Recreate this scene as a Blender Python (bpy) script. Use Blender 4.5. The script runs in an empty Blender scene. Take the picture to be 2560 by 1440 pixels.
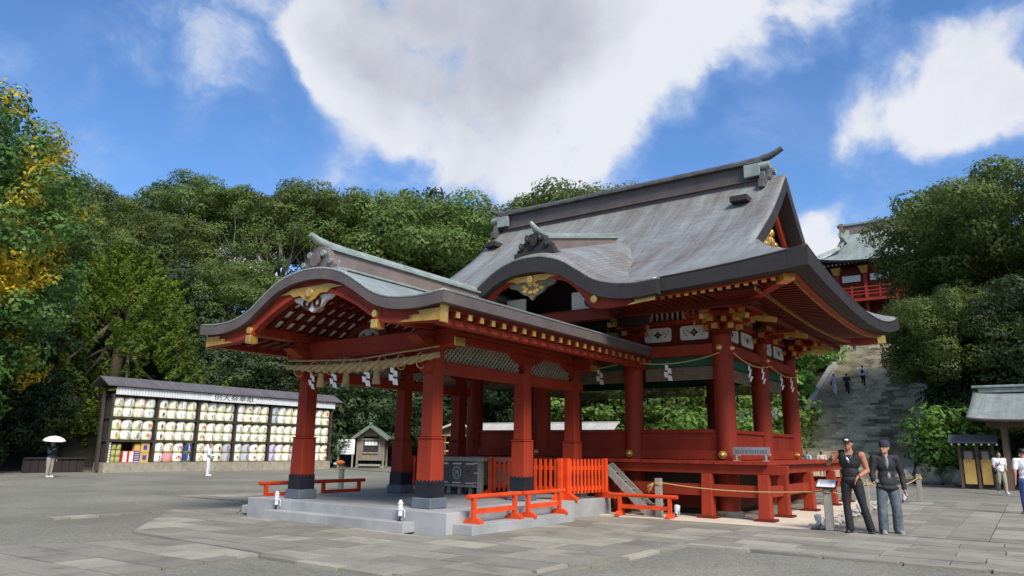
import bpy, bmesh, math, random
import numpy as np
from mathutils import Vector, Matrix
PI = math.pi
S = bpy.context.scene
C = S.collection
random.seed(7)
RNG = np.random.default_rng(7)

# ------------------------------------------------------------------ camera
cam_d = bpy.data.cameras.new("camera")
cam = bpy.data.objects.new("camera", cam_d)
C.objects.link(cam)
S.camera = cam
cam_d.sensor_width = 36.0
cam_d.lens = 36.0 * 1798.0 / 2560.0
cam_d.clip_start = 0.1
cam_d.clip_end = 3000
_yaw, _pit, _rol = math.radians(35.312), math.radians(12.593), math.radians(0.786)
_fw = Vector((-math.sin(_yaw) * math.cos(_pit), math.cos(_yaw) * math.cos(_pit), math.sin(_pit)))
_rt = Vector((math.cos(_yaw), math.sin(_yaw), 0))
_up = _rt.cross(_fw)
_r2 = _rt * math.cos(_rol) + _up * math.sin(_rol)
_u2 = -_rt * math.sin(_rol) + _up * math.cos(_rol)
M = Matrix.Identity(4)
for i in range(3):
    M[i][0] = _r2[i]; M[i][1] = _u2[i]; M[i][2] = -_fw[i]
M[0][3], M[1][3], M[2][3] = 9.853, -10.118, 1.5
cam.matrix_world = M

# ------------------------------------------------------------------ light
SUN_EL, SUN_AZ = math.radians(45), math.radians(-30)      # azimuth from +X, anticlockwise
sund = bpy.data.lights.new("sun", 'SUN')
sund.energy = 4.2
sund.angle = math.radians(22)
sund.color = (1.0, 0.95, 0.87)
sun = bpy.data.objects.new("sun", sund)
C.objects.link(sun)
sdir = Vector((math.cos(SUN_EL) * math.cos(SUN_AZ), math.cos(SUN_EL) * math.sin(SUN_AZ), math.sin(SUN_EL)))
sun.rotation_euler = sdir.to_track_quat('Z', 'Y').to_euler()
sun.location = (20, -10, 40)

S.view_settings.view_transform = 'Standard'
S.view_settings.look = 'None'
S.view_settings.exposure = 0.35
S.view_settings.gamma = 1.0
S.view_settings.use_curve_mapping = False
S.cycles.max_bounces = 6
S.cycles.diffuse_bounces = 3
S.cycles.glossy_bounces = 3
S.cycles.transmission_bounces = 3
S.cycles.transparent_max_bounces = 6

W = bpy.data.worlds.new("World")
S.world = W
W.use_nodes = True
nt = W.node_tree
nt.nodes.clear()

class NB:
    """small helper to wire shader nodes"""
    def __init__(s, tree): s.t = tree
    def n(s, kind, **kw):
        nd = s.t.nodes.new(kind)
        for k, v in kw.items(): setattr(nd, k, v)
        return nd
    def link(s, a, b): s.t.links.new(a, b)
    def _in(s, nd, i, v):
        if v is None: return
        if isinstance(v, bpy.types.NodeSocket): s.t.links.new(v, nd.inputs[i])
        else: nd.inputs[i].default_value = v
    def math(s, op, a=None, b=None, c=None, clamp=False):
        nd = s.n('ShaderNodeMath', operation=op); nd.use_clamp = clamp
        s._in(nd, 0, a); s._in(nd, 1, b); s._in(nd, 2, c)
        return nd.outputs[0]
    def vmath(s, op, a=None, b=None, out=0):
        nd = s.n('ShaderNodeVectorMath', operation=op)
        s._in(nd, 0, a); s._in(nd, 1, b)
        return nd.outputs[out]
    def mix(s, f, a, b, mode='MIX'):
        nd = s.n('ShaderNodeMix', data_type='RGBA', blend_type=mode)
        s._in(nd, 0, f); s._in(nd, 6, a); s._in(nd, 7, b)
        return nd.outputs[2]
    def ramp(s, f, stops, interp='LINEAR'):
        nd = s.n('ShaderNodeValToRGB'); cr = nd.color_ramp; cr.interpolation = interp
        while len(cr.elements) > 1: cr.elements.remove(cr.elements[-1])
        cr.elements[0].position = stops[0][0]; cr.elements[0].color = stops[0][1]
        for p, c in stops[1:]:
            e = cr.elements.new(p); e.color = c
        s._in(nd, 0, f)
        return nd.outputs[0]
    def maprange(s, v, a, b, c=0.0, d=1.0, smooth=True):
        nd = s.n('ShaderNodeMapRange'); nd.interpolation_type = 'SMOOTHSTEP' if smooth else 'LINEAR'
        s._in(nd, 0, v); nd.inputs[1].default_value = a; nd.inputs[2].default_value = b
        nd.inputs[3].default_value = c; nd.inputs[4].default_value = d
        return nd.outputs[0]
    def noise(s, vec, scale, detail=4, rough=0.5, dist=0.0, lac=2.0):
        nd = s.n('ShaderNodeTexNoise'); s._in(nd, 'Vector', vec)
        nd.inputs['Scale'].default_value = scale; nd.inputs['Detail'].default_value = detail
        nd.inputs['Roughness'].default_value = rough; nd.inputs['Distortion'].default_value = dist
        nd.inputs['Lacunarity'].default_value = lac
        return nd.outputs[0]
def rgb(r, g, b): return (r, g, b, 1.0)

b = NB(nt)
out = b.n('ShaderNodeOutputWorld')
sky = b.n('ShaderNodeTexSky', sky_type='NISHITA')
sky.sun_disc = False
sky.sun_elevation = SUN_EL
sky.sun_rotation = math.radians(90) - SUN_AZ
sky.air_density = 1.0; sky.dust_density = 0.6; sky.ozone_density = 2.2
skyc = b.mix(1.0, sky.outputs[0], rgb(0.70, 0.99, 1.30), 'MULTIPLY')
bg1 = b.n('ShaderNodeBackground'); b.link(skyc, bg1.inputs[0]); bg1.inputs[1].default_value = 0.115
tc = b.n('ShaderNodeTexCoord')
d = b.vmath('NORMALIZE', tc.outputs['Generated'])
sep = b.n('ShaderNodeSeparateXYZ'); b.link(d, sep.inputs[0])
# cumulus drawn from warped noise gathered round a few bearings of the sky
warp_n = b.n('ShaderNodeTexNoise'); b.link(d, warp_n.inputs['Vector']); warp_n.inputs['Scale'].default_value = 5.0; warp_n.inputs['Detail'].default_value = 5
wv = b.vmath('SUBTRACT', warp_n.outputs['Color'], (0.5, 0.5, 0.5))
wsc = b.n('ShaderNodeVectorMath', operation='SCALE'); b.link(wv, wsc.inputs[0]); wsc.inputs['Scale'].default_value = 0.16
dw = b.vmath('ADD', d, wsc.outputs[0])
def blobs(lst, vec):
    acc = None
    for (x, y, z, r, a) in lst:
        dist = b.vmath('DISTANCE', vec, (x, y, z), out=1)
        q = b.math('DIVIDE', dist, r)
        q = b.math('POWER', q, 2.0)
        q = b.math('MULTIPLY', q, -1.0)
        q = b.math('EXPONENT', q)
        q = b.math('MULTIPLY', q, a)
        acc = q if acc is None else b.math('ADD', acc, q)
    return acc
CLOUDS = [
    (-0.688, 0.496, 0.529, 0.082, 0.70),
    (-0.648, 0.568, 0.507, 0.093, 0.85),
    (-0.665, 0.587, 0.462, 0.064, 0.75),
    (-0.696, 0.547, 0.464, 0.041, 0.60),
    (-0.615, 0.649, 0.448, 0.070, 0.75),
    (-0.550, 0.651, 0.522, 0.128, 1.00),
    (-0.544, 0.715, 0.439, 0.088, 0.90),
    (-0.450, 0.738, 0.503, 0.128, 1.00),
    (-0.476, 0.780, 0.405, 0.076, 0.85),
    (-0.402, 0.792, 0.460, 0.099, 0.85),
    (-0.349, 0.769, 0.536, 0.117, 0.90),
    (-0.273, 0.796, 0.540, 0.088, 0.75),
    (-0.186, 0.819, 0.542, 0.088, 0.70),
    (-0.118, 0.836, 0.536, 0.064, 0.50),
    (-0.453, 0.816, 0.360, 0.053, 0.60),
    (-0.512, 0.777, 0.366, 0.041, 0.40),
    (-0.133, 0.905, 0.404, 0.053, 0.62),
    (-0.076, 0.908, 0.411, 0.053, 0.62),
    (-0.024, 0.914, 0.404, 0.053, 0.60),
    (0.016, 0.912, 0.411, 0.058, 0.66),
    (0.056, 0.908, 0.416, 0.076, 0.80),
    (-0.172, 0.907, 0.383, 0.038, 0.55),
    (-0.054, 0.932, 0.358, 0.070, 0.32),
    (-0.158, 0.952, 0.262, 0.064, 1.10),
    (-0.191, 0.939, 0.285, 0.035, 0.50),
    (-0.191, 0.949, 0.250, 0.047, 0.90),
    (-0.877, 0.364, 0.314, 0.029, 0.60),
    (-0.846, 0.437, 0.305, 0.029, 0.70),
    (-0.797, 0.545, 0.262, 0.053, 1.00),
    (-0.833, 0.487, 0.264, 0.047, 1.00),
    (-0.709, 0.608, 0.358, 0.035, 0.35),
    (-0.559, 0.758, 0.335, 0.035, 0.45),
]
WISPS = [
    (-0.787, 0.409, 0.463, 0.070, 0.90),
    (-0.813, 0.403, 0.421, 0.058, 0.80),
    (-0.746, 0.437, 0.502, 0.064, 0.80),
    (-0.802, 0.357, 0.479, 0.058, 0.60),
    (-0.759, 0.512, 0.402, 0.029, 0.80),
    (-0.861, 0.376, 0.344, 0.035, 0.80),
    (-0.868, 0.331, 0.369, 0.053, 0.60),
    (-0.237, 0.882, 0.407, 0.041, 0.60),
    (-0.286, 0.836, 0.468, 0.064, 0.70),
    (0.006, 0.893, 0.450, 0.035, 0.40),
    (-0.132, 0.938, 0.321, 0.076, 0.90),
    (-0.706, 0.613, 0.354, 0.076, 0.90),
    (-0.655, 0.667, 0.355, 0.076, 0.90),
    (-0.600, 0.720, 0.348, 0.064, 0.90),
    (0.005, 0.933, 0.359, 0.070, 0.70),
    (-0.759, 0.474, 0.447, 0.047, 0.40),
]
GREYS = [
    (-0.640, 0.559, 0.528, 0.099, 0.75),
    (-0.521, 0.655, 0.548, 0.117, 0.70),
    (-0.470, 0.720, 0.512, 0.088, 0.50),
    (-0.598, 0.628, 0.497, 0.070, 0.45),
    (-0.383, 0.726, 0.571, 0.099, 0.40),
    (-0.540, 0.729, 0.420, 0.053, 0.30),
]
n1 = b.noise(dw, 3.4, 8, 0.56)
n2 = b.noise(d, 12.0, 7, 0.6)
nm = b.noise(dw, 7.0, 6, 0.58)
# clouds elsewhere in the sky: same kind, from the noise alone
ele = b.maprange(sep.outputs[2], 0.02, 0.3)
nfar = b.noise(d, 1.9, 6, 0.55)
gen = b.maprange(nfar, 0.40, 0.62)
FWD = b.vmath('DOT_PRODUCT', d, (_fw.x, _fw.y, _fw.z), out=1)
away = b.maprange(FWD, 0.72, 0.35)
gen = b.math('MULTIPLY', gen, away)
dens = b.math('ADD', b.math('MINIMUM', blobs(CLOUDS, dw), 1.35), gen)
nn = b.math('ADD', b.math('MULTIPLY', b.math('SUBTRACT', n1, 0.5), 1.3), b.math('MULTIPLY', b.math('SUBTRACT', n2, 0.5), 0.5))
nn = b.math('ADD', nn, b.math('MULTIPLY', b.math('SUBTRACT', nm, 0.5), 1.9))
dens = b.math('ADD', dens, b.math('MULTIPLY', nn, 1.15))
mask = b.maprange(dens, 0.22, 1.16)
mpw = b.n('ShaderNodeMapping'); b.link(dw, mpw.inputs[0]); mpw.inputs['Scale'].default_value = (1.0, 1.0, 1.9)
nw = b.noise(mpw.outputs[0], 6.0, 7, 0.62)
wmask = b.math('MULTIPLY', b.math('MINIMUM', blobs(WISPS, d), 1.0), b.maprange(nw, 0.36, 0.70))
mask = b.math('MAXIMUM', mask, b.math('MULTIPLY', wmask, 0.72))
grey = blobs(GREYS, dw)
g2 = b.math('ADD', b.math('MINIMUM', b.math('MULTIPLY', grey, 0.8), 0.75), b.math('ADD', b.math('MULTIPLY', b.math('SUBTRACT', n1, 0.5), 1.6), b.math('MULTIPLY', b.math('SUBTRACT', n2, 0.5), 0.5)))
g2 = b.maprange(g2, 0.0, 1.0)
ccol = b.ramp(g2, [(0.0, rgb(0.64, 0.66, 0.715)), (0.45, rgb(0.53, 0.55, 0.61)), (1.0, rgb(0.37, 0.385, 0.45))])
thin = b.maprange(mask, 0.2, 1.0)
ccol = b.mix(thin, rgb(0.30, 0.42, 0.68), ccol)
bg2 = b.n('ShaderNodeBackground'); b.link(ccol, bg2.inputs[0]); bg2.inputs[1].default_value = 1.0
ms = b.n('ShaderNodeMixShader')
b.link(mask, ms.inputs[0]); b.link(bg1.outputs[0], ms.inputs[1]); b.link(bg2.outputs[0], ms.inputs[2])
b.link(ms.outputs[0], out.inputs[0])

# ------------------------------------------------------------------ materials
MATS = {}
def mat(name, base, rough=0.6, metal=0.0, var=0.12, scale=3.0, bump=0.0, bscale=40.0, streak=False, spec=0.5, second=None, coat=0.0):
    """one principled material with procedural colour variation and optional fine relief"""
    m = bpy.data.materials.new(name); m.use_nodes = True
    t = m.node_tree; k = NB(t)
    p = t.nodes['Principled BSDF']
    tco = k.n('ShaderNodeTexCoord')
    vec = tco.outputs['Object']
    if streak:
        mp = k.n('ShaderNodeMapping'); k.link(vec, mp.inputs[0]); mp.inputs['Scale'].default_value = streak
        vec = mp.outputs[0]
    nz = k.noise(vec, scale, 5, 0.6)
    lo = rgb(*[c * (1 - var) for c in base]); hi = rgb(*[min(1, c * (1 + var)) for c in base])
    if second: hi = rgb(*second); lo = rgb(*base)
    colr = k.ramp(nz, [(0.32, lo), (0.68, hi)])
    oi = k.n('ShaderNodeObjectInfo')
    f = k.maprange(oi.outputs['Random'], 0, 1, 0.93, 1.07, False)
    cm = k.n('ShaderNodeHueSaturation'); k.link(colr, cm.inputs['Color']); k.link(f, cm.inputs['Value'])
    k.link(cm.outputs[0], p.inputs['Base Color'])
    p.inputs['Roughness'].default_value = rough
    p.inputs['Metallic'].default_value = metal
    p.inputs['Specular IOR Level'].default_value = spec
    if coat: p.inputs['Coat Weight'].default_value = coat
    if bump:
        nb = k.noise(tco.outputs['Object'], bscale, 4, 0.6)
        bp = k.n('ShaderNodeBump'); bp.inputs['Strength'].default_value = bump; bp.inputs['Distance'].default_value = 0.02
        k.link(nb, bp.inputs['Height']); k.link(bp.outputs[0], p.inputs['Normal'])
    MATS[name] = m
    return m

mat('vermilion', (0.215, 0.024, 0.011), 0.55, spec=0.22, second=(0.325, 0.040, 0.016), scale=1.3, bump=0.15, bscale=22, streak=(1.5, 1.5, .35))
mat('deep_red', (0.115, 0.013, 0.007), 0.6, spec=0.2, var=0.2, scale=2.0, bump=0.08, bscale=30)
mat('orange_red', (0.66, 0.060, 0.010), 0.42, var=0.2, scale=3.0, bump=0.05)
mat('gold', (0.86, 0.50, 0.13), 0.32, metal=0.75, var=0.2, scale=6, bump=0.1, bscale=60)
mat('gold_paint', (0.50, 0.28, 0.055), 0.45, metal=0.2, var=0.2, scale=8)
mat('white_plaster', (0.62, 0.60, 0.55), 0.8, var=0.08)
mat('green_cloth', (0.008, 0.10, 0.055), 0.8, var=0.3, scale=8)
mat('blind', (0.20, 0.16, 0.10), 0.8, var=0.2, scale=6)
mat('lattice_green', (0.34, 0.33, 0.24), 0.7, var=0.15)
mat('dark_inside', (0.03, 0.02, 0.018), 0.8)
mat('black_metal', (0.020, 0.022, 0.028), 0.42, metal=0.3, var=0.2)
mat('plinth_stone', (0.10, 0.115, 0.135), 0.6, var=0.12, bump=0.1)
mat('pale_granite', (0.335, 0.335, 0.33), 0.6, var=0.17, scale=1.3, bump=0.12, bscale=120)
mat('granite_floor', (0.26, 0.26, 0.255), 0.55, var=0.18, scale=1.0, bump=0.1, bscale=120)
mat('grey_wood', (0.21, 0.175, 0.135), 0.8, var=0.3, scale=5, streak=(1, 1, 6), bump=0.25, bscale=50)
mat('weathered_wood', (0.30, 0.28, 0.24), 0.85, var=0.25, scale=6, streak=(6, 6, 1), bump=0.3, bscale=60)
mat('dark_wood', (0.045, 0.034, 0.028), 0.75, var=0.3, scale=5, bump=0.15)
mat('brown_wood', (0.13, 0.085, 0.055), 0.7, var=0.25, scale=4, bump=0.15)
mat('box_panel', (0.115, 0.105, 0.088), 0.75, var=0.35, scale=5, streak=(1, 1, 5), bump=0.2)
mat('straw', (0.42, 0.30, 0.14), 0.9, var=0.25, scale=20, bump=0.5, bscale=90)
mat('rope', (0.50, 0.34, 0.13), 0.9, var=0.2, scale=30)
mat('paper', (0.80, 0.80, 0.80), 0.8, var=0.04)
mat('ink', (0.02, 0.02, 0.02), 0.7)
mat('lamp_white', (0.66, 0.68, 0.70), 0.4, var=0.06)
mat('sand', (0.55, 0.47, 0.36), 0.95, var=0.08, scale=1.2, bump=0.2, bscale=80)
mat('roof_grey', (0.16, 0.155, 0.15), 0.6, var=0.2, scale=3, streak=(1, 1, 1), bump=0.1)
mat('roof_panel_grey', (0.11, 0.10, 0.105), 0.6, var=0.15, scale=2)
mat('green_roof', (0.13, 0.19, 0.15), 0.6, var=0.15, scale=2, bump=0.1)
mat('pale_roof', (0.42, 0.40, 0.36), 0.6, var=0.1, scale=2)
mat('white_board', (0.64, 0.64, 0.64), 0.6, var=0.05, scale=3)
mat('carved_bronze', (0.15, 0.12, 0.07), 0.6, metal=0.2, var=0.4, scale=9, bump=0.4)
mat('crest_white', (0.42, 0.42, 0.40), 0.7, var=0.2)
mat('stone_base', (0.30, 0.26, 0.20), 0.85, var=0.2, scale=4, bump=0.4, bscale=30)
mat('old_stone', (0.27, 0.25, 0.20), 0.9, var=0.35, scale=3, bump=0.5, bscale=25)
mat('statue_stone', (0.36, 0.34, 0.30), 0.9, var=0.3, scale=6, bump=0.4, bscale=30)
mat('bark', (0.10, 0.075, 0.055), 0.9, var=0.35, scale=3, streak=(5, 5, 1), bump=0.6, bscale=20)
mat('pale_bark', (0.20, 0.18, 0.15), 0.9, var=0.3, scale=3, bump=0.4, bscale=20)
mat('skin', (0.50, 0.26, 0.165), 0.72, spec=0.25, var=0.06)
mat('skin_tan', (0.40, 0.18, 0.105), 0.7, spec=0.25, var=0.06)
mat('hair', (0.015, 0.012, 0.010), 0.5)
mat('hair_brown', (0.10, 0.055, 0.03), 0.55)
mat('black_cloth', (0.012, 0.012, 0.014), 0.75, var=0.2, bump=0.9, bscale=11)
mat('navy_cloth', (0.018, 0.022, 0.045), 0.8, var=0.2, bump=0.9, bscale=11)
mat('beanie', (0.028, 0.028, 0.045), 0.9, var=0.2, bump=0.4, bscale=90)
mat('denim', (0.045, 0.062, 0.085), 0.85, second=(0.14, 0.165, 0.19), scale=4.5, bump=1.0, bscale=10)
mat('white_cloth', (0.70, 0.70, 0.72), 0.85, var=0.04, bump=0.9, bscale=11)
mat('grey_cloth', (0.22, 0.23, 0.25), 0.85, var=0.1, bump=0.9, bscale=11)
mat('tan_cloth', (0.30, 0.26, 0.20), 0.85, var=0.12, bump=0.9, bscale=11)
mat('blue_cloth', (0.06, 0.10, 0.30), 0.85, var=0.12, bump=0.9, bscale=11)
mat('pale_blue_cloth', (0.42, 0.48, 0.62), 0.85, var=0.1, bump=0.9, bscale=11)
mat('shoe_black', (0.012, 0.012, 0.012), 0.3)
mat('shoe_grey', (0.25, 0.24, 0.22), 0.7)
mat('silver', (0.6, 0.6, 0.6), 0.25, metal=0.9)
mat('umbrella', (0.72, 0.70, 0.62), 0.7, var=0.03)
mat('barrel_cream', (0.78, 0.73, 0.57), 0.85, var=0.12, scale=6, bump=0.3, bscale=60)
mat('barrel_white', (0.80, 0.77, 0.68), 0.85, var=0.1, scale=6, bump=0.3, bscale=60)
mat('barrel_lilac', (0.50, 0.44, 0.62), 0.85, var=0.1)
mat('barrel_pink', (0.62, 0.25, 0.26), 0.85, var=0.1)
mat('barrel_navy', (0.025, 0.04, 0.12), 0.85, var=0.1)
mat('barrel_grey', (0.42, 0.42, 0.46), 0.85, var=0.1)
mat('barrel_gold', (0.62, 0.33, 0.06), 0.85, var=0.15)
mat('barrel_olive', (0.36, 0.38, 0.12), 0.85, var=0.12)
mat('red_mark', (0.55, 0.04, 0.02), 0.8)
mat('orange_mark', (0.75, 0.22, 0.04), 0.8)
mat('green_mark', (0.08, 0.30, 0.06), 0.8)
mat('brown_mark', (0.25, 0.11, 0.05), 0.8)
mat('yellow_mark', (0.65, 0.42, 0.04), 0.8)
mat('blue_mark', (0.03, 0.05, 0.32), 0.8)
mat('yellow_card', (0.58, 0.36, 0.10), 0.8, var=0.1)
mat('pedestal_red', (0.30, 0.02, 0.02), 0.7)
mat('pink_hat', (0.6, 0.45, 0.40), 0.8)

def copper(name, c1, c2, c3, rough=0.42):
    """weathered copper shingle roof: courses along the slope, patina streaks running down it"""
    m = bpy.data.materials.new(name); m.use_nodes = True
    t = m.node_tree; k = NB(t); p = t.nodes['Principled BSDF']
    uv = k.n('ShaderNodeUVMap'); uv.uv_map = 'slope'
    sp = k.n('ShaderNodeSeparateXYZ'); k.link(uv.outputs[0], sp.inputs[0])
    mp = k.n('ShaderNodeMapping'); k.link(uv.outputs[0], mp.inputs[0]); mp.inputs['Scale'].default_value = (2.2, 0.28, 1)
    st = k.noise(mp.outputs[0], 1.0, 6, 0.62, 0.4)
    big = k.noise(uv.outputs[0], 0.35, 3, 0.5)
    mp2 = k.n('ShaderNodeMapping'); k.link(uv.outputs[0], mp2.inputs[0]); mp2.inputs['Scale'].default_value = (14, 0.9, 1)
    fine = k.noise(mp2.outputs[0], 1.0, 4, 0.6)
    f = k.math('ADD', k.math('MULTIPLY', st, 0.75), k.math('MULTIPLY', big, 0.25))
    f = k.math('ADD', f, k.math('MULTIPLY', k.math('SUBTRACT', fine, 0.5), 0.22))
    col = k.ramp(f, [(0.34, rgb(*c1)), (0.52, rgb(*c2)), (0.66, rgb(*c3))])
    # shingle courses and joints
    row = k.math('DIVIDE', sp.outputs[1], 0.11)
    rf = k.math('FRACT', row)
    step = k.math('FLOOR', row)
    u2 = k.math('ADD', k.math('DIVIDE', sp.outputs[0], 0.34), k.math('MULTIPLY', step, 0.5))
    uf = k.math('FRACT', u2)
    edge = k.math('LESS_THAN', rf, 0.16)
    joint = k.math('LESS_THAN', uf, 0.05)
    line = k.math('MAXIMUM', edge, k.math('MULTIPLY', joint, 0.6))
    wn = k.n('ShaderNodeTexWhiteNoise'); wn.noise_dimensions = '2D'
    cb = k.n('ShaderNodeCombineXYZ'); k.link(k.math('FLOOR', u2), cb.inputs[0]); k.link(step, cb.inputs[1]); k.link(cb.outputs[0], wn.inputs['Vector'])
    vv = k.maprange(wn.outputs[0], 0, 1, 0.9, 1.1, False)
    hs = k.n('ShaderNodeHueSaturation'); k.link(col, hs.inputs['Color']); k.link(vv, hs.inputs['Value'])
    col = k.mix(k.math('MULTIPLY', line, 0.5), hs.outputs[0], rgb(*[c * 0.45 for c in c1]))
    k.link(col, p.inputs['Base Color'])
    p.inputs['Metallic'].default_value = 0.25
    rr = k.maprange(st, 0.3, 0.7, rough + 0.12, rough - 0.06)
    k.link(rr, p.inputs['Roughness'])
    hgt = k.math('ADD', k.math('MULTIPLY', rf, -0.6), k.math('MULTIPLY', wn.outputs[0], 0.3))
    bp = k.n('ShaderNodeBump'); bp.inputs['Strength'].default_value = 0.6; bp.inputs['Distance'].default_value = 0.02
    k.link(hgt, bp.inputs['Height']); k.link(bp.outputs[0], p.inputs['Normal'])
    MATS[name] = m
    return m
copper('copper_roof', (0.155, 0.13, 0.115), (0.26, 0.255, 0.238), (0.33, 0.375, 0.34))
copper('copper_patina', (0.20, 0.19, 0.175), (0.28, 0.32, 0.30), (0.37, 0.44, 0.40))
mat('copper_edge', (0.034, 0.030, 0.030), 0.65, metal=0.0, spec=0.25, var=0.15, scale=2, bump=0.1)
mat('copper_edge_brown', (0.12, 0.095, 0.085), 0.55, metal=0.15, var=0.18, scale=2, bump=0.1)
mat('copper_ridge', (0.19, 0.145, 0.125), 0.5, metal=0.2, var=0.2, scale=1.5, bump=0.1)
mat('copper_cap', (0.19, 0.215, 0.195), 0.5, metal=0.2, second=(0.33, 0.375, 0.345), scale=3)
mat('ridge_dark', (0.055, 0.05, 0.05), 0.6, metal=0.2, second=(0.13, 0.135, 0.128), scale=3)

def leafmat(name, dark, mid, light, spot=None, spot_scale=0.12, spot_thr=(0.56, 0.62), trans=0.25):
    m = bpy.data.materials.new(name); m.use_nodes = True
    t = m.node_tree; k = NB(t); p = t.nodes['Principled BSDF']
    geo = k.n('ShaderNodeNewGeometry'); tco = k.n('ShaderNodeTexCoord'); oi = k.n('ShaderNodeObjectInfo')
    nz = k.noise(tco.outputs['Object'], 0.45, 3, 0.5)
    f = k.math('ADD', k.math('MULTIPLY', nz, 0.86), k.math('MULTIPLY', geo.outputs['Random Per Island'], 0.14))
    col = k.ramp(f, [(0.30, rgb(*dark)), (0.5, rgb(*mid)), (0.72, rgb(*light))])
    if spot:
        n2 = k.noise(tco.outputs['Object'], spot_scale, 3, 0.55)
        msk = k.maprange(n2, spot_thr[0], spot_thr[1])
        sc = k.mix(geo.outputs['Random Per Island'], rgb(*spot), rgb(*[c * 0.6 for c in spot]))
        col = k.mix(msk, col, sc)
    hs = k.n('ShaderNodeHueSaturation'); k.link(col, hs.inputs['Color'])
    k.link(k.maprange(oi.outputs['Random'], 0, 1, 0.75, 1.25, False), hs.inputs['Value'])
    k.link(k.maprange(oi.outputs['Random'], 0, 1, 0.485, 0.515, False), hs.inputs['Hue'])
    k.link(hs.outputs[0], p.inputs['Base Color'])
    p.inputs['Roughness'].default_value = 0.55
    p.inputs['Specular IOR Level'].default_value = 0.3
    tr = k.n('ShaderNodeBsdfTranslucent'); k.link(hs.outputs[0], tr.inputs[0])
    mx = k.n('ShaderNodeMixShader'); mx.inputs[0].default_value = trans
    k.link(p.outputs[0], mx.inputs[1]); k.link(tr.outputs[0], mx.inputs[2])
    k.link(mx.outputs[0], t.nodes['Material Output'].inputs[0])
    MATS[name] = m
leafmat('leaf_camphor', (0.052, 0.082, 0.020), (0.112, 0.162, 0.037), (0.200, 0.250, 0.062), trans=0.45)
leafmat('leaf_deep', (0.028, 0.048, 0.020), (0.055, 0.088, 0.034), (0.10, 0.14, 0.05), trans=0.4)
leafmat('leaf_juniper', (0.07, 0.13, 0.018), (0.15, 0.25, 0.03), (0.28, 0.40, 0.05), trans=0.45)
leafmat('leaf_ginkgo', (0.045, 0.095, 0.024), (0.085, 0.16, 0.036), (0.14, 0.23, 0.05), trans=0.35, spot=(0.75, 0.50, 0.035), spot_scale=0.26, spot_thr=(0.50, 0.60))
leafmat('leaf_bright', (0.06, 0.12, 0.02), (0.13, 0.24, 0.04), (0.24, 0.38, 0.08), trans=0.35)
leafmat('leaf_yellow', (0.35, 0.27, 0.02), (0.55, 0.42, 0.03), (0.7, 0.55, 0.06))

def ground_mat():
    m = bpy.data.materials.new('gravel'); m.use_nodes = True
    t = m.node_tree; k = NB(t); p = t.nodes['Principled BSDF']
    tco = k.n('ShaderNodeTexCoord'); v = tco.outputs['Object']
    a = k.noise(v, 0.22, 4, 0.55); fine = k.noise(v, 60, 3, 0.7)
    vo = k.n('ShaderNodeTexVoronoi'); k.link(v, vo.inputs['Vector']); vo.inputs['Scale'].default_value = 26
    f = k.math('ADD', k.math('MULTIPLY', a, 0.65), k.math('MULTIPLY', fine, 0.35))
    col = k.ramp(f, [(0.36, rgb(0.140, 0.134, 0.106)), (0.52, rgb(0.205, 0.197, 0.162)), (0.66, rgb(0.27, 0.26, 0.22))])
    ps = k.ramp(vo.outputs['Color'], [(0.0, rgb(0.7, 0.7, 0.7)), (1.0, rgb(1.2, 1.18, 1.12))])
    col = k.mix(1.0, col, ps, 'MULTIPLY')
    k.link(col, p.inputs['Base Color']); p.inputs['Roughness'].default_value = 0.95
    bp = k.n('ShaderNodeBump'); bp.inputs['Strength'].default_value = 0.7; bp.inputs['Distance'].default_value = 0.02
    k.link(k.math('SUBTRACT', fine, vo.outputs['Distance']), bp.inputs['Height']); k.link(bp.outputs[0], p.inputs['Normal'])
    MATS['gravel'] = m
ground_mat()
def slab_mat():
    m = bpy.data.materials.new('paving_stone'); m.use_nodes = True
    t = m.node_tree; k = NB(t); p = t.nodes['Principled BSDF']
    tco = k.n('ShaderNodeTexCoord'); v = tco.outputs['Object']; geo = k.n('ShaderNodeNewGeometry'); oi = k.n('ShaderNodeObjectInfo')
    rnd = k.math('FRACT', k.math('ADD', oi.outputs['Random'], geo.outputs['Random Per Island']))
    a = k.noise(v, 1.1, 5, 0.65, 0.3); fine = k.noise(v, 45, 4, 0.7)
    base = k.ramp(rnd, [(0.0, rgb(0.195, 0.182, 0.150)), (0.35, rgb(0.235, 0.220, 0.182)), (0.75, rgb(0.272, 0.253, 0.208)), (1.0, rgb(0.34, 0.315, 0.258))])
    st = k.ramp(a, [(0.28, rgb(0.55, 0.55, 0.53)), (0.45, rgb(0.9, 0.9, 0.88)), (0.7, rgb(1.12, 1.1, 1.05))])
    col = k.mix(1.0, base, st, 'MULTIPLY')
    sp = k.maprange(fine, 0.35, 0.65, 0.86, 1.1)
    hs = k.n('ShaderNodeHueSaturation'); k.link(col, hs.inputs['Color']); k.link(sp, hs.inputs['Value'])
    k.link(hs.outputs[0], p.inputs['Base Color']); p.inputs['Roughness'].default_value = 0.85
    bp = k.n('ShaderNodeBump'); bp.inputs['Strength'].default_value = 0.45; bp.inputs['Distance'].default_value = 0.012
    k.link(k.math('ADD', fine, k.math('MULTIPLY', a, 1.5)), bp.inputs['Height']); k.link(bp.outputs[0], p.inputs['Normal'])
    MATS['paving_stone'] = m
slab_mat()

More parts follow.
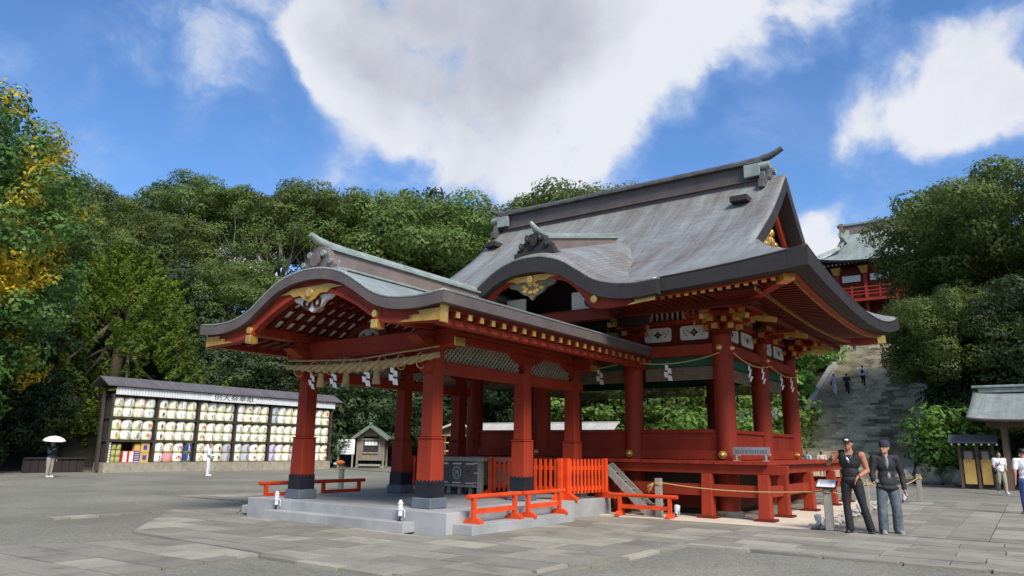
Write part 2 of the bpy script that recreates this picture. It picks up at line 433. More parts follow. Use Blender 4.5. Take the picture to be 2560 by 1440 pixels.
def stair_mat():
    m = bpy.data.materials.new('stair_stone'); m.use_nodes = True
    t = m.node_tree; k = NB(t); p = t.nodes['Principled BSDF']
    tco = k.n('ShaderNodeTexCoord'); v = tco.outputs['Object']; geo = k.n('ShaderNodeNewGeometry')
    a = k.noise(v, 0.9, 5, 0.65)
    base = k.ramp(geo.outputs['Random Per Island'], [(0.0, rgb(0.18, 0.153, 0.108)), (0.5, rgb(0.32, 0.28, 0.20)), (1.0, rgb(0.55, 0.48, 0.35))])
    st_ = k.ramp(a, [(0.32, rgb(0.45, 0.45, 0.42)), (0.5, rgb(0.9, 0.9, 0.86)), (0.68, rgb(1.25, 1.2, 1.1))])
    k.link(k.mix(1.0, base, st_, 'MULTIPLY'), p.inputs['Base Color']); p.inputs['Roughness'].default_value = 0.9
    MATS['stair_stone'] = m
stair_mat()

# ------------------------------------------------------------------ geometry helpers
class MB:
    """collects shapes; build() links them as ONE mesh object"""
    def __init__(s): s.v = []; s.f = []; s.m = []; s.mats = []; s.uv = {}
    def mi(s, name):
        if name not in s.mats: s.mats.append(name)
        return s.mats.index(name)
    def add(s, vs, fs, mname):
        o = len(s.v); i = s.mi(mname)
        s.v += [tuple(v) for v in vs]
        s.f += [tuple(a + o for a in f) for f in fs]; s.m += [i] * len(fs)
        return s
    def box(s, x0, x1, y0, y1, z0, z1, m, T=None):
        vs = [(x0, y0, z0), (x1, y0, z0), (x1, y1, z0), (x0, y1, z0), (x0, y0, z1), (x1, y0, z1), (x1, y1, z1), (x0, y1, z1)]
        if T is not None: vs = [T @ Vector(v) for v in vs]
        return s.add(vs, [(3, 2, 1, 0), (4, 5, 6, 7), (0, 1, 5, 4), (1, 2, 6, 5), (2, 3, 7, 6), (3, 0, 4, 7)], m)
    def frustum(s, c, w0, w1, z0, z1, m, d0=None, d1=None):
        d0 = d0 or w0; d1 = d1 or w1
        vs = [(c[0] + a * w0 / 2, c[1] + b_ * d0 / 2, z0) for a, b_ in ((-1, -1), (1, -1), (1, 1), (-1, 1))] + \
             [(c[0] + a * w1 / 2, c[1] + b_ * d1 / 2, z1) for a, b_ in ((-1, -1), (1, -1), (1, 1), (-1, 1))]
        return s.add(vs, [(3, 2, 1, 0), (4, 5, 6, 7), (0, 1, 5, 4), (1, 2, 6, 5), (2, 3, 7, 6), (3, 0, 4, 7)], m)
    def beam(s, p, q, w, h, m, up=(0, 0, 1)):
        p = Vector(p); q = Vector(q); d = (q - p).normalized(); up = Vector(up)
        if abs(d.dot(up)) > 0.99: up = Vector((0, 1, 0))
        a = d.cross(up).normalized(); c = a.cross(d)
        vs = [e + a * (i * w / 2) + c * (j * h / 2) for e in (p, q) for i, j in ((-1, -1), (1, -1), (1, 1), (-1, 1))]
        return s.add(vs, [(3, 2, 1, 0), (4, 5, 6, 7), (0, 1, 5, 4), (1, 2, 6, 5), (2, 3, 7, 6), (3, 0, 4, 7)], m)
    def prism(s, poly, axis, a0, a1, m):
        """polygon in the plane normal to axis, extruded a0..a1. poly 2D: (x,z) for y, (y,z) for x, (x,y) for z"""
        def P(u, w, a): return {'x': (a, u, w), 'y': (u, a, w), 'z': (u, w, a)}[axis]
        n = len(poly)
        vs = [P(u, w, a0) for u, w in poly] + [P(u, w, a1) for u, w in poly]
        fs = [tuple(range(n)), tuple(range(2 * n - 1, n - 1, -1))] + [(i, i + n, (i + 1) % n + n, (i + 1) % n) for i in range(n)]
        return s.add(vs, fs, m)
    def strip(s, top, bot, axis, a0, a1, m):
        """band between two equally long polylines, extruded with thickness (concave outlines stay clean)"""
        def P(u, w, a): return {'x': (a, u, w), 'y': (u, a, w), 'z': (u, w, a)}[axis]
        n = len(top)
        vs = [P(*t, a0) for t in top] + [P(*t, a0) for t in bot] + [P(*t, a1) for t in top] + [P(*t, a1) for t in bot]
        fs = []
        for i in range(n - 1):
            fs += [(i, i + 1, n + i + 1, n + i), (2 * n + i + 1, 2 * n + i, 3 * n + i, 3 * n + i + 1),
                   (i + 1, i, 2 * n + i, 2 * n + i + 1), (n + i, n + i + 1, 3 * n + i + 1, 3 * n + i)]
        fs += [(0, n, 3 * n, 2 * n), (n - 1, 3 * n - 1, 4 * n - 1, 2 * n - 1)]
        return s.add(vs, fs, m)
    def cyl(s, p, q, r0, r1, m, n=12, cap=True):
        p = Vector(p); q = Vector(q); d = (q - p).normalized()
        up = Vector((0, 0, 1)) if abs(d.z) < 0.9 else Vector((1, 0, 0))
        a = d.cross(up).normalized(); c = d.cross(a)
        vs = []
        for e, r in ((p, r0), (q, r1)):
            for i in range(n):
                t = 2 * PI * i / n
                vs.append(e + a * (math.cos(t) * r) + c * (math.sin(t) * r))
        fs = [(i, (i + 1) % n, n + (i + 1) % n, n + i) for i in range(n)]
        if cap: fs += [tuple(range(n - 1, -1, -1)), tuple(range(n, 2 * n))]
        return s.add(vs, fs, m)
    def tube(s, pts, r, m, n=8):
        pts = [Vector(p) for p in pts]; vs = []; K = len(pts)
        rs = r if isinstance(r, (list, tuple)) else [r] * K
        for i, p in enumerate(pts):
            d = (pts[min(i + 1, K - 1)] - pts[max(i - 1, 0)]).normalized()
            up = Vector((0, 0, 1)) if abs(d.z) < 0.9 else Vector((1, 0, 0))
            a = d.cross(up).normalized(); c = d.cross(a)
            for j in range(n):
                t = 2 * PI * j / n
                vs.append(p + a * (math.cos(t) * rs[i]) + c * (math.sin(t) * rs[i]))
        fs = [(i * n + j, i * n + (j + 1) % n, (i + 1) * n + (j + 1) % n, (i + 1) * n + j) for i in range(K - 1) for j in range(n)]
        fs += [tuple(range(n - 1, -1, -1)), tuple(range((K - 1) * n, K * n))]
        return s.add(vs, fs, m)
    def lathe(s, prof, m, c=(0, 0, 0), n=16):
        vs = []; K = len(prof)
        for r, z in prof:
            for j in range(n):
                t = 2 * PI * j / n
                vs.append((c[0] + r * math.cos(t), c[1] + r * math.sin(t), c[2] + z))
        fs = [(i * n + j, i * n + (j + 1) % n, (i + 1) * n + (j + 1) % n, (i + 1) * n + j) for i in range(K - 1) for j in range(n)]
        fs += [tuple(range(n - 1, -1, -1)), tuple(range((K - 1) * n, K * n))]
        return s.add(vs, fs, m)
    def ell(s, c, r, m, n=10, k=7, R=None):
        vs = []; fs = []
        for i in range(k + 1):
            ph = PI * i / k
            for j in range(n):
                t = 2 * PI * j / n
                v = Vector((r[0] * math.sin(ph) * math.cos(t), r[1] * math.sin(ph) * math.sin(t), -r[2] * math.cos(ph)))
                if R is not None: v = R @ v
                vs.append(Vector(c) + v)
        for i in range(k):
            for j in range(n):
                fs.append((i * n + j, i * n + (j + 1) % n, (i + 1) * n + (j + 1) % n, (i + 1) * n + j))
        return s.add(vs, fs, m)
    def mesh(s, name, smooth=False):
        me = bpy.data.meshes.new(name)
        me.from_pydata(s.v, [], s.f); me.update()
        for n_ in s.mats: me.materials.append(MATS[n_])
        me.polygons.foreach_set('material_index', s.m)
        if smooth:
            me.polygons.foreach_set('use_smooth', [True] * len(s.f))
        return me
    def build(s, name, parent=None, smooth=False, bevel=0, auto=None, fix=False):
        me = s.mesh(name, smooth or auto is not None)
        if fix:
            bm = bmesh.new(); bm.from_mesh(me); bmesh.ops.recalc_face_normals(bm, faces=bm.faces); bm.to_mesh(me); bm.free()
        if auto is not None:
            me.set_sharp_from_angle(angle=math.radians(auto))
        o = link(name, me, parent)
        if bevel:
            bv = o.modifiers.new('bevel', 'BEVEL'); bv.width = bevel; bv.segments = 2; bv.limit_method = 'ANGLE'; bv.angle_limit = math.radians(40)
        return o
def link(name, me, parent=None):
    o = bpy.data.objects.new(name, me); C.objects.link(o)
    if parent is not None:
        o.parent = parent
        # parts are written in the coordinates of the place; undo the thing's own offset
        g = parent; off = Vector((0, 0, 0))
        while g is not None:
            off += Vector(g.get('_off', (0, 0, 0))); g = None
        o.location = -off
    return o
def tag(o, label=None, cat=None, group=None, kind=None):
    if label: o['label'] = label
    if cat: o['category'] = cat
    if group: o['group'] = group
    if kind: o['kind'] = kind
    return o
def thing(name, label, cat, loc=(0, 0, 0), rz=0.0, group=None, world=False):
    """Empty at the thing's base. world=True: its parts are given in place coordinates"""
    o = bpy.data.objects.new(name, None); C.objects.link(o)
    o.location = loc; o.rotation_euler = (0, 0, rz); o.empty_display_size = 0.3
    if world: o['_off'] = tuple(float(a) for a in loc)
    return tag(o, label, cat, group)
def child(o, name, me, loc=(0, 0, 0), rot=(0, 0, 0), sc=None):
    c = bpy.data.objects.new(name, me); C.objects.link(c); c.parent = o
    off = Vector(o.get('_off', (0, 0, 0)))
    c.location = Vector(loc) - off; c.rotation_euler = rot
    if sc: c.scale = sc
    return c
def dup(root, loc, rz=None, label=None, group=None, sc=None):
    r = root.copy(); C.objects.link(r); r.location = loc
    if rz is not None: r.rotation_euler = (0, 0, rz)
    if sc is not None: r.scale = sc if isinstance(sc, tuple) else (sc, sc, sc)
    if label: r['label'] = label
    if group: r['group'] = group
    for ch in list(root.children):
        c = ch.copy(); C.objects.link(c); c.parent = r
        for g in ch.children:
            d_ = g.copy(); C.objects.link(d_); d_.parent = c
    return r
def interp(pts, x):
    xs = [p[0] for p in pts]; ys = [p[1] for p in pts]
    return float(np.interp(x, xs, ys))
def smooth_interp(pts, x):
    """Catmull-Rom through the points"""
    xs = [p[0] for p in pts]; ys = [p[1] for p in pts]
    if x <= xs[0]: return ys[0] + (ys[1] - ys[0]) / (xs[1] - xs[0]) * (x - xs[0])
    if x >= xs[-1]: return ys[-1] + (ys[-1] - ys[-2]) / (xs[-1] - xs[-2]) * (x - xs[-1])
    i = max(j for j in range(len(xs) - 1) if xs[j] <= x)
    def sl(j):
        if j <= 0: return (ys[1] - ys[0]) / (xs[1] - xs[0])
        if j >= len(xs) - 1: return (ys[-1] - ys[-2]) / (xs[-1] - xs[-2])
        return (ys[j + 1] - ys[j - 1]) / (xs[j + 1] - xs[j - 1])
    h = xs[i + 1] - xs[i]; t = (x - xs[i]) / h
    return ((2 * t**3 - 3 * t**2 + 1) * ys[i] + (t**3 - 2 * t**2 + t) * h * sl(i) + (-2 * t**3 + 3 * t**2) * ys[i + 1] + (t**3 - t**2) * h * sl(i + 1))
def grid_sheet(name, P, nu, nv, m, parent, uvf, keep=None, thick=0.0, under=None, smooth=True):
    """sheet from P(i,j)->(x,y,z); uvf(i,j)->(u,v) written as the 'slope' map; optional solid thickness"""
    vs = [P(i, j) for j in range(nv + 1) for i in range(nu + 1)]
    fs = []; 
    for j in range(nv):
        for i in range(nu):
            a = j * (nu + 1) + i
            if keep is None or keep(i, j): fs.append((a, a + 1, a + nu + 2, a + nu + 1))
    me = bpy.data.meshes.new(name); me.from_pydata(vs, [], fs); me.update()
    uvl = me.uv_layers.new(name='slope')
    uvs = [uvf(k % (nu + 1), k // (nu + 1)) for k in range(len(vs))]
    for lp in me.loops: uvl.data[lp.index].uv = uvs[lp.vertex_index]
    me.materials.append(MATS[m])
    if smooth: me.polygons.foreach_set('use_smooth', [True] * len(fs))
    o = link(name, me, parent)
    if thick:
        if under: me.materials.append(MATS[under])
        so = o.modifiers.new('solid', 'SOLIDIFY'); so.thickness = abs(thick); so.offset = -1 if thick > 0 else 1
        if under: so.material_offset = 1; so.material_offset_rim = 1
    return o
def text_mesh(txt, size, m, extrude=0.004, name='text'):
    cu = bpy.data.curves.new(name, 'FONT'); cu.body = txt; cu.size = size; cu.extrude = extrude
    cu.align_x = 'CENTER'; cu.align_y = 'CENTER'
    ob = bpy.data.objects.new(name, cu); C.objects.link(ob)
    dg = bpy.context.evaluated_depsgraph_get(); dg.update()
    me = bpy.data.meshes.new_from_object(ob.evaluated_get(dg), depsgraph=dg)
    bpy.data.objects.remove(ob); bpy.data.curves.remove(cu)
    me.materials.clear(); me.materials.append(MATS[m])
    return me
def bake(o):
    dg = bpy.context.evaluated_depsgraph_get(); dg.update()
    me = bpy.data.meshes.new_from_object(o.evaluated_get(dg), depsgraph=dg)
    o.modifiers.clear(); o.data = me
    return me

# ------------------------------------------------------------------ worship pavilion (front, kara-style roof)
PX = -1.5
pv = thing('worship_pavilion', 'open red pavilion with a wavy grey copper roof, standing in front of the great hall', 'pavilion', (PX, 3, 0), world=True)
# stone platform of separate blocks with butt joints
for x0, x1 in ((-4.35, -2.9), (-2.893, -1.45), (-1.443, 0.02), (0.027, 1.352)):
    MB().box(x0, x1, 0, 0.62, -0.03, 0.378, 'pale_granite').build('platform_block', pv, bevel=0.008)
for y0, y1 in ((0.627, 2.4), (2.407, 4.3), (4.307, 6.17)):
    MB().box(0.727, 1.352, y0, y1, -0.03, 0.378, 'pale_granite').build('platform_block', pv, bevel=0.008)
    MB().box(-4.35, -3.727, y0, y1, -0.03, 0.378, 'pale_granite').build('platform_block', pv, bevel=0.008)
fl = MB().box(-3.72, 0.72, 0.627, 6.17, -0.03, 0.30, 'granite_floor').build('platform_core', pv)
fy = 0.63
row = 0
while fy < 6.1:
    fx = -3.72 + (0 if row % 2 == 0 else 0)
    k = 0
    while fx < 0.71:
        x1 = min(fx + 0.74, 0.72)
        MB().box(fx + 0.003, x1 - 0.003, fy, min(fy + 0.614, 6.17), 0.300, 0.374, 'granite_floor').build('floor_tile', pv)
        fx += 0.74; k += 1
    fy += 0.62; row += 1
for x0, x1, t in ((-3.384, -1.4, 0), (-1.394, 0.608, 0)):
    MB().box(x0, x1, -0.31, -0.003, 0.012, 0.19, 'pale_granite').build('step_block', pv, bevel=0.008)
MB().box(1.357, 1.79, 0.176, 3.64, 0.012, 0.187, 'pale_granite').build('side_step', pv, bevel=0.008)
MB().box(-4.80, -4.357, 0.176, 3.64, 0.012, 0.187, 'pale_granite').build('side_step', pv, bevel=0.008)
# six tapering square pillars: black metal foot with a scalloped edge, collar at breast height
PCOL = [(x, y) for x in (-3.375, 0.372) for y in (0.63, 3.76, 6.0)]
def pillar_parts(cx, cy):
    col = MB()
    col.frustum((cx, cy), 0.385, 0.365, 0.58, 1.66, 'vermilion')
    col.frustum((cx, cy), 0.395, 0.395, 1.66, 1.695, 'vermilion')
    col.frustum((cx, cy), 0.305, 0.29, 1.695, 3.42, 'vermilion')
    c = col.build('pillar', pv, bevel=0.022)
    pl = MB().frustum((cx, cy), 0.49, 0.475, 0.378, 0.575, 'plinth_stone').build('plinth', pv, bevel=0.02)
    w = 0.392
    foot = MB()
    foot.frustum((cx, cy), 0.40, w, 0.577, 0.83, 'black_metal')
    # scallops: five half discs on each face
    for fx_, fy_, ax in ((0, -1, 'x'), (0, 1, 'x'), (1, 0, 'y'), (-1, 0, 'y')):
        for k in range(4):
            t0 = -w / 2 + w * (k + 0.5) / 4
            poly = [(t0 + 0.049 * math.cos(a), 0.825 + 0.075 * math.sin(a)) for a in [PI * i / 6 for i in range(7)]]
            if ax == 'x':
                y_ = cy + fy_ * w / 2
                foot.prism([(cx + u, z) for u, z in poly], 'y', y_ - 0.006, y_ + 0.006, 'black_metal')
            else:
                x_ = cx + fx_ * w / 2
                foot.prism([(cy + u, z) for u, z in poly], 'x', x_ - 0.006, x_ + 0.006, 'black_metal')
    foot.build('metal_foot', pv, fix=True)
for cx, cy in PCOL: pillar_parts(cx, cy)
# tie beams
for y_, n in ((0.63, 'tie_beam'), (6.0, 'tie_beam')):
    MB().box(-4.0, 1.0, y_ - 0.14, y_ + 0.14, 3.45, 3.80, 'vermilion').build(n, pv, bevel=0.03)
    for ex in (-4.03, 1.0):
        MB().box(ex - 0.0, ex + 0.03, y_ - 0.15, y_ + 0.15, 3.44, 3.60, 'gold').build('beam_end_cap', pv)
# curved bracing under the front beam
top = []; bot = []
for i in range(13):
    t = i / 12; x = -3.375 + 3.747 * t
    top.append((x, 3.449)); bot.append((x, 3.449 - 0.10 * (abs(2 * t - 1) ** 3) - 0.01))
MB().strip(top, bot, 'y', 0.53, 0.73, 'vermilion').build('arched_brace', pv, fix=True)
for x in (-3.375, 0.372):
    MB().box(x - 0.13, x + 0.13, 0.36, 6.35, 3.24 - 0.29, 3.24 - 0.05, 'vermilion').build('lower_rail', pv, bevel=0.015)
    MB().box(x - 0.12, x + 0.12, 0.2, 6.45, 3.60, 3.76, 'vermilion').build('upper_rail', pv, bevel=0.015)
    MB().box(x - 0.12, x + 0.12, -1.0, 8.3, 3.765, 3.97, 'vermilion').build('purlin', pv, bevel=0.02)
    MB().box(x - 0.085, x + 0.085, -1.06, -0.86, 3.60, 3.765, 'gold').build('purlin_cap', pv, bevel=0.01)
    g = MB().cyl((x, -1.0, 3.87), (x, -1.06, 3.87), 0.08, 0.065, 'gold', 16).build('gold_boss', pv, smooth=False)
    for cy in (0.63, 3.76, 6.0):
        bt = []; tp = []
        for i in range(15):
            u = -1 + 2 * i / 14
            bt.append((cy + 0.66 * u, 3.40 + 0.20 * (abs(u) ** 2.5))); tp.append((cy + 0.66 * u, 3.603))
        MB().strip(tp, bt, 'x', x - 0.145, x + 0.145, 'vermilion').build('boat_bracket', pv, fix=True)
    # diagonal lattice, each face of thin slats
    for y0, y1 in ((0.85, 3.56), (3.96, 5.8)):
        la = MB(); z0, z1 = 3.19, 3.60
        for s_ in (-1, 1):
            c0 = y0 - 0.5
            while c0 < y1 + 0.5:
                # line y = c0 + s*(z-z0)
                ya, yb = c0, c0 + s_ * (z1 - z0); za, zb = z0, z1
                lo, hi = min(ya, yb), max(ya, yb)
                if hi > y0 and lo < y1:
                    def clipy(yv): return za + (yv - ya) * s_
                    a_ = (ya, za); b__ = (yb, zb)
                    if ya < y0: a_ = (y0, clipy(y0))
                    if ya > y1: a_ = (y1, clipy(y1))
                    if yb < y0: b__ = (y0, clipy(y0))
                    if yb > y1: b__ = (y1, clipy(y1))
                    if abs(a_[0] - b__[0]) > 0.03:
                        la.beam((x + 0.012 * s_, a_[0], a_[1]), (x + 0.012 * s_, b__[0], b__[1]), 0.036, 0.024, 'lattice_green', up=(1, 0, 0))
                c0 += 0.125
        tag(la.build('lattice', pv), kind='stuff')
# frog-leg strut with a carving in the front bay
fr = MB()
tp = [(-0.62, 3.80), (-0.56, 3.92), (-0.36, 4.02), (-0.16, 4.07), (0.16, 4.07), (0.36, 4.02), (0.56, 3.92), (0.62, 3.80)]
bt = [(-0.40, 3.80), (-0.36, 3.86), (-0.25, 3.93), (-0.1, 3.97), (0.1, 3.97), (0.25, 3.93), (0.36, 3.86), (0.40, 3.80)]
fr.strip([(PX + 0 + a, z) for a, z in tp], [(PX + a, z) for a, z in bt], 'y', 0.56, 0.70, 'deep_red')
fr.build('frog_leg_strut', pv, fix=True)
cv = MB()
for k in range(9):
    a = PI * (k + 0.5) / 9
    cv.ell((PX + 0.26 * math.cos(a), 0.6, 3.81 + 0.14 * math.sin(a)), (0.06, 0.03, 0.05), 'lattice_green', 8, 5)
cv.ell((PX, 0.6, 3.87), (0.12, 0.04, 0.07), 'lattice_green', 10, 6)
cv.build('carving', pv, smooth=True)

PROF = [(0, 4.95), (0.4, 4.925), (0.95, 4.79), (1.42, 4.54), (1.86, 4.28), (2.32, 4.14), (2.95, 4.09), (3.57, 4.135)]
def pz(dx): return smooth_interp(PROF, abs(dx)) if abs(dx) > 0.001 else PROF[0][1]
NU = 48
XS = [-3.57 + 7.14 * i / NU for i in range(NU + 1)]
arc = [0.0]
for i in range(NU): arc.append(arc[-1] + math.hypot(XS[i + 1] - XS[i], pz(XS[i + 1]) - pz(XS[i])))
Y0, Y1 = -1.13, 8.55
NV = 40
grid_sheet('roof_covering', lambda i, j: (PX + XS[i], Y0 + (Y1 - Y0) * j / NV, pz(XS[i]) + 0.0), NU, NV, 'copper_patina', pv,
           lambda i, j: ((Y0 + (Y1 - Y0) * j / NV), abs(arc[i] - arc[NU // 2])), thick=0.04)
# front and back thick layered edge
for y0, y1 in ((Y0 + 0.004, Y0 + 0.30), (Y1 - 0.3, Y1 - 0.004)):
    MB().strip([(PX + x, pz(x) - 0.041) for x in XS], [(PX + x, pz(x) - 0.235 - 0.0 * abs(x)) for x in XS], 'y', y0, y1, 'copper_edge_brown').build('verge_edge', pv, fix=True, auto=40)
for s_ in (-1, 1):
    a, c = sorted((PX + s_ * 3.20, PX + s_ * 3.566))
    MB().box(a, c, Y0 + 0.30, Y1 - 0.30, 3.90, 4.085, 'copper_edge_brown').build('eave_edge', pv)
# red boards below the edge
BB = [(0, 4.42), (0.55, 4.41), (1.3, 4.10), (1.98, 3.72), (2.5, 3.655), (3.0, 3.62), (3.42, 3.60)]
XB = [x for x in XS if abs(x) <= 3.43]
for y_ in (-0.98, 8.2):
    MB().strip([(PX + x, pz(x) - 0.237) for x in XB], [(PX + x, smooth_interp(BB, abs(x)) if abs(x) > .01 else 4.42) for x in XB], 'y', y_, y_ + 0.13, 'vermilion').build('barge_board', pv, fix=True, auto=40)
    MB().strip([(PX + x, (smooth_interp(BB, abs(x)) if abs(x) > .01 else 4.42) + 0.09) for x in XB], [(PX + x, (smooth_interp(BB, abs(x)) if abs(x) > .01 else 4.42) + 0.0) for x in XB], 'y', y_ - 0.03, y_ - 0.002, 'vermilion').build('barge_moulding', pv, fix=True, auto=40)
# gold fittings on the board: centre piece and pointed end pieces
def gold_piece(poly, y, name='gold_fitting', par=None, th=0.02):
    m_ = MB().prism(poly, 'y', y - th, y, 'gold_paint'); return m_.build(name, par or pv, fix=True)
gold_piece([(PX - 0.95, 4.50), (PX - 0.55, 4.60), (PX + 0.55, 4.60), (PX + 0.95, 4.50), (PX + 0.62, 4.50), (PX + 0.50, 4.43), (PX + 0.30, 4.44), (PX + 0.16, 4.34), (PX, 4.28), (PX - 0.16, 4.34), (PX - 0.30, 4.44), (PX - 0.50, 4.43), (PX - 0.62, 4.50)], -1.012)
MB().cyl((PX, -1.03, 4.47), (PX, -1.07, 4.47), 0.10, 0.085, 'gold', 18).build('gold_boss', pv)
for s_ in (-1, 1):
    P_ = [(3.43, 3.83), (3.43, 3.62), (2.45, 3.655), (2.62, 3.69), (2.70, 3.68), (2.78, 3.725), (2.70, 3.74), (2.86, 3.765), (2.93, 3.75), (2.97, 3.79), (2.9, 3.82), (3.05, 3.83)]
    gold_piece([(PX + s_ * a, z) for a, z in P_], -1.012)
    MB().box(PX + s_ * 3.43 - 0.02, PX + s_ * 3.43 + 0.02, -1.02, -0.84, 3.59, 3.89, 'gold').build('board_end_cap', pv)
    P2 = [(1.40, 4.10), (2.2, 3.66), (2.05, 3.80), (1.85, 3.88), (1.6, 4.03)]
# hanging carved pendant under the centre
pe = MB()
pe.prism([(PX - 0.62, 4.42), (PX + 0.62, 4.42), (PX + 0.5, 4.33), (PX + 0.36, 4.30), (PX + 0.26, 4.20), (PX + 0.12, 4.16), (PX, 4.09), (PX - 0.12, 4.16), (PX - 0.26, 4.20), (PX - 0.36, 4.30), (PX - 0.5, 4.33)], 'y', -0.95, -0.87, 'white_plaster')
for sx in (-1, 1):
    for r_ in (0.11, 0.07):
        pe.lathe([(r_ + 0.012, 0), (r_ + 0.012, 0.01)], 'deep_red', n=4) if False else None
        for k in range(12):
            a0 = 2 * PI * k / 12; a1 = 2 * PI * (k + 1) / 12
            cx_, cz_ = PX + sx * 0.15, 4.28
            pe.beam((cx_ + r_ * math.cos(a0), -0.96, cz_ + r_ * math.sin(a0)), (cx_ + r_ * math.cos(a1), -0.96, cz_ + r_ * math.sin(a1)), 0.022, 0.022, 'deep_red', up=(0, 1, 0))
pe.build('gable_pendant', pv, fix=True)
# coffered soffit: white boards, red arcs across and red battens along
SO = 0.30
xs = [x for x in XS if abs(x) <= 3.2]
def so(dx): return pz(dx) - SO
def strip_surface(name, x_list, y0, y1, off, m):
    me_v = []; me_f = []
    for x in x_list: me_v += [(PX + x, y0, so(x) + off), (PX + x, y1, so(x) + off)]
    for i in range(len(x_list) - 1): me_f.append((2 * i, 2 * i + 1, 2 * i + 3, 2 * i + 2))
    q = MB(); q.add(me_v, me_f, m); return q.build(name, pv, smooth=True)
strip_surface('soffit_board', xs, -0.85, 8.3, 0.035, 'white_plaster')
y_ = -0.6
while y_ < 8.2:
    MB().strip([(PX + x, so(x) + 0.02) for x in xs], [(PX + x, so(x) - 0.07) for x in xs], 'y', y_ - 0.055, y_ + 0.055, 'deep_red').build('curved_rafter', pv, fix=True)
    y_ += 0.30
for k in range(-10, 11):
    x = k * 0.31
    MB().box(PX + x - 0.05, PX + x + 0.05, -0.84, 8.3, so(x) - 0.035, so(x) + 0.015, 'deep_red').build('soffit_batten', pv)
# straight rafters with gold ends along both eaves
r = MB(); r.box(-0.55, 0.08, -0.045, 0.045, -0.05, 0.045, 'vermilion'); r.box(0.08, 0.11, -0.05, 0.05, -0.055, 0.05, 'gold'); rme = r.mesh('rafter')
y_ = -0.58
while y_ < 8.2:
    child(pv, 'rafter', rme, (PX + 3.35, y_, 3.765)); child(pv, 'rafter', rme, (PX - 3.35, y_, 3.765), (0, 0, PI))
    y_ += 0.345
for s_ in (-1, 1):
    a, c = sorted((PX + s_ * 2.75, PX + s_ * 3.36)); MB().box(a, c, -0.84, 8.2, 3.82, 3.90, 'vermilion').build('eave_board', pv)
    a, c = sorted((PX + s_ * 3.10, PX + s_ * 3.30)); MB().box(a, c, -0.84, 8.2, 3.60, 3.71, 'vermilion').build('eave_beam', pv)
# roof ridge: copper clad sides, pale cap, ogre-tile ornament
rd = MB(); rd.box(PX - 0.17, PX + 0.17, -0.72, 8.4, 4.86, 5.40, 'copper_ridge'); rd.box(PX - 0.22, PX + 0.22, -0.74, 8.4, 5.06, 5.10, 'copper_cap')
rd.build('ridge', pv, bevel=0.01)
cp = MB()
pts = [(PX, -1.12, 5.66), (PX, -0.95, 5.58), (PX, -0.7, 5.52), (PX, -0.3, 5.49), (PX, 8.4, 5.49)]
cp.tube(pts, [0.05, 0.08, 0.10, 0.11, 0.11], 'copper_cap', 12); cp.box(PX - 0.23, PX + 0.23, -0.76, 8.4, 5.40, 5.44, 'copper_cap')
cp.build('ridge_cap', pv, smooth=False, auto=35)
on = MB()
on.prism([(PX + a, z) for a, z in [(-0.62, 4.93), (-0.60, 5.02), (-0.50, 5.04), (-0.46, 5.16), (-0.34, 5.20), (-0.30, 5.34), (-0.17, 5.42), (0, 5.46), (0.17, 5.42), (0.30, 5.34), (0.34, 5.20), (0.46, 5.16), (0.50, 5.04), (0.60, 5.02), (0.62, 4.93)]], 'y', -0.90, -0.76, 'copper_ridge')
for sx in (-1, 1):
    on.cyl((PX + sx * 0.40, -0.95, 5.10), (PX + sx * 0.40, -0.70, 5.10), 0.06, 0.06, 'copper_cap', 12)
    on.cyl((PX + sx * 0.20, -0.97, 5.28), (PX + sx * 0.20, -0.70, 5.28), 0.07, 0.07, 'copper_cap', 12)
on.cyl((PX, -0.99, 5.16), (PX, -0.90, 5.16), 0.15, 0.13, 'copper_ridge', 14)
on.box(PX - 0.68, PX + 0.68, -0.94, -0.70, 4.86, 4.94, 'copper_cap')
on.build('ridge_ornament', pv, fix=True, bevel=0.01)

# ------------------------------------------------------------------ great dance hall
HX, YM = 0.0, 10.7
hl = thing('dance_hall', 'great red open hall with a sweeping grey copper roof and raised veranda, behind the pavilion', 'shrine hall', (0, 10.5, 0), world=True)
XE = 6.70; YF = 4.40; YB = 17.0
MP = [(4.4, 5.20), (5.5, 5.66), (6.88, 6.38), (7.65, 6.90), (8.91, 7.80), (9.89, 8.66), (10.7, 9.44)]
def P_(y):  # front slope height by y
    return smooth_interp(MP, y)
def cor(t): return max(0.0, t) ** 2.6
def lift(x, y):
    tx = abs(x) / XE; ty = abs(y - YM) / (YM - YF)
    c = cor(tx) * cor(ty)
    e = 0.34 if y < YM else 0.62
    return e * c + (0.22 * max(0, (y - YM) / 6.3) * tx ** 2)
def ye(y): return y if y <= YM else 2 * YM - y
def hz(x, y):   # skirt height
    a = P_(min(ye(y), YM)); s_ = P_(YF + (XE - abs(x)) * 1.6)
    return min(a, s_) + lift(x, y)
KC = 0.15
KP = [(0, 6.16), (0.4, 6.13), (0.96, 5.95), (1.42, 5.66), (1.85, 5.38), (2.3, 5.24), (2.85, 5.18), (3.42, 5.22)]
def kz0(dx): return smooth_interp(KP, abs(dx)) if abs(dx) > .001 else 6.16
def kz(x, y):
    dy = max(0, y - 4.2); q_ = 1 - min(1, abs(x - KC) / 3.3) ** 3
    return kz0(x - KC) + (0.12 + 0.18 * q_) * dy + 0.10 * q_ * (1 - math.exp(-dy * 3))
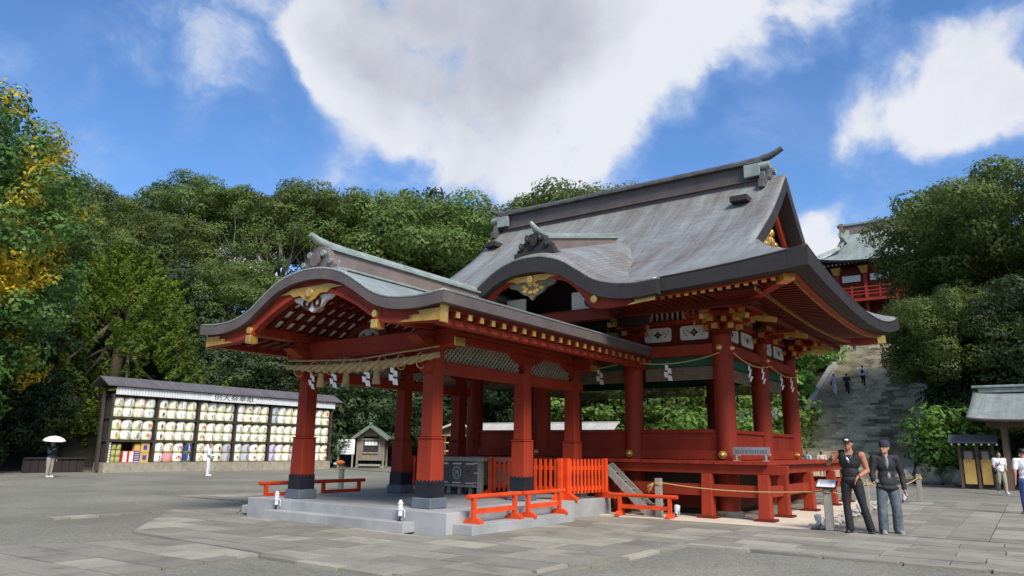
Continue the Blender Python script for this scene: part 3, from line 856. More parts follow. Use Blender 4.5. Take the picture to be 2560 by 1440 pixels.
# upper roof: front and back slopes from verge to verge
VX = 4.9
def upper(name, front):
    NUu, NVv = 50, 22
    def PP(i, j):
        x = -VX + 2 * VX * i / NUu
        if x < 0: x = x * (5.35 / 4.9)
        y = 6.75 + (YM - 6.75) * j / NVv
        z = P_(y) + 0.012
        e = abs(x) / VX
        z += 0.03 * max(0, e - 0.9) * 10
        return (x, y if front else 2 * YM - y, z)
    o = grid_sheet(name, PP, NUu, NVv, 'copper_roof', hl, lambda i, j: (PP(i, j)[0], (YM - (6.75 + (YM - 6.75) * j / NVv)) * 1.28), thick=0.05 if front else -0.05)
    return o
upper('roof_covering', True); upper('roof_covering', False)
# skirt as a height sheet with a hole for the wavy gable's shelter
NX, NY = 100, 88
def SP(i, j):
    x = -XE + 2 * XE * i / NX; y = YF + (YB - YF) * j / NY
    return (x, y, hz(x, y))
def keep(i, j):
    x = -XE + 2 * XE * (i + .5) / NX; y = YF + (YB - YF) * (j + .5) / NY
    if abs(x) < 3.7 and min(ye(y), YM) > 7.6: return False
    if abs(x - KC) < 3.40 and y < 7.6 and kz(x, y) > hz(x, y) + 0.04: return False
    return True
def suv(i, j):
    x, y, z = SP(i, j)
    if P_(min(ye(y), YM)) <= P_(YF + (XE - abs(x)) * 1.6): return (x, (YM - min(ye(y), YM)) * 1.28)
    return (y, (4.9 + XE - abs(x)) * 1.28)
grid_sheet('skirt_roof', SP, NX, NY, 'copper_roof', hl, suv, keep=keep, thick=0.05, under='copper_edge')
# thick eave edges (front split round the wavy part, sides, back)
def fasc(pts, axis, c0, c1, drop, name='eave_edge'):
    tp = [(u, z - 0.045) for u, z in pts]; bt = [(u, z - drop(u)) for u, z in pts]
    MB().strip(tp, bt, axis, c0, c1, 'copper_edge').build(name, hl, fix=True, auto=40)
def dr(x): return 0.32 + 0.10 * (abs(x) / XE) ** 4
N_ = 30
fr_ = [(3.50 + (XE - 3.50) * i / N_) for i in range(N_ + 1)]
fasc([(x, hz(x, YF)) for x in fr_], 'y', YF + 0.004, YF + 0.4, dr)
fasc([(-x, hz(x, YF)) for x in reversed(fr_)], 'y', YF + 0.004, YF + 0.4, dr)
fasc([(-XE + 2 * XE * i / 40, hz(-XE + 2 * XE * i / 40, YB)) for i in range(41)], 'y', YB - 0.4, YB - 0.004, dr)
ys_ = [YF + (YB - YF) * i / 50 for i in range(51)]
for s_ in (-1, 1):
    a, c = sorted((s_ * (XE - 0.4), s_ * (XE - 0.004)))
    fasc([(y, hz(XE, y)) for y in ys_], 'x', a, c, lambda y: 0.32 + 0.10 * (abs(y - YM) / 6.3) ** 4)
# wavy gable roof
KN = 56
KX = [-3.42 + 6.84 * i / KN for i in range(KN + 1)]
ka = [0.0]
for i in range(KN): ka.append(ka[-1] + math.hypot(KX[i + 1] - KX[i], kz0(KX[i + 1]) - kz0(KX[i])))
def KPt(i, j):
    y = 4.2 + 5.0 * (j / 34) ** 1.15
    return (KC + KX[i], y, kz(KC + KX[i], y))
def kkeep(i, j):
    x, y, z = KPt(i, j); return y < 4.9 or z > hz(x, y) - 0.35 if y < 7.3 else z > P_(min(y, YM)) - 0.35
grid_sheet('wavy_roof', KPt, KN, 34, 'copper_roof', hl, lambda i, j: (KPt(i, j)[1], abs(ka[i] - ka[KN // 2])), keep=kkeep, thick=0.05)
MB().strip([(KC + x, kz0(x) - 0.045) for x in KX], [(KC + x, kz0(x) - 0.36 - 0.04 * (1 - abs(x) / 3.42)) for x in KX], 'y', 4.205, 4.55, 'copper_edge').build('wavy_edge', hl, fix=True, auto=40)
# red barge board of the wavy gable, its pendant and fittings
KB = [(0, 5.62), (0.4, 5.60), (0.95, 5.48), (1.35, 5.16), (1.68, 4.76), (2.0, 4.70), (2.55, 4.72), (3.3, 4.79)]
XK = [x for x in KX if abs(x) < 3.31]
kb = lambda x: smooth_interp(KB, abs(x)) if abs(x) > .001 else 5.62
MB().strip([(KC + x, kz0(x) - 0.37) for x in XK], [(KC + x, min(kb(x), kz0(x) - 0.40)) for x in XK], 'y', 4.42, 4.54, 'vermilion').build('barge_board', hl, fix=True, auto=40)
g = MB().prism([(KC + a, z) for a, z in [(-0.9, 5.66), (-0.5, 5.72), (0.5, 5.72), (0.9, 5.66), (0.55, 5.62), (0.42, 5.56), (0.2, 5.58), (0, 5.48), (-0.2, 5.58), (-0.42, 5.56), (-0.55, 5.62)]], 'y', 4.385, 4.415, 'gold_paint').build('gold_fitting', hl, fix=True)
MB().cyl((KC, 4.38, 5.62), (KC, 4.33, 5.62), 0.10, 0.085, 'gold', 16).build('gold_boss', hl)
pn = MB().prism([(KC + a, z) for a, z in [(-0.72, 5.60), (0.72, 5.60), (0.66, 5.47), (0.42, 5.40), (0.3, 5.28), (0.12, 5.22), (0, 5.10), (-0.12, 5.22), (-0.3, 5.28), (-0.42, 5.40), (-0.66, 5.47)]], 'y', 4.44, 4.52, 'carved_bronze')
for k in range(10):
    a = 2 * PI * k / 10
    pn.ell((KC + (0.17 if k % 2 else 0.28) * math.cos(a), 4.43, 5.40 + 0.10 * math.sin(a)), (0.07, 0.03, 0.05), 'gold_paint', 8, 5)
pn.build('gable_pendant', hl, fix=True)
for s_ in (-1, 1):
    MB().cyl((KC + s_ * 1.78, 4.41, 4.93), (KC + s_ * 1.78, 4.36, 4.93), 0.10, 0.085, 'gold', 16).build('gold_boss', hl)
    MB().prism([(KC + s_ * a, z) for a, z in [(3.3, 4.98), (3.3, 4.76), (2.62, 4.70), (2.85, 4.78), (2.72, 4.84), (2.98, 4.86), (2.70, 4.92), (2.76, 4.96)]], 'y', 4.385, 4.415, 'gold').build('gold_fitting', hl, fix=True)
# rooms above the arch: plaster back wall with a dark strut, bowed beam
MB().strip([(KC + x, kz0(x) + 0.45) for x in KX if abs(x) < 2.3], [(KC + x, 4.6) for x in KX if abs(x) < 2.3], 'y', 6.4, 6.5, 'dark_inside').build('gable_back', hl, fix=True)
MB().box(KC - 1.9, KC + 1.9, 4.9, 5.15, 4.55, 4.85, 'deep_red').build('rainbow_beam', hl, bevel=0.04)
for s_ in (-1, 1):
    MB().box(KC + s_ * 1.0 - 0.3, KC + s_ * 1.0 + 0.3, 5.2, 5.24, 4.86, 5.35, 'white_plaster').build('gable_panel', hl)
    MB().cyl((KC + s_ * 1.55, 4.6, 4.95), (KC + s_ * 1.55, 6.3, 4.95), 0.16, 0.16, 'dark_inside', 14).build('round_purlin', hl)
# ridge of the wavy gable with its ornament
kr = MB()
T_ = Matrix.Translation((0, 0, 0))
pA, pB = Vector((KC, 4.75, 6.55)), Vector((KC, 9.0, 7.62))
kr.beam(pA, pB, 0.26, 0.42, 'copper_ridge'); kr.beam(pA + Vector((0, 0, 0.24)), pB + Vector((0, 0, 0.24)), 0.36, 0.06, 'copper_cap')
kr.beam(pA + Vector((0, 0, -0.20)), pB + Vector((0, 0, -0.20)), 0.42, 0.06, 'copper_cap')
kr.build('gable_ridge', hl)
MB().tube([(KC, 4.35, 7.10), (KC, 4.6, 6.97), (KC, 4.9, 6.90), (KC, 5.3, 6.95), (KC, 9.0, 7.92)], [0.05, 0.09, 0.11, 0.10, 0.10], 'copper_cap', 10).build('ridge_cap', hl, smooth=True)
ko = MB()
ko.prism([(KC + a, z) for a, z in [(-0.85, 6.42), (-0.82, 6.54), (-0.66, 6.56), (-0.62, 6.70), (-0.46, 6.76), (-0.40, 6.92), (-0.24, 6.98), (0, 7.02), (0.24, 6.98), (0.40, 6.92), (0.46, 6.76), (0.62, 6.70), (0.66, 6.56), (0.82, 6.54), (0.85, 6.42)]], 'y', 4.55, 4.75, 'copper_edge')
for sx in (-1, 1):
    for a, z, r_ in ((0.58, 6.62, 0.11), (0.30, 6.84, 0.12)):
        ko.cyl((KC + sx * a, 4.48, z), (KC + sx * a, 4.80, z), r_, r_, 'copper_edge', 12)
        ko.cyl((KC + sx * a, 4.46, z), (KC + sx * a, 4.50, z), r_ * 0.5, r_ * 0.5, 'ridge_dark', 10)
ko.cyl((KC, 4.47, 6.74), (KC, 4.56, 6.74), 0.17, 0.14, 'copper_edge', 14)
ko.box(KC - 0.92, KC + 0.92, 4.5, 4.85, 6.28, 6.42, 'copper_edge'); ko.box(KC - 0.80, KC + 0.80, 4.55, 4.82, 6.12, 6.28, 'copper_edge')
ko.v = [(KC + (a - KC) * 0.66, c, 6.14 + (z - 6.14) * 0.84) for a, c, z in ko.v]
ko.build('ridge_ornament', hl, fix=True, bevel=0.012)
# main ridge
rg = MB(); rg.box(-5.2, 4.25, YM - 0.22, YM + 0.22, 9.10, 9.88, 'copper_edge_brown'); rg.box(-5.2, 4.25, YM - 0.30, YM + 0.30, 9.36, 9.40, 'copper_edge_brown')
rg.build('ridge', hl, bevel=0.01)
rc = MB(); rc.box(-5.3, 4.3, YM - 0.38, YM + 0.38, 9.88, 9.95, 'ridge_dark')
rc.tube([(-5.9, YM, 10.28), (-5.5, YM, 10.12), (-5.1, YM, 10.05), (-3, YM, 10.02), (3.2, YM, 10.02), (4.1, YM, 10.05), (4.5, YM, 10.14), (4.85, YM, 10.30)], [0.06, 0.10, 0.13, 0.135, 0.135, 0.13, 0.10, 0.08], 'ridge_dark', 12)
rc.build('ridge_cap', hl, auto=35)
for sx, xo in ((1, 4.25), (-1, -5.3)):
    ro = MB()
    ro.box(*sorted((xo - sx * 0.45, xo + sx * 0.02)), YM - 0.42, YM - 0.28, 9.45, 9.84, 'copper_cap')
    ro.prism([(YM + a, z) for a, z in [(-0.62, 9.02), (-0.60, 9.25), (-0.45, 9.32), (-0.40, 9.55), (-0.22, 9.66), (-0.15, 9.9), (0.15, 9.9), (0.22, 9.66), (0.40, 9.55), (0.45, 9.32), (0.60, 9.25), (0.62, 9.02)]], 'x', *sorted((xo, xo + sx * 0.16)), 'ridge_dark')
    ro.cyl((xo, YM - 0.3, 9.75), (xo + sx * 0.3, YM - 0.3, 9.75), 0.12, 0.12, 'copper_cap', 12)
    ro.cyl((xo, YM + 0.3, 9.75), (xo + sx * 0.3, YM + 0.3, 9.75), 0.12, 0.12, 'copper_cap', 12)
    ro.cyl((xo, YM, 9.45), (xo + sx * 0.26, YM, 9.45), 0.2, 0.16, 'ridge_dark', 12)
    ro.box(*sorted((xo - sx * 0.62, xo - sx * 0.12)), YM - 1.35, YM - 0.55, 8.45, 8.62, 'copper_edge')
    ro.build('ridge_ornament', hl, fix=True, bevel=0.012)
# gable ends: verge, barge boards, red wall, gold carving
for sx, vx in ((1, 4.9), (-1, -5.35)):
    for side in (0, 1):
        yy = [6.78 + (YM - 6.78) * i / 20 for i in range(21)]
        t_ = [(y if side == 0 else 2 * YM - y, P_(y) + 0.0) for y in yy]
        b_ = [(y if side == 0 else 2 * YM - y, P_(y) - 0.36 - 0.1 * ((y - 6.78) / 3.9)) for y in yy]
        MB().strip(t_, b_, 'x', *sorted((vx - sx * 0.005, vx - sx * 0.40)), 'copper_edge').build('verge_edge', hl, fix=True, auto=40)
        t2 = [(u, z - 0.06) for u, z in b_]; b2 = [(u, z - 0.42) for u, z in b_]
        MB().strip([(u, z + 0.055) for u, z in t2], b2, 'x', *sorted((vx - sx * 0.42, vx - sx * 0.52)), 'vermilion').build('barge_board', hl, fix=True, auto=40)
    MB().prism([(7.2, 6.5), (YM, 9.0), (2 * YM - 7.2, 6.5)], 'x', *sorted((vx - sx * 0.72, vx - sx * 0.82)), 'vermilion').build('gable_wall', hl, fix=True)
    gc = MB()
    for k in range(44):
        a = random.uniform(0, 2 * PI); rr = random.uniform(0, 0.65)
        gc.ell((vx - sx * 0.60, YM - 0.1 + rr * math.cos(a) * 1.9, 7.45 + rr * math.sin(a) * 0.95), (0.06, random.uniform(.08, .2), random.uniform(.05, .14)), 'gold', 7, 5)
    gc.ell((vx - sx * 0.6, YM, 8.45), (0.06, 0.25, 0.35), 'gold', 10, 6)
    gc.build('gable_carving', hl, smooth=True)
# soffit + two tiers of rafters
MB().box(-6.3, 6.3, 4.75, 16.6, 4.99, 5.03, 'deep_red').build('soffit', hl) if False else None
def soff(name, P, nu, nv):
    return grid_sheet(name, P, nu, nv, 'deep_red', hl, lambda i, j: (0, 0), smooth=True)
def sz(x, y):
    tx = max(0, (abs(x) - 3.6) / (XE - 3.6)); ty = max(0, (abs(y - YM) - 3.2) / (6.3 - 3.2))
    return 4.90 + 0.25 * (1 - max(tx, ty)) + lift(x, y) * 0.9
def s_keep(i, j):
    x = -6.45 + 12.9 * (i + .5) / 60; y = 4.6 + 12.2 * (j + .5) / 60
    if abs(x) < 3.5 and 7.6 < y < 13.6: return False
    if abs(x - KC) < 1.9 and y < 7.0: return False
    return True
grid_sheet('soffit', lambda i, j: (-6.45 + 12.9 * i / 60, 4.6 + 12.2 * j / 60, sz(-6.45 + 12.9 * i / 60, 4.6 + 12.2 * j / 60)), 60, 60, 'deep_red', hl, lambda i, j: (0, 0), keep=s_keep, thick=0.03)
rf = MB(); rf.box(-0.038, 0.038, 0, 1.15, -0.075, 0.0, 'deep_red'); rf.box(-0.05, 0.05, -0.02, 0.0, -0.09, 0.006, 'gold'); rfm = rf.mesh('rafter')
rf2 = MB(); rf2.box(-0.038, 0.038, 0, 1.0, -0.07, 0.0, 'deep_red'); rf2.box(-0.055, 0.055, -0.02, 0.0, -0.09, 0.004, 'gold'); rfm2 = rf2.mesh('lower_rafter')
x = -5.9
while x <= 5.95:
    if abs(x - KC) > 1.85:
        child(hl, 'rafter', rfm, (x, 4.9, sz(x, 4.9) - 0.04), (0.03, 0, 0))
    x += 0.19
y = 5.15
while y <= 16.4:
    child(hl, 'rafter', rfm, (6.2, y, sz(6.2, y) - 0.04), (0.03, 0, PI / 2))
    child(hl, 'lower_rafter', rfm2, (5.42, y, sz(5.42, y) - 0.12), (0.0, 0, PI / 2))
    y += 0.19
def row(pa, pb, w, h, m, name):
    MB().beam(pa, pb, w, h, m).build(name, hl)
# eave beams (long boards on which the rafter ends sit)
for pts in ([(6.28, y, sz(6.28, y) - 0.02) for y in np.linspace(4.8, 16.6, 24)],):
    q = MB()
    for a, c in zip(pts[:-1], pts[1:]): q.beam(a, c, 0.12, 0.1, 'vermilion')
    q.build('eave_board', hl)
q = MB()
pts = [(x, 4.82, sz(x, 4.82) - 0.02) for x in np.linspace(2.1, 6.3, 14)]
for a, c in zip(pts[:-1], pts[1:]): q.beam(a, c, 0.12, 0.1, 'vermilion')
q.build('eave_board', hl)
q = MB()
pts = [(x, 4.82, sz(x, 4.82) - 0.02) for x in np.linspace(-6.3, -1.8, 14)]
for a, c in zip(pts[:-1], pts[1:]): q.beam(a, c, 0.12, 0.1, 'vermilion')
q.build('eave_board', hl)
q = MB(); q.beam((4.95, 6.0, 4.86), (4.95, 15.6, 4.94), 0.2, 0.24, 'deep_red'); q.build('eave_purlin', hl)
q = MB(); q.beam((-5.25, 6.0, 4.88), (5.25, 6.0, 4.88), 0.2, 0.22, 'deep_red'); q.build('eave_purlin', hl)
for sx in (-1, 1):
    for (ya, yb) in ((7.4, 4.85), (13.45, 16.55)):
        e = 0.3 if yb < YM else 0.45
        q = MB(); q.beam((sx * 3.87, ya, 4.86), (sx * 6.18, yb, 4.78 + e), 0.22, 0.24, 'vermilion'); q.build('hip_rafter', hl, bevel=0.01)
        dirv = Vector((sx * 6.18 - sx * 3.87, yb - ya, e - 0.08)).normalized()
        pz_ = Vector((sx * 6.18, yb, 4.78 + e))
        q = MB(); q.beam(pz_ - dirv * 0.3, pz_ + dirv * 0.06, 0.25, 0.27, 'gold'); q.build('hip_rafter_cap', hl, bevel=0.01)
# columns, walls and beams
CXS = (-3.87, -1.44, 1.44, 3.87); CYS = (7.4, 10.4, 13.45)
HC = [(x, y) for x in CXS for y in CYS if not (abs(x) < 2 and y == 10.4)]
for x, y in HC:
    MB().lathe([(0.245, 0.1), (0.245, 4.0), (0.225, 4.32)], 'vermilion', (x, y, 0), 20).build('column', hl, auto=50)
    MB().lathe([(0.34, 0.0), (0.34, 0.08), (0.28, 0.13)], 'old_stone', (x, y, 0), 16).build('column_stone', hl)
def boss(x, y, z, ax, s_=1, r_=0.085):
    d_ = (0.06, 0, 0) if ax == 'x' else (0, -0.06, 0)
    q = MB(); q.cyl((x, y, z), (x + d_[0], y + d_[1], z), r_, r_ * 0.85, 'gold', 14)
    q.ell((x + d_[0], y + d_[1], z), (r_ * .7, r_ * .7, r_ * .7), 'gold', 12, 8); q.build('gold_boss', hl, smooth=False, auto=40)
wall_h = 2.0
def bay(p, q_, dark=False):
    (x0, y0), (x1, y1) = p, q_
    m_ = 'vermilion'
    if y0 == y1:
        MB().box(x0 + .2, x1 - .2, y0 - 0.05, y0 + 0.05, 1.29, wall_h - .06, m_).build('wall_panel', hl)
        MB().box(x0 + .2, x1 - .2, y0 - 0.10, y0 + 0.10, wall_h - 0.06, wall_h + 0.03, m_).build('sill_rail', hl, bevel=.01)
        MB().box(x0 - .05, x1 + .05, y0 - 0.14, y0 + 0.14, 3.86, 4.14, m_).build('tie_beam', hl, bevel=.02)
        MB().box(x0, x1, y0 - 0.12, y0 + 0.12, 1.30, 1.52, m_).build('floor_rail', hl, bevel=.01)
    else:
        MB().box(x0 - .05, x0 + .05, y0 + .2, y1 - .2, 1.29, wall_h - .06, m_).build('wall_panel', hl)
        MB().box(x0 - .10, x0 + .10, y0 + .2, y1 - .2, wall_h - 0.06, wall_h + 0.03, m_).build('sill_rail', hl, bevel=.01)
        MB().box(x0 - .14, x0 + .14, y0 + .15, y1 - .15, 3.865, 4.135, m_).build('tie_beam', hl, bevel=.02)
        MB().box(x0 - .12, x0 + .12, y0 + .13, y1 - .13, 1.30, 1.52, m_).build('floor_rail', hl, bevel=.01)
for y in (7.4, 13.45):
    for a, c in zip(CXS[:-1], CXS[1:]): bay((a, y), (c, y))
for x in (-3.87, 3.87):
    for a, c in zip(CYS[:-1], CYS[1:]): bay((x, a), (x, c))
# upper storey band: white panels with a flower crest, slotted grille, brackets
def crest_panel(x0, x1, y, z0, z1, ax='y'):
    q = MB()
    cx_, cz_ = (x0 + x1) / 2, (z0 + z1) / 2
    def B(u0, u1, w0, w1, d, m_):
        if ax == 'y': q.box(u0, u1, y - d, y, w0, w1, m_)
        else: q.box(y, y + d, u0, u1, w0, w1, m_)
    hw = (x1 - x0) / 2; hh = (z1 - z0) / 2
    poly = []
    for sx, sz_ in ((-1, -1), (1, -1), (1, 1), (-1, 1)):
        for k in range(4):
            a = {(-1, -1): PI, (1, -1): 1.5 * PI, (1, 1): 0, (-1, 1): 0.5 * PI}[(sx, sz_)] + PI / 2 * k / 3
            poly.append((cx_ + sx * (hw - 0.08) + 0.08 * math.cos(a), cz_ + sz_ * (hh - 0.08) + 0.08 * math.sin(a)))
    if ax == 'y': q.prism(poly, 'y', y - 0.02, y, 'white_plaster')
    else: q.prism(poly, 'x', y, y + 0.02, 'white_plaster')
    pan = q.build('crest_panel', hl, fix=True)
    q = MB()
    def E(u, w, ru, rw, m_):
        if ax == 'y': q.ell((u, y - 0.022, w), (ru, 0.008, rw), m_, 8, 5)
        else: q.ell((y + 0.022, u, w), (0.008, ru, rw), m_, 8, 5)
    s = hh * 0.30
    for dx, dz in ((s, 0), (-s, 0), (0, s), (0, -s)): E(cx_ + dx, cz_ + dz, s * .75, s * .75, 'ink')
    for sx in (-1, 1):
        for k in range(5): E(cx_ + sx * (s * 2.3 + s * 0.7 * k), cz_ + s * math.sin(k * 2.1) * 1.3, s * .55, s * .35, 'grey_cloth')
    o = q.build('flower_crest', hl); 
    return pan
def upper_band(p0, p1, y, ax, out):
    L = p1 - p0
    q = MB()
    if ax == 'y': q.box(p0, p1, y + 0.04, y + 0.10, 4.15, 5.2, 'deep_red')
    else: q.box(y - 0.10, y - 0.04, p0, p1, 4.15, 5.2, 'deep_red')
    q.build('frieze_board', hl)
    q = MB()
    if ax == 'y': q.box(p0, p1, y - 0.10, y + 0.035, 4.70, 4.80, 'vermilion')
    else: q.box(y - 0.035, y + 0.10, p0, p1, 4.70, 4.80, 'vermilion')
    q.build('frieze_rail', hl)
    c = (p0 + p1) / 2
    for a, d_ in ((p0 + 0.34, c - 0.12), (c + 0.12, p1 - 0.34)):
        crest_panel(a, d_, y + 0.04 if ax == 'y' else y - 0.04, 4.28, 4.65, ax)
    k = p0 + 0.4
    while k < p1 - 0.35:
        q = MB()
        if ax == 'y': q.box(k, k + 0.05, y - 0.0, y + 0.035, 4.83, 5.03, 'white_plaster')
        else: q.box(y - 0.035, y, k, k + 0.05, 4.83, 5.03, 'white_plaster')
        q.build('grille_slot', hl); k += 0.145
for a, c in zip(CXS[:-1], CXS[1:]): upper_band(a, c, 7.4, 'y', -1)
for a, c in zip(CYS[:-1], CYS[1:]): upper_band(a, c, 3.87, 'x', 1)
MB().box(-3.9, 3.9, 13.4, 13.5, 4.15, 5.2, 'deep_red').build('frieze_board', hl)
MB().box(-3.92, -3.86, 7.4, 13.4, 4.15, 5.2, 'deep_red').build('frieze_board', hl)
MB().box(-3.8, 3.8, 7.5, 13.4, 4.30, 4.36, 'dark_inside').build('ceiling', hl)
def bracket(x, y, dx, dy):
    q = MB()
    q.frustum((x, y), 0.30, 0.42, 4.30, 4.46, 'vermilion')
    px, py = -dy, dx
    for lv in range(3):
        z = 4.46 + lv * 0.14; ln = 0.42 + lv * 0.16
        for s_ in (-1, 1):
            a = Vector((x + dx * lv * 0.27, y + dy * lv * 0.27, z + 0.05))
            q.beam(a - Vector((px, py, 0)) * 0.02, a + Vector((px, py, 0)) * s_ * ln, 0.11, 0.10, 'vermilion')
            e = a + Vector((px, py, 0)) * s_ * ln
            q.beam(e - Vector((px, py, 0)) * s_ * 0.04, e + Vector((px, py, 0)) * s_ * 0.02, 0.125, 0.115, 'gold_paint')
            q.frustum((e.x - px * s_ * .08, e.y - py * s_ * .08), 0.13, 0.18, z + 0.10, z + 0.15, 'vermilion')
        a = Vector((x, y, z + 0.05)); e = a + Vector((dx, dy, 0)) * (0.50 + lv * 0.30)
        q.beam(a, e, 0.12, 0.11, 'vermilion'); q.beam(e - Vector((dx, dy, 0)) * 0.05, e + Vector((dx, dy, 0)) * 0.03, 0.135, 0.125, 'gold_paint')
    q.beam(Vector((x, y, 4.86)), Vector((x + dx * 1.35, y + dy * 1.35, 4.60)), 0.10, 0.12, 'gold_paint')
    q.build('bracket_set', hl)
for x in CXS: bracket(x, 7.4, 0, -1)
for y in CYS: bracket(3.87, y, 1, 0)
dg_ = 0.7071
bracket(3.87, 7.4, dg_, -dg_); bracket(3.87, 13.45, dg_, dg_)
for x in CXS: bracket(x, 13.45, 0, 1)
# metal flowers on the beam crossings, gold caps by the column feet
for x in CXS: boss(x, 7.22, 4.0, 'y')
for y in CYS: boss(4.06, y, 4.0, 'x')
for x in CXS[2:]: boss(x - 0.02, 7.13, 1.42, 'y', r_=0.10)
boss(-1.44, 7.13, 1.42, 'y', r_=0.09)
for y in (7.62, 10.18, 13.2): boss(4.00, y, 1.42, 'x', r_=0.085)
# green curtain and reed blinds under the beams
for x0, x1, y in ((1.7, 3.62, 7.52), (-1.2, 1.2, 7.52), (-3.6, -1.7, 7.52), (-3.6, 3.6, 13.33)):
    MB().box(x0, x1, y, y + 0.02, 3.62, 3.87, 'green_cloth').build('curtain', hl)
for y0, y1 in ((7.62, 10.18), (10.62, 13.2)):
    for x in (-3.75, 3.75): MB().box(x - .01, x + .01, y0, y1, 3.62, 3.87, 'green_cloth').build('curtain', hl)
for y in (7.62, 13.25):
    for x0, x1 in ((-3.6, -1.7), (-1.2, 1.2), (1.7, 3.6)):
        q = MB()
        for k in range(9): q.box(x0, x1, y - .01, y + .01, 3.28 + k * 0.038, 3.31 + k * 0.038, 'blind')
        q.build('reed_blind', hl)
for x in (-3.68, 3.68):
    for y0, y1 in ((7.62, 10.18), (10.62, 13.2)):
        q = MB()
        for k in range(9): q.box(x - .01, x + .01, y0, y1, 3.28 + k * 0.038, 3.31 + k * 0.038, 'blind')
        q.build('reed_blind', hl)
for k in range(14):
    x = -3.4 + k * 0.52
    q = MB().cyl((x, 13.15, 3.05), (x, 13.15, 3.27), 0.05, 0.015, 'black_cloth', 8); q.build('blind_tassel', hl)
# veranda: deck boards, edge beams, posts, ties
DX0, DX1, DY0, DY1 = -5.05, 5.05, 6.55, 15.45
bd = MB(); nb_ = 0
x = DX0
while x < DX1 - 0.02:
    for y0, y1 in ((DY0, 7.28), (13.57, DY1)):
        MB().box(x, min(x + 0.30, DX1) - 0.006, y0, y1, 1.215, 1.29, 'vermilion').build('deck_board', hl)
    x += 0.306
for y0 in np.arange(7.285, 13.5, 0.306):
    y1 = min(y0 + 0.30, 13.565)
    MB().box(3.99, DX1 - 0.006, y0, y1, 1.215, 1.29, 'vermilion').build('deck_board', hl)
    MB().box(DX0, -3.99, y0, y1, 1.215, 1.29, 'vermilion').build('deck_board', hl)
MB().box(-3.98, 3.98, 7.3, 13.55, 1.20, 1.28, 'deep_red').build('inner_floor', hl)
MB().box(DX0 + .10, DX1 + 0.38, 6.66, 6.82, 1.0, 1.21, 'vermilion').build('edge_beam', hl, bevel=.01)
MB().box(DX1 - 0.27, DX1 - 0.11, 6.83, DY1 + .2, 1.0, 1.21, 'vermilion').build('edge_beam', hl, bevel=.01)
MB().box(DX0 + .11, DX0 + 0.27, 6.83, DY1, 1.0, 1.21, 'vermilion').build('edge_beam', hl, bevel=.01)
posts = [(4.92, 6.66), (3.62, 6.66), (1.35, 6.66), (-1.0, 6.66), (-3.6, 6.66), (-4.92, 6.66), (4.92, 8.15), (4.92, 10.6), (4.92, 13.3), (4.92, 15.3), (-4.92, 9), (-4.92, 12), (-4.92, 15.3), (2.6, 15.3), (0, 15.3), (-2.6, 15.3)]
for x, y in posts:
    MB().frustum((x, y), 0.268, 0.228, 0.05, 0.998, 'vermilion').build('veranda_post', hl, bevel=.015)
    MB().frustum((x, y), 0.45, 0.42, -0.01, 0.06, 'deep_red').build('post_plinth', hl, bevel=.008)
MB().box(-4.8, 4.8, 6.62, 6.70, 0.50, 0.76, 'vermilion').build('tie_board', hl)
for a, c in ((6.8, 8.03), (8.28, 10.47), (10.73, 13.17), (13.43, 15.17)):
    MB().box(4.88, 4.96, a, c, 0.50, 0.74, 'vermilion').build('tie_board', hl)
MB().box(-4.8, 4.8, 15.26, 15.34, 0.50, 0.76, 'vermilion').build('tie_board', hl)
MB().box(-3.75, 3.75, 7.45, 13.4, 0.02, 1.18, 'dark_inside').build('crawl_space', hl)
MB().box(-4.0, 4.0, 7.33, 7.46, 0.16, 0.46, 'deep_red').build('ground_beam', hl)
MB().box(3.80, 3.93, 7.5, 13.4, 0.16, 0.46, 'deep_red').build('ground_beam', hl)
MB().cyl((3.45, 7.33, 0.32), (3.45, 7.27, 0.32), 0.13, 0.11, 'gold', 14).build('gold_boss', hl)
MB().cyl((3.93, 7.62, 0.32), (3.99, 7.62, 0.32), 0.12, 0.10, 'gold', 14).build('gold_boss', hl)

# ------------------------------------------------------------------ terrain
def sstep(t): t = max(0, min(1, t)); return t * t * (3 - 2 * t)
def hill(x, y):
    a = max(-(x + 39.5), 0); b1 = y - 36.5
    if -9 < x < 12 and y > 33:                          # the slope beside and under the great stairs
        side = min(max(0, 0.41 * (y - 34.6)), 11.2)
        if -2.4 < x < 3.8: return max(side - 3.0, 0)
        if -5 < x < 6.5: return side - 0.3 if side > .3 else 0
    w = 13.0 * sstep(a / 34) + 2.0 * sstep(a / 8)
    left = 1.0 if x > -20 else max(0, 1 - (-20 - x) / 16)
    n = 11.2 * sstep(b1 / 25) * left if b1 > 0 else 0
    r = 6 * sstep((x - 20) / 25) if x > 20 else 0
    return max(w, n, r)
NXg, NYg = 150, 130
gx = [-130 + 200 * (i / NXg) for i in range(NXg + 1)]
gy = [-60 + 200 * (j / NYg) for j in range(NYg + 1)]
vs = []; fs = []
for yv in gy:
    for xv in gx:
        h = hill(xv, yv)
        vs.append((xv, yv, -0.02 + (h + 0.35 * math.sin(xv * .7) * math.cos(yv * .6) if h > 1 else h)))
for j in range(NYg):
    for i in range(NXg):
        a = j * (NXg + 1) + i
        h = vs[a][2] + vs[a + 1][2] + vs[a + NXg + 1][2] + vs[a + NXg + 2][2]
        fs.append((a, a + 1, a + NXg + 2, a + NXg + 1))
me = bpy.data.meshes.new('ground'); me.from_pydata(vs, [], fs); me.update()
mat('forest_soil', (0.035, 0.030, 0.018), 0.95, var=0.4, scale=1.5, bump=0.4, bscale=8)
me.materials.append(MATS['gravel']); me.materials.append(MATS['forest_soil'])
for p in me.polygons:
    if max(vs[k][2] for k in p.vertices) > 0.1: p.material_index = 1
me.polygons.foreach_set('use_smooth', [True] * len(fs))
g_ = link('gravel_court', me); tag(g_, kind='structure')
q = MB(); 
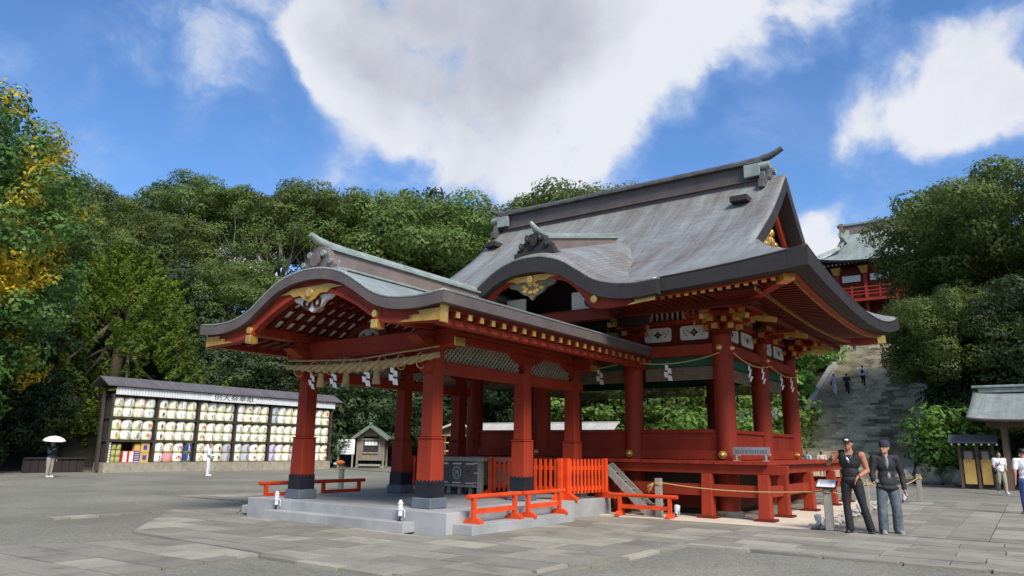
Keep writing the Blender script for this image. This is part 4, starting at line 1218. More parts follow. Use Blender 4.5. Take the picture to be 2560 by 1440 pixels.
for x0, x1, y0, y1 in ((-1500, -130, -1500, 1500), (70, 1500, -1500, 1500), (-130, 70, -1500, -60), (-130, 70, 140, 1500)):
    q.add([(x0, y0, -0.05), (x1, y0, -0.05), (x1, y1, -0.05), (x0, y1, -0.05)], [(0, 1, 2, 3)], 'forest_soil')
tag(q.build('ground'), kind='structure')

# raked sand under the hall
sd = MB(); sd.prism([(-5.9, 5.55), (5.15, 5.55), (6.02, 5.85), (5.75, 16.4), (-5.9, 16.4)], 'z', -0.05, 0.012, 'sand')
tag(sd.build('sand_bed'), kind='structure')
# loose edging pebbles along the sand
pb = MB()
for k in range(260):
    t = random.random(); x = 6.10 - 0.30 * t + random.uniform(-0.16, 0.22); y = 5.9 + 10.8 * t
    s_ = random.uniform(0.03, 0.075)
    pb.ell((x, y, s_ * 0.35), (s_, s_ * random.uniform(.7, 1.1), s_ * .6), 'statue_stone', 6, 4)
tag(pb.build('edging_pebbles'), kind='stuff')

# ------------------------------------------------------------------ stone pavement: individual slabs clipped to the paved outline
pave = thing('stone_pavement', None, None, (0, 0, 0)); pave['kind'] = 'structure'
def clip_poly(poly, clipper):
    def inside(p, a, b_): return (b_[0] - a[0]) * (p[1] - a[1]) - (b_[1] - a[1]) * (p[0] - a[0]) >= 0
    def isec(p, q_, a, b_):
        x1, y1 = p; x2, y2 = q_; x3, y3 = a; x4, y4 = b_
        d_ = (x1 - x2) * (y3 - y4) - (y1 - y2) * (x3 - x4)
        t = ((x1 - x3) * (y3 - y4) - (y1 - y3) * (x3 - x4)) / d_
        return (x1 + t * (x2 - x1), y1 + t * (y2 - y1))
    out_ = poly
    for i in range(len(clipper)):
        a, b_ = clipper[i], clipper[(i + 1) % len(clipper)]
        inp = out_; out_ = []
        if not inp: break
        for k in range(len(inp)):
            c, p = inp[k], inp[k - 1]
            if inside(c, a, b_):
                if not inside(p, a, b_): out_.append(isec(p, c, a, b_))
                out_.append(c)
            elif inside(p, a, b_): out_.append(isec(p, c, a, b_))
    return out_
def area(p): return 0.5 * sum(p[i][0] * p[(i + 1) % len(p)][1] - p[(i + 1) % len(p)][0] * p[i][1] for i in range(len(p)))
def ccw(p): return p if area(p) > 0 else p[::-1]
slabs = []
def paved(poly, ang, w, l0, l1, ztop):
    poly = ccw(poly)
    ca, sa = math.cos(ang), math.sin(ang)
    R = lambda u, v: (u * ca - v * sa, u * sa + v * ca)
    inv = lambda x, y: (x * ca + y * sa, -x * sa + y * ca)
    q_ = [inv(*p) for p in poly]
    u0, u1 = min(p[0] for p in q_), max(p[0] for p in q_); v0, v1 = min(p[1] for p in q_), max(p[1] for p in q_)
    v = v0
    while v < v1:
        ww = w * random.uniform(0.9, 1.12)
        u = u0 - random.uniform(0, l1)
        while u < u1:
            L = random.uniform(l0, l1); g = 0.007 + random.random() * 0.005
            c = clip_poly([R(u + g, v + g), R(u + L - g, v + g), R(u + L - g, v + ww - g), R(u + g, v + ww - g)], poly)
            if len(c) > 2 and area(c) > 0.02: slabs.append((c, ztop + random.uniform(-0.003, 0.004)))
            u += L
        v += ww
# broad walk across the front of the pavilion, arm towards the viewer, arm to the left, forecourt at the right
paved([(-6.8, -0.3), (-3.0, -3.22), (3.5, -3.42), (3.5, -0.3)], 0.03, 0.62, 0.7, 1.35, 0.016)
paved([(3.51, -3.41), (4.55, -2.9), (4.98, 1.75), (5.0, 5.5), (3.51, 5.4)], 0.03, 0.62, 0.7, 1.35, 0.016)
paved([(1.36, -0.29), (3.49, -0.29), (3.49, 5.4), (1.85, 5.25), (1.36, 5.0)], 0.03, 0.62, 0.7, 1.35, 0.016)
paved([(-6.75, -3.05), (-3.02, -3.2), (-6.3, -0.35), (-6.3, 1.7)], 0.03, 0.55, 0.7, 1.2, 0.014)
paved([(3.52, -3.42), (3.2, -9.5), (4.4, -9.5), (4.75, -2.4), (4.58, -2.95)], 1.5, 0.5, 0.7, 1.2, 0.015)
paved([(-3.0, -3.25), (0.86, -3.43), (1.1, -6.6), (-0.2, -9.5), (-4.5, -9.5), (-2.6, -5.4)], 0.05, 0.55, 0.7, 1.3, 0.015)
paved([(5.01, 1.77), (9.6, 1.9), (13.5, 2.0), (13.5, 5.6), (5.03, 5.5)], 0.02, 0.62, 0.8, 1.4, 0.016)
paved([(6.35, 5.62), (13.5, 5.65), (13.5, 19.2), (6.6, 18.3)], PI / 2, 0.62, 0.7, 1.2, 0.017)
paved([(-11.0, 2.25), (-7.1, 2.4), (-5.0, 2.5), (-5.0, 6.3), (-10.8, 5.3)], 0.03, 0.62, 0.7, 1.2, 0.014)
paved([(-4.34, -0.32), (-6.3, -0.33), (-6.3, 1.65), (-4.86, 1.65), (-4.85, 0.1)], 0.03, 0.62, 0.7, 1.2, 0.014)
cp_ = Vector((9.853, -10.118, 0))
def cdist(s_): 
    c = s_[0]; m_ = Vector((sum(p[0] for p in c) / len(c), sum(p[1] for p in c) / len(c), 0)); return (m_ - cp_).length
def in_view(s_):
    c = s_[0]; m_ = Vector((sum(p[0] for p in c) / len(c), sum(p[1] for p in c) / len(c), 0)) - cp_
    dpt = m_.x * _fw.x + m_.y * _fw.y
    return dpt > 8 and abs(m_.x * _rt.x + m_.y * _rt.y) < dpt * 0.78
slabs.sort(key=lambda s_: (0 if in_view(s_) else 1, cdist(s_)))
for k, (c, zt) in enumerate(slabs[:290]):
    q = MB(); q.prism(c, 'z', -0.04, zt, 'paving_stone'); q.build('paving_slab', pave)
q = MB()
for c, zt in slabs[290:]: q.prism(c, 'z', -0.04, zt, 'paving_stone')
tag(q.build('paving_slabs', pave), kind='stuff')
mat('joint_dirt', (0.10, 0.095, 0.08), 0.95, var=0.3, scale=3, bump=0.3)
# border kerb stones at the gravel edges
def kerb(p, q_, n):
    p = Vector((p[0], p[1], 0)); q_ = Vector((q_[0], q_[1], 0))
    for i in range(n):
        a = p.lerp(q_, i / n + 0.004); b_ = p.lerp(q_, (i + 1) / n - 0.004)
        o = MB(); o.beam(a + Vector((0, 0, -0.03)), b_ + Vector((0, 0, -0.03)), 0.16, 0.11, 'paving_stone'); o.build('kerb_stone', pave, bevel=0.006)
kerb((0.98, -3.48), (3.42, -3.50), 3); kerb((5.06, 1.69), (13.4, 1.92), 8); kerb((4.88, -2.4), (5.03, 1.66), 4)

# ------------------------------------------------------------------ great stairs up the hill
st = thing('stone_stairway', 'broad weathered stone stairway climbing the wooded hill behind the hall', 'stairway', (0.6, 34.6, 0), world=True)
SL = 0.41; NS = 62; TR = 27.0 / NS
for k in range(NS):
    y0 = 34.6 + TR * k; z1 = SL * TR * (k + 1)
    q = MB()
    # each step is a course of blocks of uneven length, joined by narrow gaps
    x = -2.75
    while x < 4.1:
        L = random.uniform(0.7, 1.6); x1 = min(x + L, 4.1)
        if 4.1 - x1 < 0.4: x1 = 4.1
        q.box(x + 0.008, x1 - 0.008, y0 + random.uniform(-0.012, 0.012), y0 + TR + 0.12, z1 - 0.20, z1 + random.uniform(-0.008, 0.008), 'stair_stone'); x = x1
    q.build('stair_tread', st)
bs = MB(); bs.prism([(34.65, -0.1), (61.8, SL * 27 - 0.12), (61.8, -0.1)], 'x', -2.75, 4.1, 'old_stone'); bs.build('stair_core', st, fix=True)
mat('parapet_stone', (0.33, 0.31, 0.27), 0.85, var=0.25, scale=2, bump=0.3, bscale=20)
for x0, x1 in ((-3.2, -2.76), (4.11, 4.55)):
    k = 0
    for k in range(14):
        a = 34.0 + 27.8 * k / 14; c = 34.0 + 27.8 * (k + 1) / 14 - 0.015
        za = SL * (a - 34.6) + 0.55; zc = SL * (c - 34.6) + 0.55
        q = MB(); q.prism([(a, -0.2), (c, -0.2), (c, zc), (a, za)], 'x', x0, x1, 'parapet_stone'); q.build('parapet_block', st, fix=True)
fnd = MB(); fnd.box(-6, 7, 61.8, 63.5, 0, 11.0, 'old_stone'); fnd.build('stair_landing', st)

# ------------------------------------------------------------------ upper shrine gate on the terrace
us = thing('hilltop_shrine_gate', 'tall red shrine gate with pale green roof atop the stairway, half hidden by trees', 'shrine building', (2, 76, 11), world=True)
def irimoya(parent, cx, cy, ex, ey, z0, z1, gx_, m_, edge, under='deep_red'):
    H = z1 - z0
    def prof(d_, Dm): t = max(0, min(1, d_ / Dm)); return H * (0.62 * t + 0.38 * t * t)
    def zz(x, y):
        dy = ey - abs(y - cy); dx = ex - abs(x - cx)
        a = prof(dy, ey); c = prof(dx * 1.5, ey)
        lf = 0.9 * (max(0, abs(x - cx) / ex) ** 4) * (max(0, abs(y - cy) / ey) ** 3)
        return z0 + (a if abs(x - cx) < gx_ else min(a, c)) + lf
    grid_sheet('roof_covering', lambda i, j: (cx - ex + 2 * ex * i / 60, cy - ey + 2 * ey * j / 40, zz(cx - ex + 2 * ex * i / 60, cy - ey + 2 * ey * j / 40)), 60, 40, m_, parent,
               lambda i, j: (-ex + 2 * ex * i / 60, abs(-ey + 2 * ey * j / 40)), thick=0.28, under=edge, smooth=False)
    return zz
irimoya(us, 3.0, 76, 10.3, 5.6, 21.3, 26.0, 7.6, 'copper_patina', 'copper_edge')
q = MB(); q.box(-4.9, 10.9, 75.7, 76.3, 25.7, 26.7, 'copper_ridge'); q.box(-5.4, 11.4, 75.55, 76.45, 26.7, 26.95, 'copper_cap'); q.build('ridge', us, bevel=.03)
q = MB(); q.box(-5.15, -4.75, 75.4, 76.6, 24.6, 27.0, 'copper_ridge'); q.box(-4.6, -4.25, 71.6, 75.8, 24.4, 24.9, 'copper_cap'); q.build('ridge_ornament', us)
q = MB()
q.beam((-4.3, 75.6, 26.0), (-4.75, 72.4, 23.5), 0.35, 0.4, 'copper_cap'); q.beam((-4.75, 72.4, 23.4), (-7.2, 70.7, 22.1), 0.3, 0.35, 'copper_cap'); q.build('descending_ridge', us)
us_r = MB(); us_r.box(0, 0.12, -1.4, 0, -0.12, 0, 'deep_red'); us_r.box(0, 0.12, -1.45, -1.4, -0.13, 0.01, 'white_plaster'); usm = us_r.mesh('rafter')
for k in range(48): child(us, 'rafter', usm, (-6.6 + k * 0.4, 72.3, 21.25))
q = MB(); q.box(-5.2, 11.2, 72.3, 79.5, 17.4, 21.3, 'deep_red'); q.build('upper_storey', us)
for x in np.arange(-5.2, 11.3, 2.73):
    MB().cyl((x, 72.15, 11), (x, 72.15, 20.6), 0.22, 0.22, 'vermilion', 12).build('column', us, smooth=False)
    MB().frustum((x, 72.0), 0.5, 1.0, 20.2, 21.0, 'gold_paint').build('bracket_set', us)
for x in np.arange(-3.8, 10.5, 2.73): MB().box(x - 0.9, x + 0.9, 72.1, 72.2, 19.4, 20.1, 'white_plaster').build('plaster_panel', us)
q = MB(); q.box(-6.4, 12.4, 71.2, 79.9, 17.1, 17.4, 'vermilion'); q.build('balcony_floor', us)
for z in (17.75, 18.1, 18.5):
    MB().box(-6.6, 12.6, 71.15, 71.28, z, z + 0.12, 'vermilion').build('balcony_rail', us)
for x in np.arange(-6.4, 12.5, 1.35): MB().box(x - .07, x + .07, 71.16, 71.27, 17.4, 18.75, 'vermilion').build('rail_post', us)
q = MB(); q.box(-4.8, 10.8, 73, 79, 11, 17.1, 'deep_red'); q.build('lower_wall', us)
for x in (-6.7, 12.7): MB().cyl((x, 71.2, 17.4), (x, 71.2, 19.0), 0.1, 0.1, 'gold', 10).build('gold_finial', us)

# ------------------------------------------------------------------ sake barrel rack
RX = -30.0; RY0, RY1 = 9.25, 24.5
rk = thing('barrel_rack', 'long dark timber rack with a plank roof, stacked full of sake barrels', 'display rack', (RX, 17, 0), world=True)
NB_ = 6; BW = (RY1 - RY0 - 0.2) / NB_
for k in range(14):
    a = RY0 + (RY1 - RY0) * k / 14; c = RY0 + (RY1 - RY0) * (k + 1) / 14 - 0.01
    MB().box(RX - 0.95, RX + 0.12, a, c, -0.05, 0.50, 'stone_base').build('plinth_block', rk)
for k in range(NB_ + 1):
    y = RY0 + 0.1 + BW * k
    MB().box(RX - 0.02, RX + 0.10, y - 0.06, y + 0.06, 0.50, 4.1, 'dark_wood').build('rack_post', rk)
    MB().box(RX - 0.95, RX - 0.83, y - 0.09, y + 0.09, 0.50, 4.3, 'dark_wood').build('rack_post', rk)
    MB().box(RX - 0.83, RX - 0.02, y - 0.03, y + 0.03, 0.50, 4.1, 'dark_wood').build('bay_divider', rk)
ZS = (0.52, 1.70, 2.90)
for z in (1.58, 2.78, 3.98):
    MB().box(RX - 0.9, RX + 0.07, RY0, RY1 - 0.0, z - 0.0, z + 0.09, 'dark_wood').build('shelf', rk)
MB().box(RX - 0.94, RX - 0.90, RY0, RY1, 0.5, 4.3, 'dark_wood').build('back_board', rk)
for k in range(96):
    a = RY0 + 0.1 + (RY1 - RY0 - 0.1) * k / 96; c = a + (RY1 - RY0 - 0.1) / 96 - 0.018
    if 14.95 < (a + c) / 2 < 18.0: continue
    MB().box(RX + 0.24, RX + 0.27, a, c, 4.06, 4.46, 'white_board').build('fascia_plank', rk)
sgn = MB().box(RX + 0.24, RX + 0.30, 14.95, 18.0, 4.03, 4.47, 'white_board').build('name_board', rk)
tm = text_mesh('例大祭奉献', 0.36, 'ink')
o = bpy.data.objects.new('lettering', tm); C.objects.link(o); o.parent = sgn; o.location = Vector((RX + 0.305, 16.48, 4.25)); o.rotation_euler = (PI / 2, 0, PI / 2); o.scale = (1.55, 1.05, 1)
nr = 40
for k in range(nr):
    a = RY0 - 0.45 + (RY1 - RY0 + 1.0) * k / nr; c = RY0 - 0.45 + (RY1 - RY0 + 1.0) * (k + 1) / nr - 0.012
    q = MB(); q.prism([(RX + 0.42, 4.49), (RX - 0.55, 4.98), (RX - 0.55, 5.04), (RX + 0.42, 4.55)], 'y', a, c, 'roof_panel_grey'); q.build('roof_panel', rk, fix=True)
    q = MB(); q.prism([(RX - 0.56, 4.98), (RX - 1.5, 4.5), (RX - 1.5, 4.56), (RX - 0.56, 5.04)], 'y', a, c, 'roof_panel_grey'); q.build('roof_panel', rk, fix=True)
q = MB(); q.prism([(RX + 0.1, 4.44), (RX + 0.1, 4.7), (RX - 0.5, 4.95), (RX - 1.0, 4.44)], 'y', RY0, RY1, 'dark_wood'); q.build('roof_core', rk, fix=True)
MB().beam((RX - 0.3, RY0 - .15, 0.1), (RX - 0.5, RY0 - .15, 4.4), 0.12, 0.16, 'dark_wood').build('raking_brace', rk)

def barrel_mesh(base):
    q = MB()
    q.lathe([(0.20, 0.0), (0.26, 0.02), (0.288, 0.10), (0.292, 0.26), (0.288, 0.43), (0.26, 0.51), (0.20, 0.525)], base, n=18)
    return q.mesh('barrel_body', True)
bandms = []
for z in (0.035, 0.49):
    bands = MB()
    ring = [(0.28 * math.cos(2 * PI * k / 18), 0.28 * math.sin(2 * PI * k / 18), z) for k in range(19)]
    bands.tube(ring, 0.014, 'barrel_olive', 5)
    bandms.append(bands.mesh('rope_band'))
def curved(poly_list, m_, rad=0.297):
    """print wrapped on the barrel front (front = +X): polygons in (u,z), u along the girth"""
    q = MB()
    for poly in poly_list:
        n = len(poly)
        cu = sum(p[0] for p in poly) / n; cz = sum(p[1] for p in poly) / n
        pts = [(cu, cz)] + poly
        vs = [(rad * math.cos(u / rad), rad * math.sin(u / rad), z) for u, z in pts]
        q.add(vs, [(0, i + 1, (i + 1) % n + 1) for i in range(n)], m_)
    return q.mesh('painted_mark')
def disc(cu, cz, ru, rz, n=14): return [(cu + ru * math.cos(2 * PI * k / n), cz + rz * math.sin(2 * PI * k / n)) for k in range(n)]
def brush(seed, cu=0.0, w=0.10, n=7, zc=0.245, hh=0.16):
    r_ = random.Random(seed); L = []
    for k in range(n):
        u = cu + r_.uniform(-w, w) * 0.6; z = zc + hh * (1 - 2 * (k + .5) / n); 
        if r_.random() < 0.6: a = r_.uniform(.5, 1) * w; t = 0.011; L.append([(u - a, z - t), (u + a, z + t * .2), (u + a, z + t * 2), (u - a, z + t)])
        else: a = r_.uniform(.3, .6) * hh * .7; t = 0.011; s_ = r_.uniform(-.5, .5) * a; L.append([(u - t, z - a), (u + t, z - a), (u + t + s_, z + a), (u - t + s_, z + a)])
    return L
DES = {
 'ink1': ('black brush lettering', [(brush(1), 'ink')]), 'ink2': ('a black brushed character', [(brush(2, w=.07), 'ink')]),
 'ink3': ('slanting black brush strokes', [(brush(3, .02, .09), 'ink')]), 'ink4': ('a narrow column of black lettering', [(brush(4, .05, .05, 9), 'ink')]),
 'ink5': ('bold black lettering', [(brush(5, 0, .11, 9), 'ink'), (brush(15, .01, .11, 6), 'ink')]), 'ink6': ('faint grey lettering', [(brush(6), 'grey_cloth')]),
 'redblot': ('a red maple blot', [([[(0, .34), (.03, .29), (.09, .30), (.06, .25), (.08, .18), (.02, .20), (0, .14), (-.03, .20), (-.09, .18), (-.06, .25), (-.09, .30), (-.03, .29)]], 'red_mark')]),
 'reddisc': ('a large orange-red disc', [([disc(0, .25, .115, .12)], 'orange_mark'), (brush(8, 0, .05, 4), 'ink')]),
 'redletter': ('red brush lettering', [(brush(9, 0, .09, 8), 'red_mark')]),
 'gold': ('orange sides and white circle', [([[( -.22, .06), (.22, .06), (.22, .44), (-.22, .44)]], 'yellow_mark'), ([disc(.03, .25, .10, .13)], 'paper'), (brush(10, .03, .04, 5), 'red_mark')]),
 'black': ('a black panel with white lettering', [([[(-.16, .10), (.20, .10), (.20, .40), (-.16, .40)]], 'ink'), (brush(11, .03, .07, 7), 'paper')]),
 'green': ('a green leaf and black lettering', [([disc(-.09, .25, .05, .11)], 'green_mark'), (brush(12, .07, .05, 7), 'ink')]),
 'brownch': ('a maroon brushed character', [(brush(13, 0, .10, 9), 'brown_mark')]),
 'tiger': ('a yellow and black striped mark', [([disc(0, .25, .07, .13)], 'yellow_mark'), (brush(14, 0, .05, 5), 'ink')]),
 'yellowbar': ('a tall yellow label', [([[(-.045, .09), (.045, .09), (.045, .40), (-.045, .40)]], 'yellow_mark'), (brush(16, 0, .025, 6), 'ink')]),
 'diamond': ('a red diamond', [([[(0, .37), (.09, .25), (0, .12), (-.09, .25)]], 'red_mark')]),
 'fan': ('a red fan shape', [([[(-.12, .14), (.12, .14), (.15, .25), (.06, .36), (-.06, .36), (-.15, .25)]], 'red_mark'), (brush(17, 0, .05, 4), 'paper')]),
 'redcorner': ('a red sunrise at one side', [([disc(.07, .20, .11, .10)], 'red_mark'), (brush(18, -.07, .05, 6), 'ink')]),
 'orangered': ('a red goldfish and black lettering', [([disc(-.03, .27, .09, .10), [(.04, .26), (.13, .34), (.12, .18)]], 'orange_mark'), (brush(19, .02, .06, 4), 'red_mark')]),
 'greentri': ('a green mountain outline', [([[(-.12, .16), (0, .30), (.12, .16), (.09, .14), (0, .25), (-.09, .14)]], 'green_mark'), (brush(20, 0, .05, 4, .34, .06), 'ink')]),
 'navy': ('white lettering on deep blue', [(brush(21, 0, .08, 8), 'paper')]), 'pink': ('plain pink wrapping', []), 'lilac': ('violet wrapping and ink lettering', [(brush(22, 0, .06, 7), 'blue_mark')]),
 'greyw': ('grey wrapping and ink lettering', [(brush(23, 0, .07, 8), 'ink')]), 'blacktop': ('a black bracket mark', [([[(-.12, .33), (.12, .33), (.12, .29), (-.09, .29)], [(-.12, .33), (-.09, .33), (-.09, .16), (-.12, .16)]], 'ink')]),
 'face': ('a black and brown portrait-like blot', [([disc(0, .24, .07, .12)], 'brown_mark'), (brush(24, -.03, .04, 5), 'ink')]),
}
BODY = {k: v for k, v in (('cream', 'barrel_cream'), ('white', 'barrel_white'), ('lilac', 'barrel_lilac'), ('pink', 'barrel_pink'), ('navy', 'barrel_navy'), ('grey', 'barrel_grey'), ('gold', 'barrel_gold'))}
bodies = {k: barrel_mesh(v) for k, v in BODY.items()}
marks = {k: [curved(pl, m_, 0.297 + 0.002 * i) for i, (pl, m_) in enumerate(v[1])] for k, v in DES.items()}
GRID = {  # (bay, shelf) -> four designs; both layers of a compartment carry the same row
 (0, 2): ['ink1', 'ink2', 'gold', 'blacktop'], (1, 2): ['face', 'ink4', 'black', 'brownch'], (2, 2): ['ink3', 'green', 'ink6', 'ink5'],
 (3, 2): ['ink6', 'redblot', 'ink1', 'ink4'], (4, 2): ['greyw', 'ink6', 'yellowbar', 'redletter'], (5, 2): ['ink2', 'ink1', 'ink3', 'reddisc'],
 (0, 1): ['tiger', 'ink3', 'ink5', 'orangered'], (1, 1): ['face', 'ink6', 'ink4', 'ink2'], (2, 1): ['fan', 'ink4', 'ink1', 'brownch'],
 (3, 1): ['ink2', 'ink5', 'greentri', 'ink1'], (4, 1): ['ink6', 'redletter', 'ink3', 'ink6'], (5, 1): ['ink4', 'ink1', 'ink3', 'ink2'],
 (1, 0): ['ink2', 'redletter', 'fan', 'navy'], (2, 0): ['ink1', 'ink3', 'face', 'greyw'],
 (3, 0): ['green', 'greyw', 'diamond', 'ink1'], (4, 0): ['lilac', 'redletter', 'ink4', 'greyw'], (5, 0): ['ink5', 'ink6', 'ink2', 'redcorner'],
}
ORD = ['first', 'second', 'third', 'fourth', 'fifth', 'last']; SH = ['bottom', 'middle', 'top']; PO = ['far left', 'centre left', 'centre right', 'far right']
pw = (BW - 0.16) / 4
def body_for(d, i):
    return {'navy': 'navy', 'pink': 'pink', 'lilac': 'lilac', 'greyw': 'grey', 'gold': 'cream'}.get(d, 'white' if i % 2 else 'cream')
for (bay, sh), row_ in GRID.items():
    for i, dn in enumerate(row_):
        for lay in (0, 1):
            y = RY0 + 0.1 + BW * bay + 0.08 + pw * (i + 0.5)
            z = (0.51, 1.68, 2.88)[sh] + 0.54 * lay
            d2 = 'pink' if (bay == 1 and sh == 0 and i == 1 and lay == 0) else dn
            t_ = thing('sake_barrel', 'barrel with %s, %s, %s row, %s shelf, %s bay' % (DES[d2][0], PO[i], 'upper' if lay else 'lower', SH[sh], ORD[bay]), 'sake barrel', (RX - 0.20, y, z), 0, 'sake barrels stacked on the rack')
            child(t_, 'barrel_body', bodies[body_for(d2, i + lay * 0 + bay)]); child(t_, 'rope_band', bandms[0]); child(t_, 'rope_band', bandms[1])
            for mm in marks[d2]: child(t_, 'painted_mark', mm, rot=(0, 0, random.uniform(-.12, .12)))
# offerings in the first bay, bottom shelf
b0 = RY0 + 0.22
for r_ in range(3):
    for c_ in range(2):
        t_ = thing('small_barrel', 'small olive-green barrel, %s of the %s row in the stack at the rack\'s left end' % (('left', 'right')[c_], ('bottom', 'middle', 'top')[r_]), 'small barrel', (RX - .2, b0 + .33 + .27 * c_, 0.50 + .33 * r_), 0, 'small olive barrels')
        q = MB().lathe([(0.10, 0), (0.125, .02), (0.13, .16), (0.125, .29), (0.10, .31)], 'barrel_olive', n=14); child(t_, 'barrel_body', q.mesh('barrel_body', True))
        q = MB(); 
        for z in (.04, .27): q.lathe([(0.131, z), (0.134, z + .012), (0.131, z + .024)], 'straw', n=14)
        child(t_, 'rope_band', q.mesh('rope_band'))
for k in range(8):
    t_ = thing('offering_bottle', '%s white bottle in the column at the rack\'s left end' % ('lowest', 'second lowest', 'third lowest', 'fourth lowest', 'fourth highest', 'third highest', 'second highest', 'topmost')[k], 'bottle', (RX - .05, b0 + .06, 0.50 + .135 * k), 0, 'white bottles stacked at the rack end')
    q = MB().lathe([(.05, 0), (.055, .01), (.055, .08), (.025, .10), (.022, .125)], 'paper', n=10); child(t_, 'bottle_body', q.mesh('bottle_body', True))
for k in range(2):
    t_ = thing('gift_box', '%s upright white box with red edges on the bottom shelf of the first bay' % ('left' if k == 0 else 'right'), 'gift box', (RX - .2, b0 + 0.92 + .34 * k, .50), 0, 'red-edged white boxes')
    q = MB().box(-.15, .15, -.155, .155, 0, .60, 'red_mark'); child(t_, 'carton', q.mesh('carton'))
    q = MB().box(.151, .156, -.10, .10, .03, .57, 'paper'); child(t_, 'front_label', q.mesh('front_label'))
    q = MB()
    for j in range(6): q.box(.157, .159, -.02, .02, .09 + .075 * j, .13 + .075 * j, 'red_mark')
    child(t_, 'lettering', q.mesh('lettering'))
t_ = thing('case_stack', 'dark blue slatted crate with a tan box face on top, in the first bay', 'crate', (RX - .2, b0 + 1.56, .50))
q = MB()
for j in range(5): q.box(-.15, .15, -.14, .14, .12 * j, .12 * j + .10, 'blue_mark'); q.box(.151, .154, -.12, .12, .12 * j + .03, .12 * j + .07, 'white_plaster')
child(t_, 'crate_body', q.mesh('crate_body')); q = MB().box(-.15, .13, -.14, .14, .61, .98, 'yellow_card'); child(t_, 'tan_carton', q.mesh('tan_carton'))
for k in range(2):
    t_ = thing('yellow_crate', '%s yellow box with a blue square on its face in the first bay' % ('lower' if k == 0 else 'upper'), 'box', (RX - .2, b0 + 1.98, .50 + .535 * k), 0, 'yellow boxes with blue squares')
    q = MB().box(-.15, .17, -.23, .23, 0, .52, 'yellow_card'); child(t_, 'carton', q.mesh('carton'))
    q = MB().box(.171, .176, -.10, .10, .14, .38, 'blue_mark'); child(t_, 'blue_square', q.mesh('blue_square'))

# ------------------------------------------------------------------ small wooden shrine hut with green roof, notice beside it
ht = thing('small_shrine_hut', 'small grey timber shrine hut with a green gabled roof at the wood\'s edge', 'hut', (-30.3, 28.8, 0), rz=math.radians(38))
def hb(name, *a, **k):
    q = MB().box(*a); return child(ht, name, q.mesh(name))
hb('hut_base', -1.05, 1.05, -0.8, 1.4, 0.0, 0.12, 'old_stone')
for x in (-0.95, 0.95):
    for y in (-0.7, 1.3): hb('corner_post', x - .07, x + .07, y - .07, y + .07, .1, 2.3, 'grey_wood')
hb('side_wall', -0.93, -0.89, -.63, 1.23, .5, 2.3, 'grey_wood'); hb('side_wall', 0.89, 0.93, -.63, 1.23, .5, 2.3, 'grey_wood'); hb('rear_wall', -.88, .88, 1.26, 1.3, .5, 2.3, 'grey_wood')
for k in range(6): hb('wall_plank', -0.87 + .29 * k, -0.60 + .29 * k, -.70, -.66, .52, 1.02, 'grey_wood')
hb('wall_plank', -.87, -.55, -.70, -.66, 1.03, 2.25, 'grey_wood'); hb('wall_plank', .55, .87, -.70, -.66, 1.03, 2.25, 'grey_wood'); hb('lintel', -.88, .88, -.74, -.64, 1.95, 2.1, 'grey_wood')
hb('window_sill', -.55, .55, -.80, -.66, 1.02, 1.10, 'weathered_wood'); hb('dark_interior', -.54, .54, -.60, -.55, 1.1, 1.94, 'dark_inside')
hb('front_step', -.8, .8, -1.0, -.78, .14, .26, 'weathered_wood')
for k in range(4): hb('paper_sheet', -.45 + .24 * k, -.24 + .24 * k, -.67, -.655, 1.60, 1.86, 'paper')
q = MB(); q.prism([(-1.35, 2.05), (0, 3.0), (1.35, 2.05), (1.35, 2.15), (0, 3.13), (-1.35, 2.15)], 'y', -1.35, 1.75, 'green_roof'); child(ht, 'roof', q.mesh('roof'))
q = MB(); q.prism([(-1.30, 1.93), (0, 2.88), (1.30, 1.93), (1.32, 2.045), (0, 2.995), (-1.32, 2.045)], 'y', -1.33, -1.22, 'grey_wood'); child(ht, 'barge_board', q.mesh('barge_board'))
q = MB(); q.prism([(-.93, 2.25), (0, 2.9), (.93, 2.25)], 'y', -.68, -.62, 'grey_wood'); child(ht, 'gable_wall', q.mesh('gable_wall'))
hb('roof_ridge', -.10, .10, -1.4, 1.8, 3.06, 3.26, 'green_roof')
nb2 = thing('notice_board', 'white notice board with rows of black text on two posts, left of the hut', 'sign', (-30.7, 26.6, 0), rz=math.radians(40))
for x in (-.5, .5): q = MB().box(x - .05, x + .05, -.04, .04, 0, 1.0, 'weathered_wood'); child(nb2, 'post', q.mesh('post'))
q = MB().box(-.62, .62, -.03, .03, 0.95, 2.0, 'paper'); child(nb2, 'board', q.mesh('board'))
q = MB(); r_ = random.Random(4)
for j in range(5):
    x = -.5
    while x < .48:
        w = r_.uniform(.04, .09); q.box(x, x + w, -.036, -.032, 1.82 - .17 * j - .06, 1.82 - .17 * j, 'grey_cloth'); x += w + .025
tag(child(nb2, 'lettering', q.mesh('lettering')), kind='stuff')

# ------------------------------------------------------------------ roofed corridor wall and amulet booth seen through the pavilion
co = thing('corridor_wall', 'long red wall under a pale ribbed roof, seen through the pavilion', 'wall', (-12, 24.5, 0), world=True)
MB().box(-17.2, -8.3, 25.0, 25.2, 0, 2.3, 'deep_red').build('wall', co)
for k in range(37):
    x = -17.4 + 0.255 * k
    q = MB(); q.prism([(24.2, 2.34), (25.1, 2.90), (25.1, 2.94), (24.2, 2.38)], 'x', x, x + .235, 'pale_roof'); q.build('roof_panel', co, fix=True)
MB().box(-17.4, -8.0, 25.05, 25.25, 2.90, 3.0, 'pale_roof').build('roof_ridge', co)
for k in range(5): MB().box(-17.0 + 2.1 * k, -16.85 + 2.1 * k, 24.9, 25.0, 0, 2.2, 'vermilion').build('post', co)
ab = thing('amulet_booth', 'small timber booth with a low gable and paned front, beyond the offering box', 'booth', (-16.2, 21.5, 0), rz=math.radians(40))
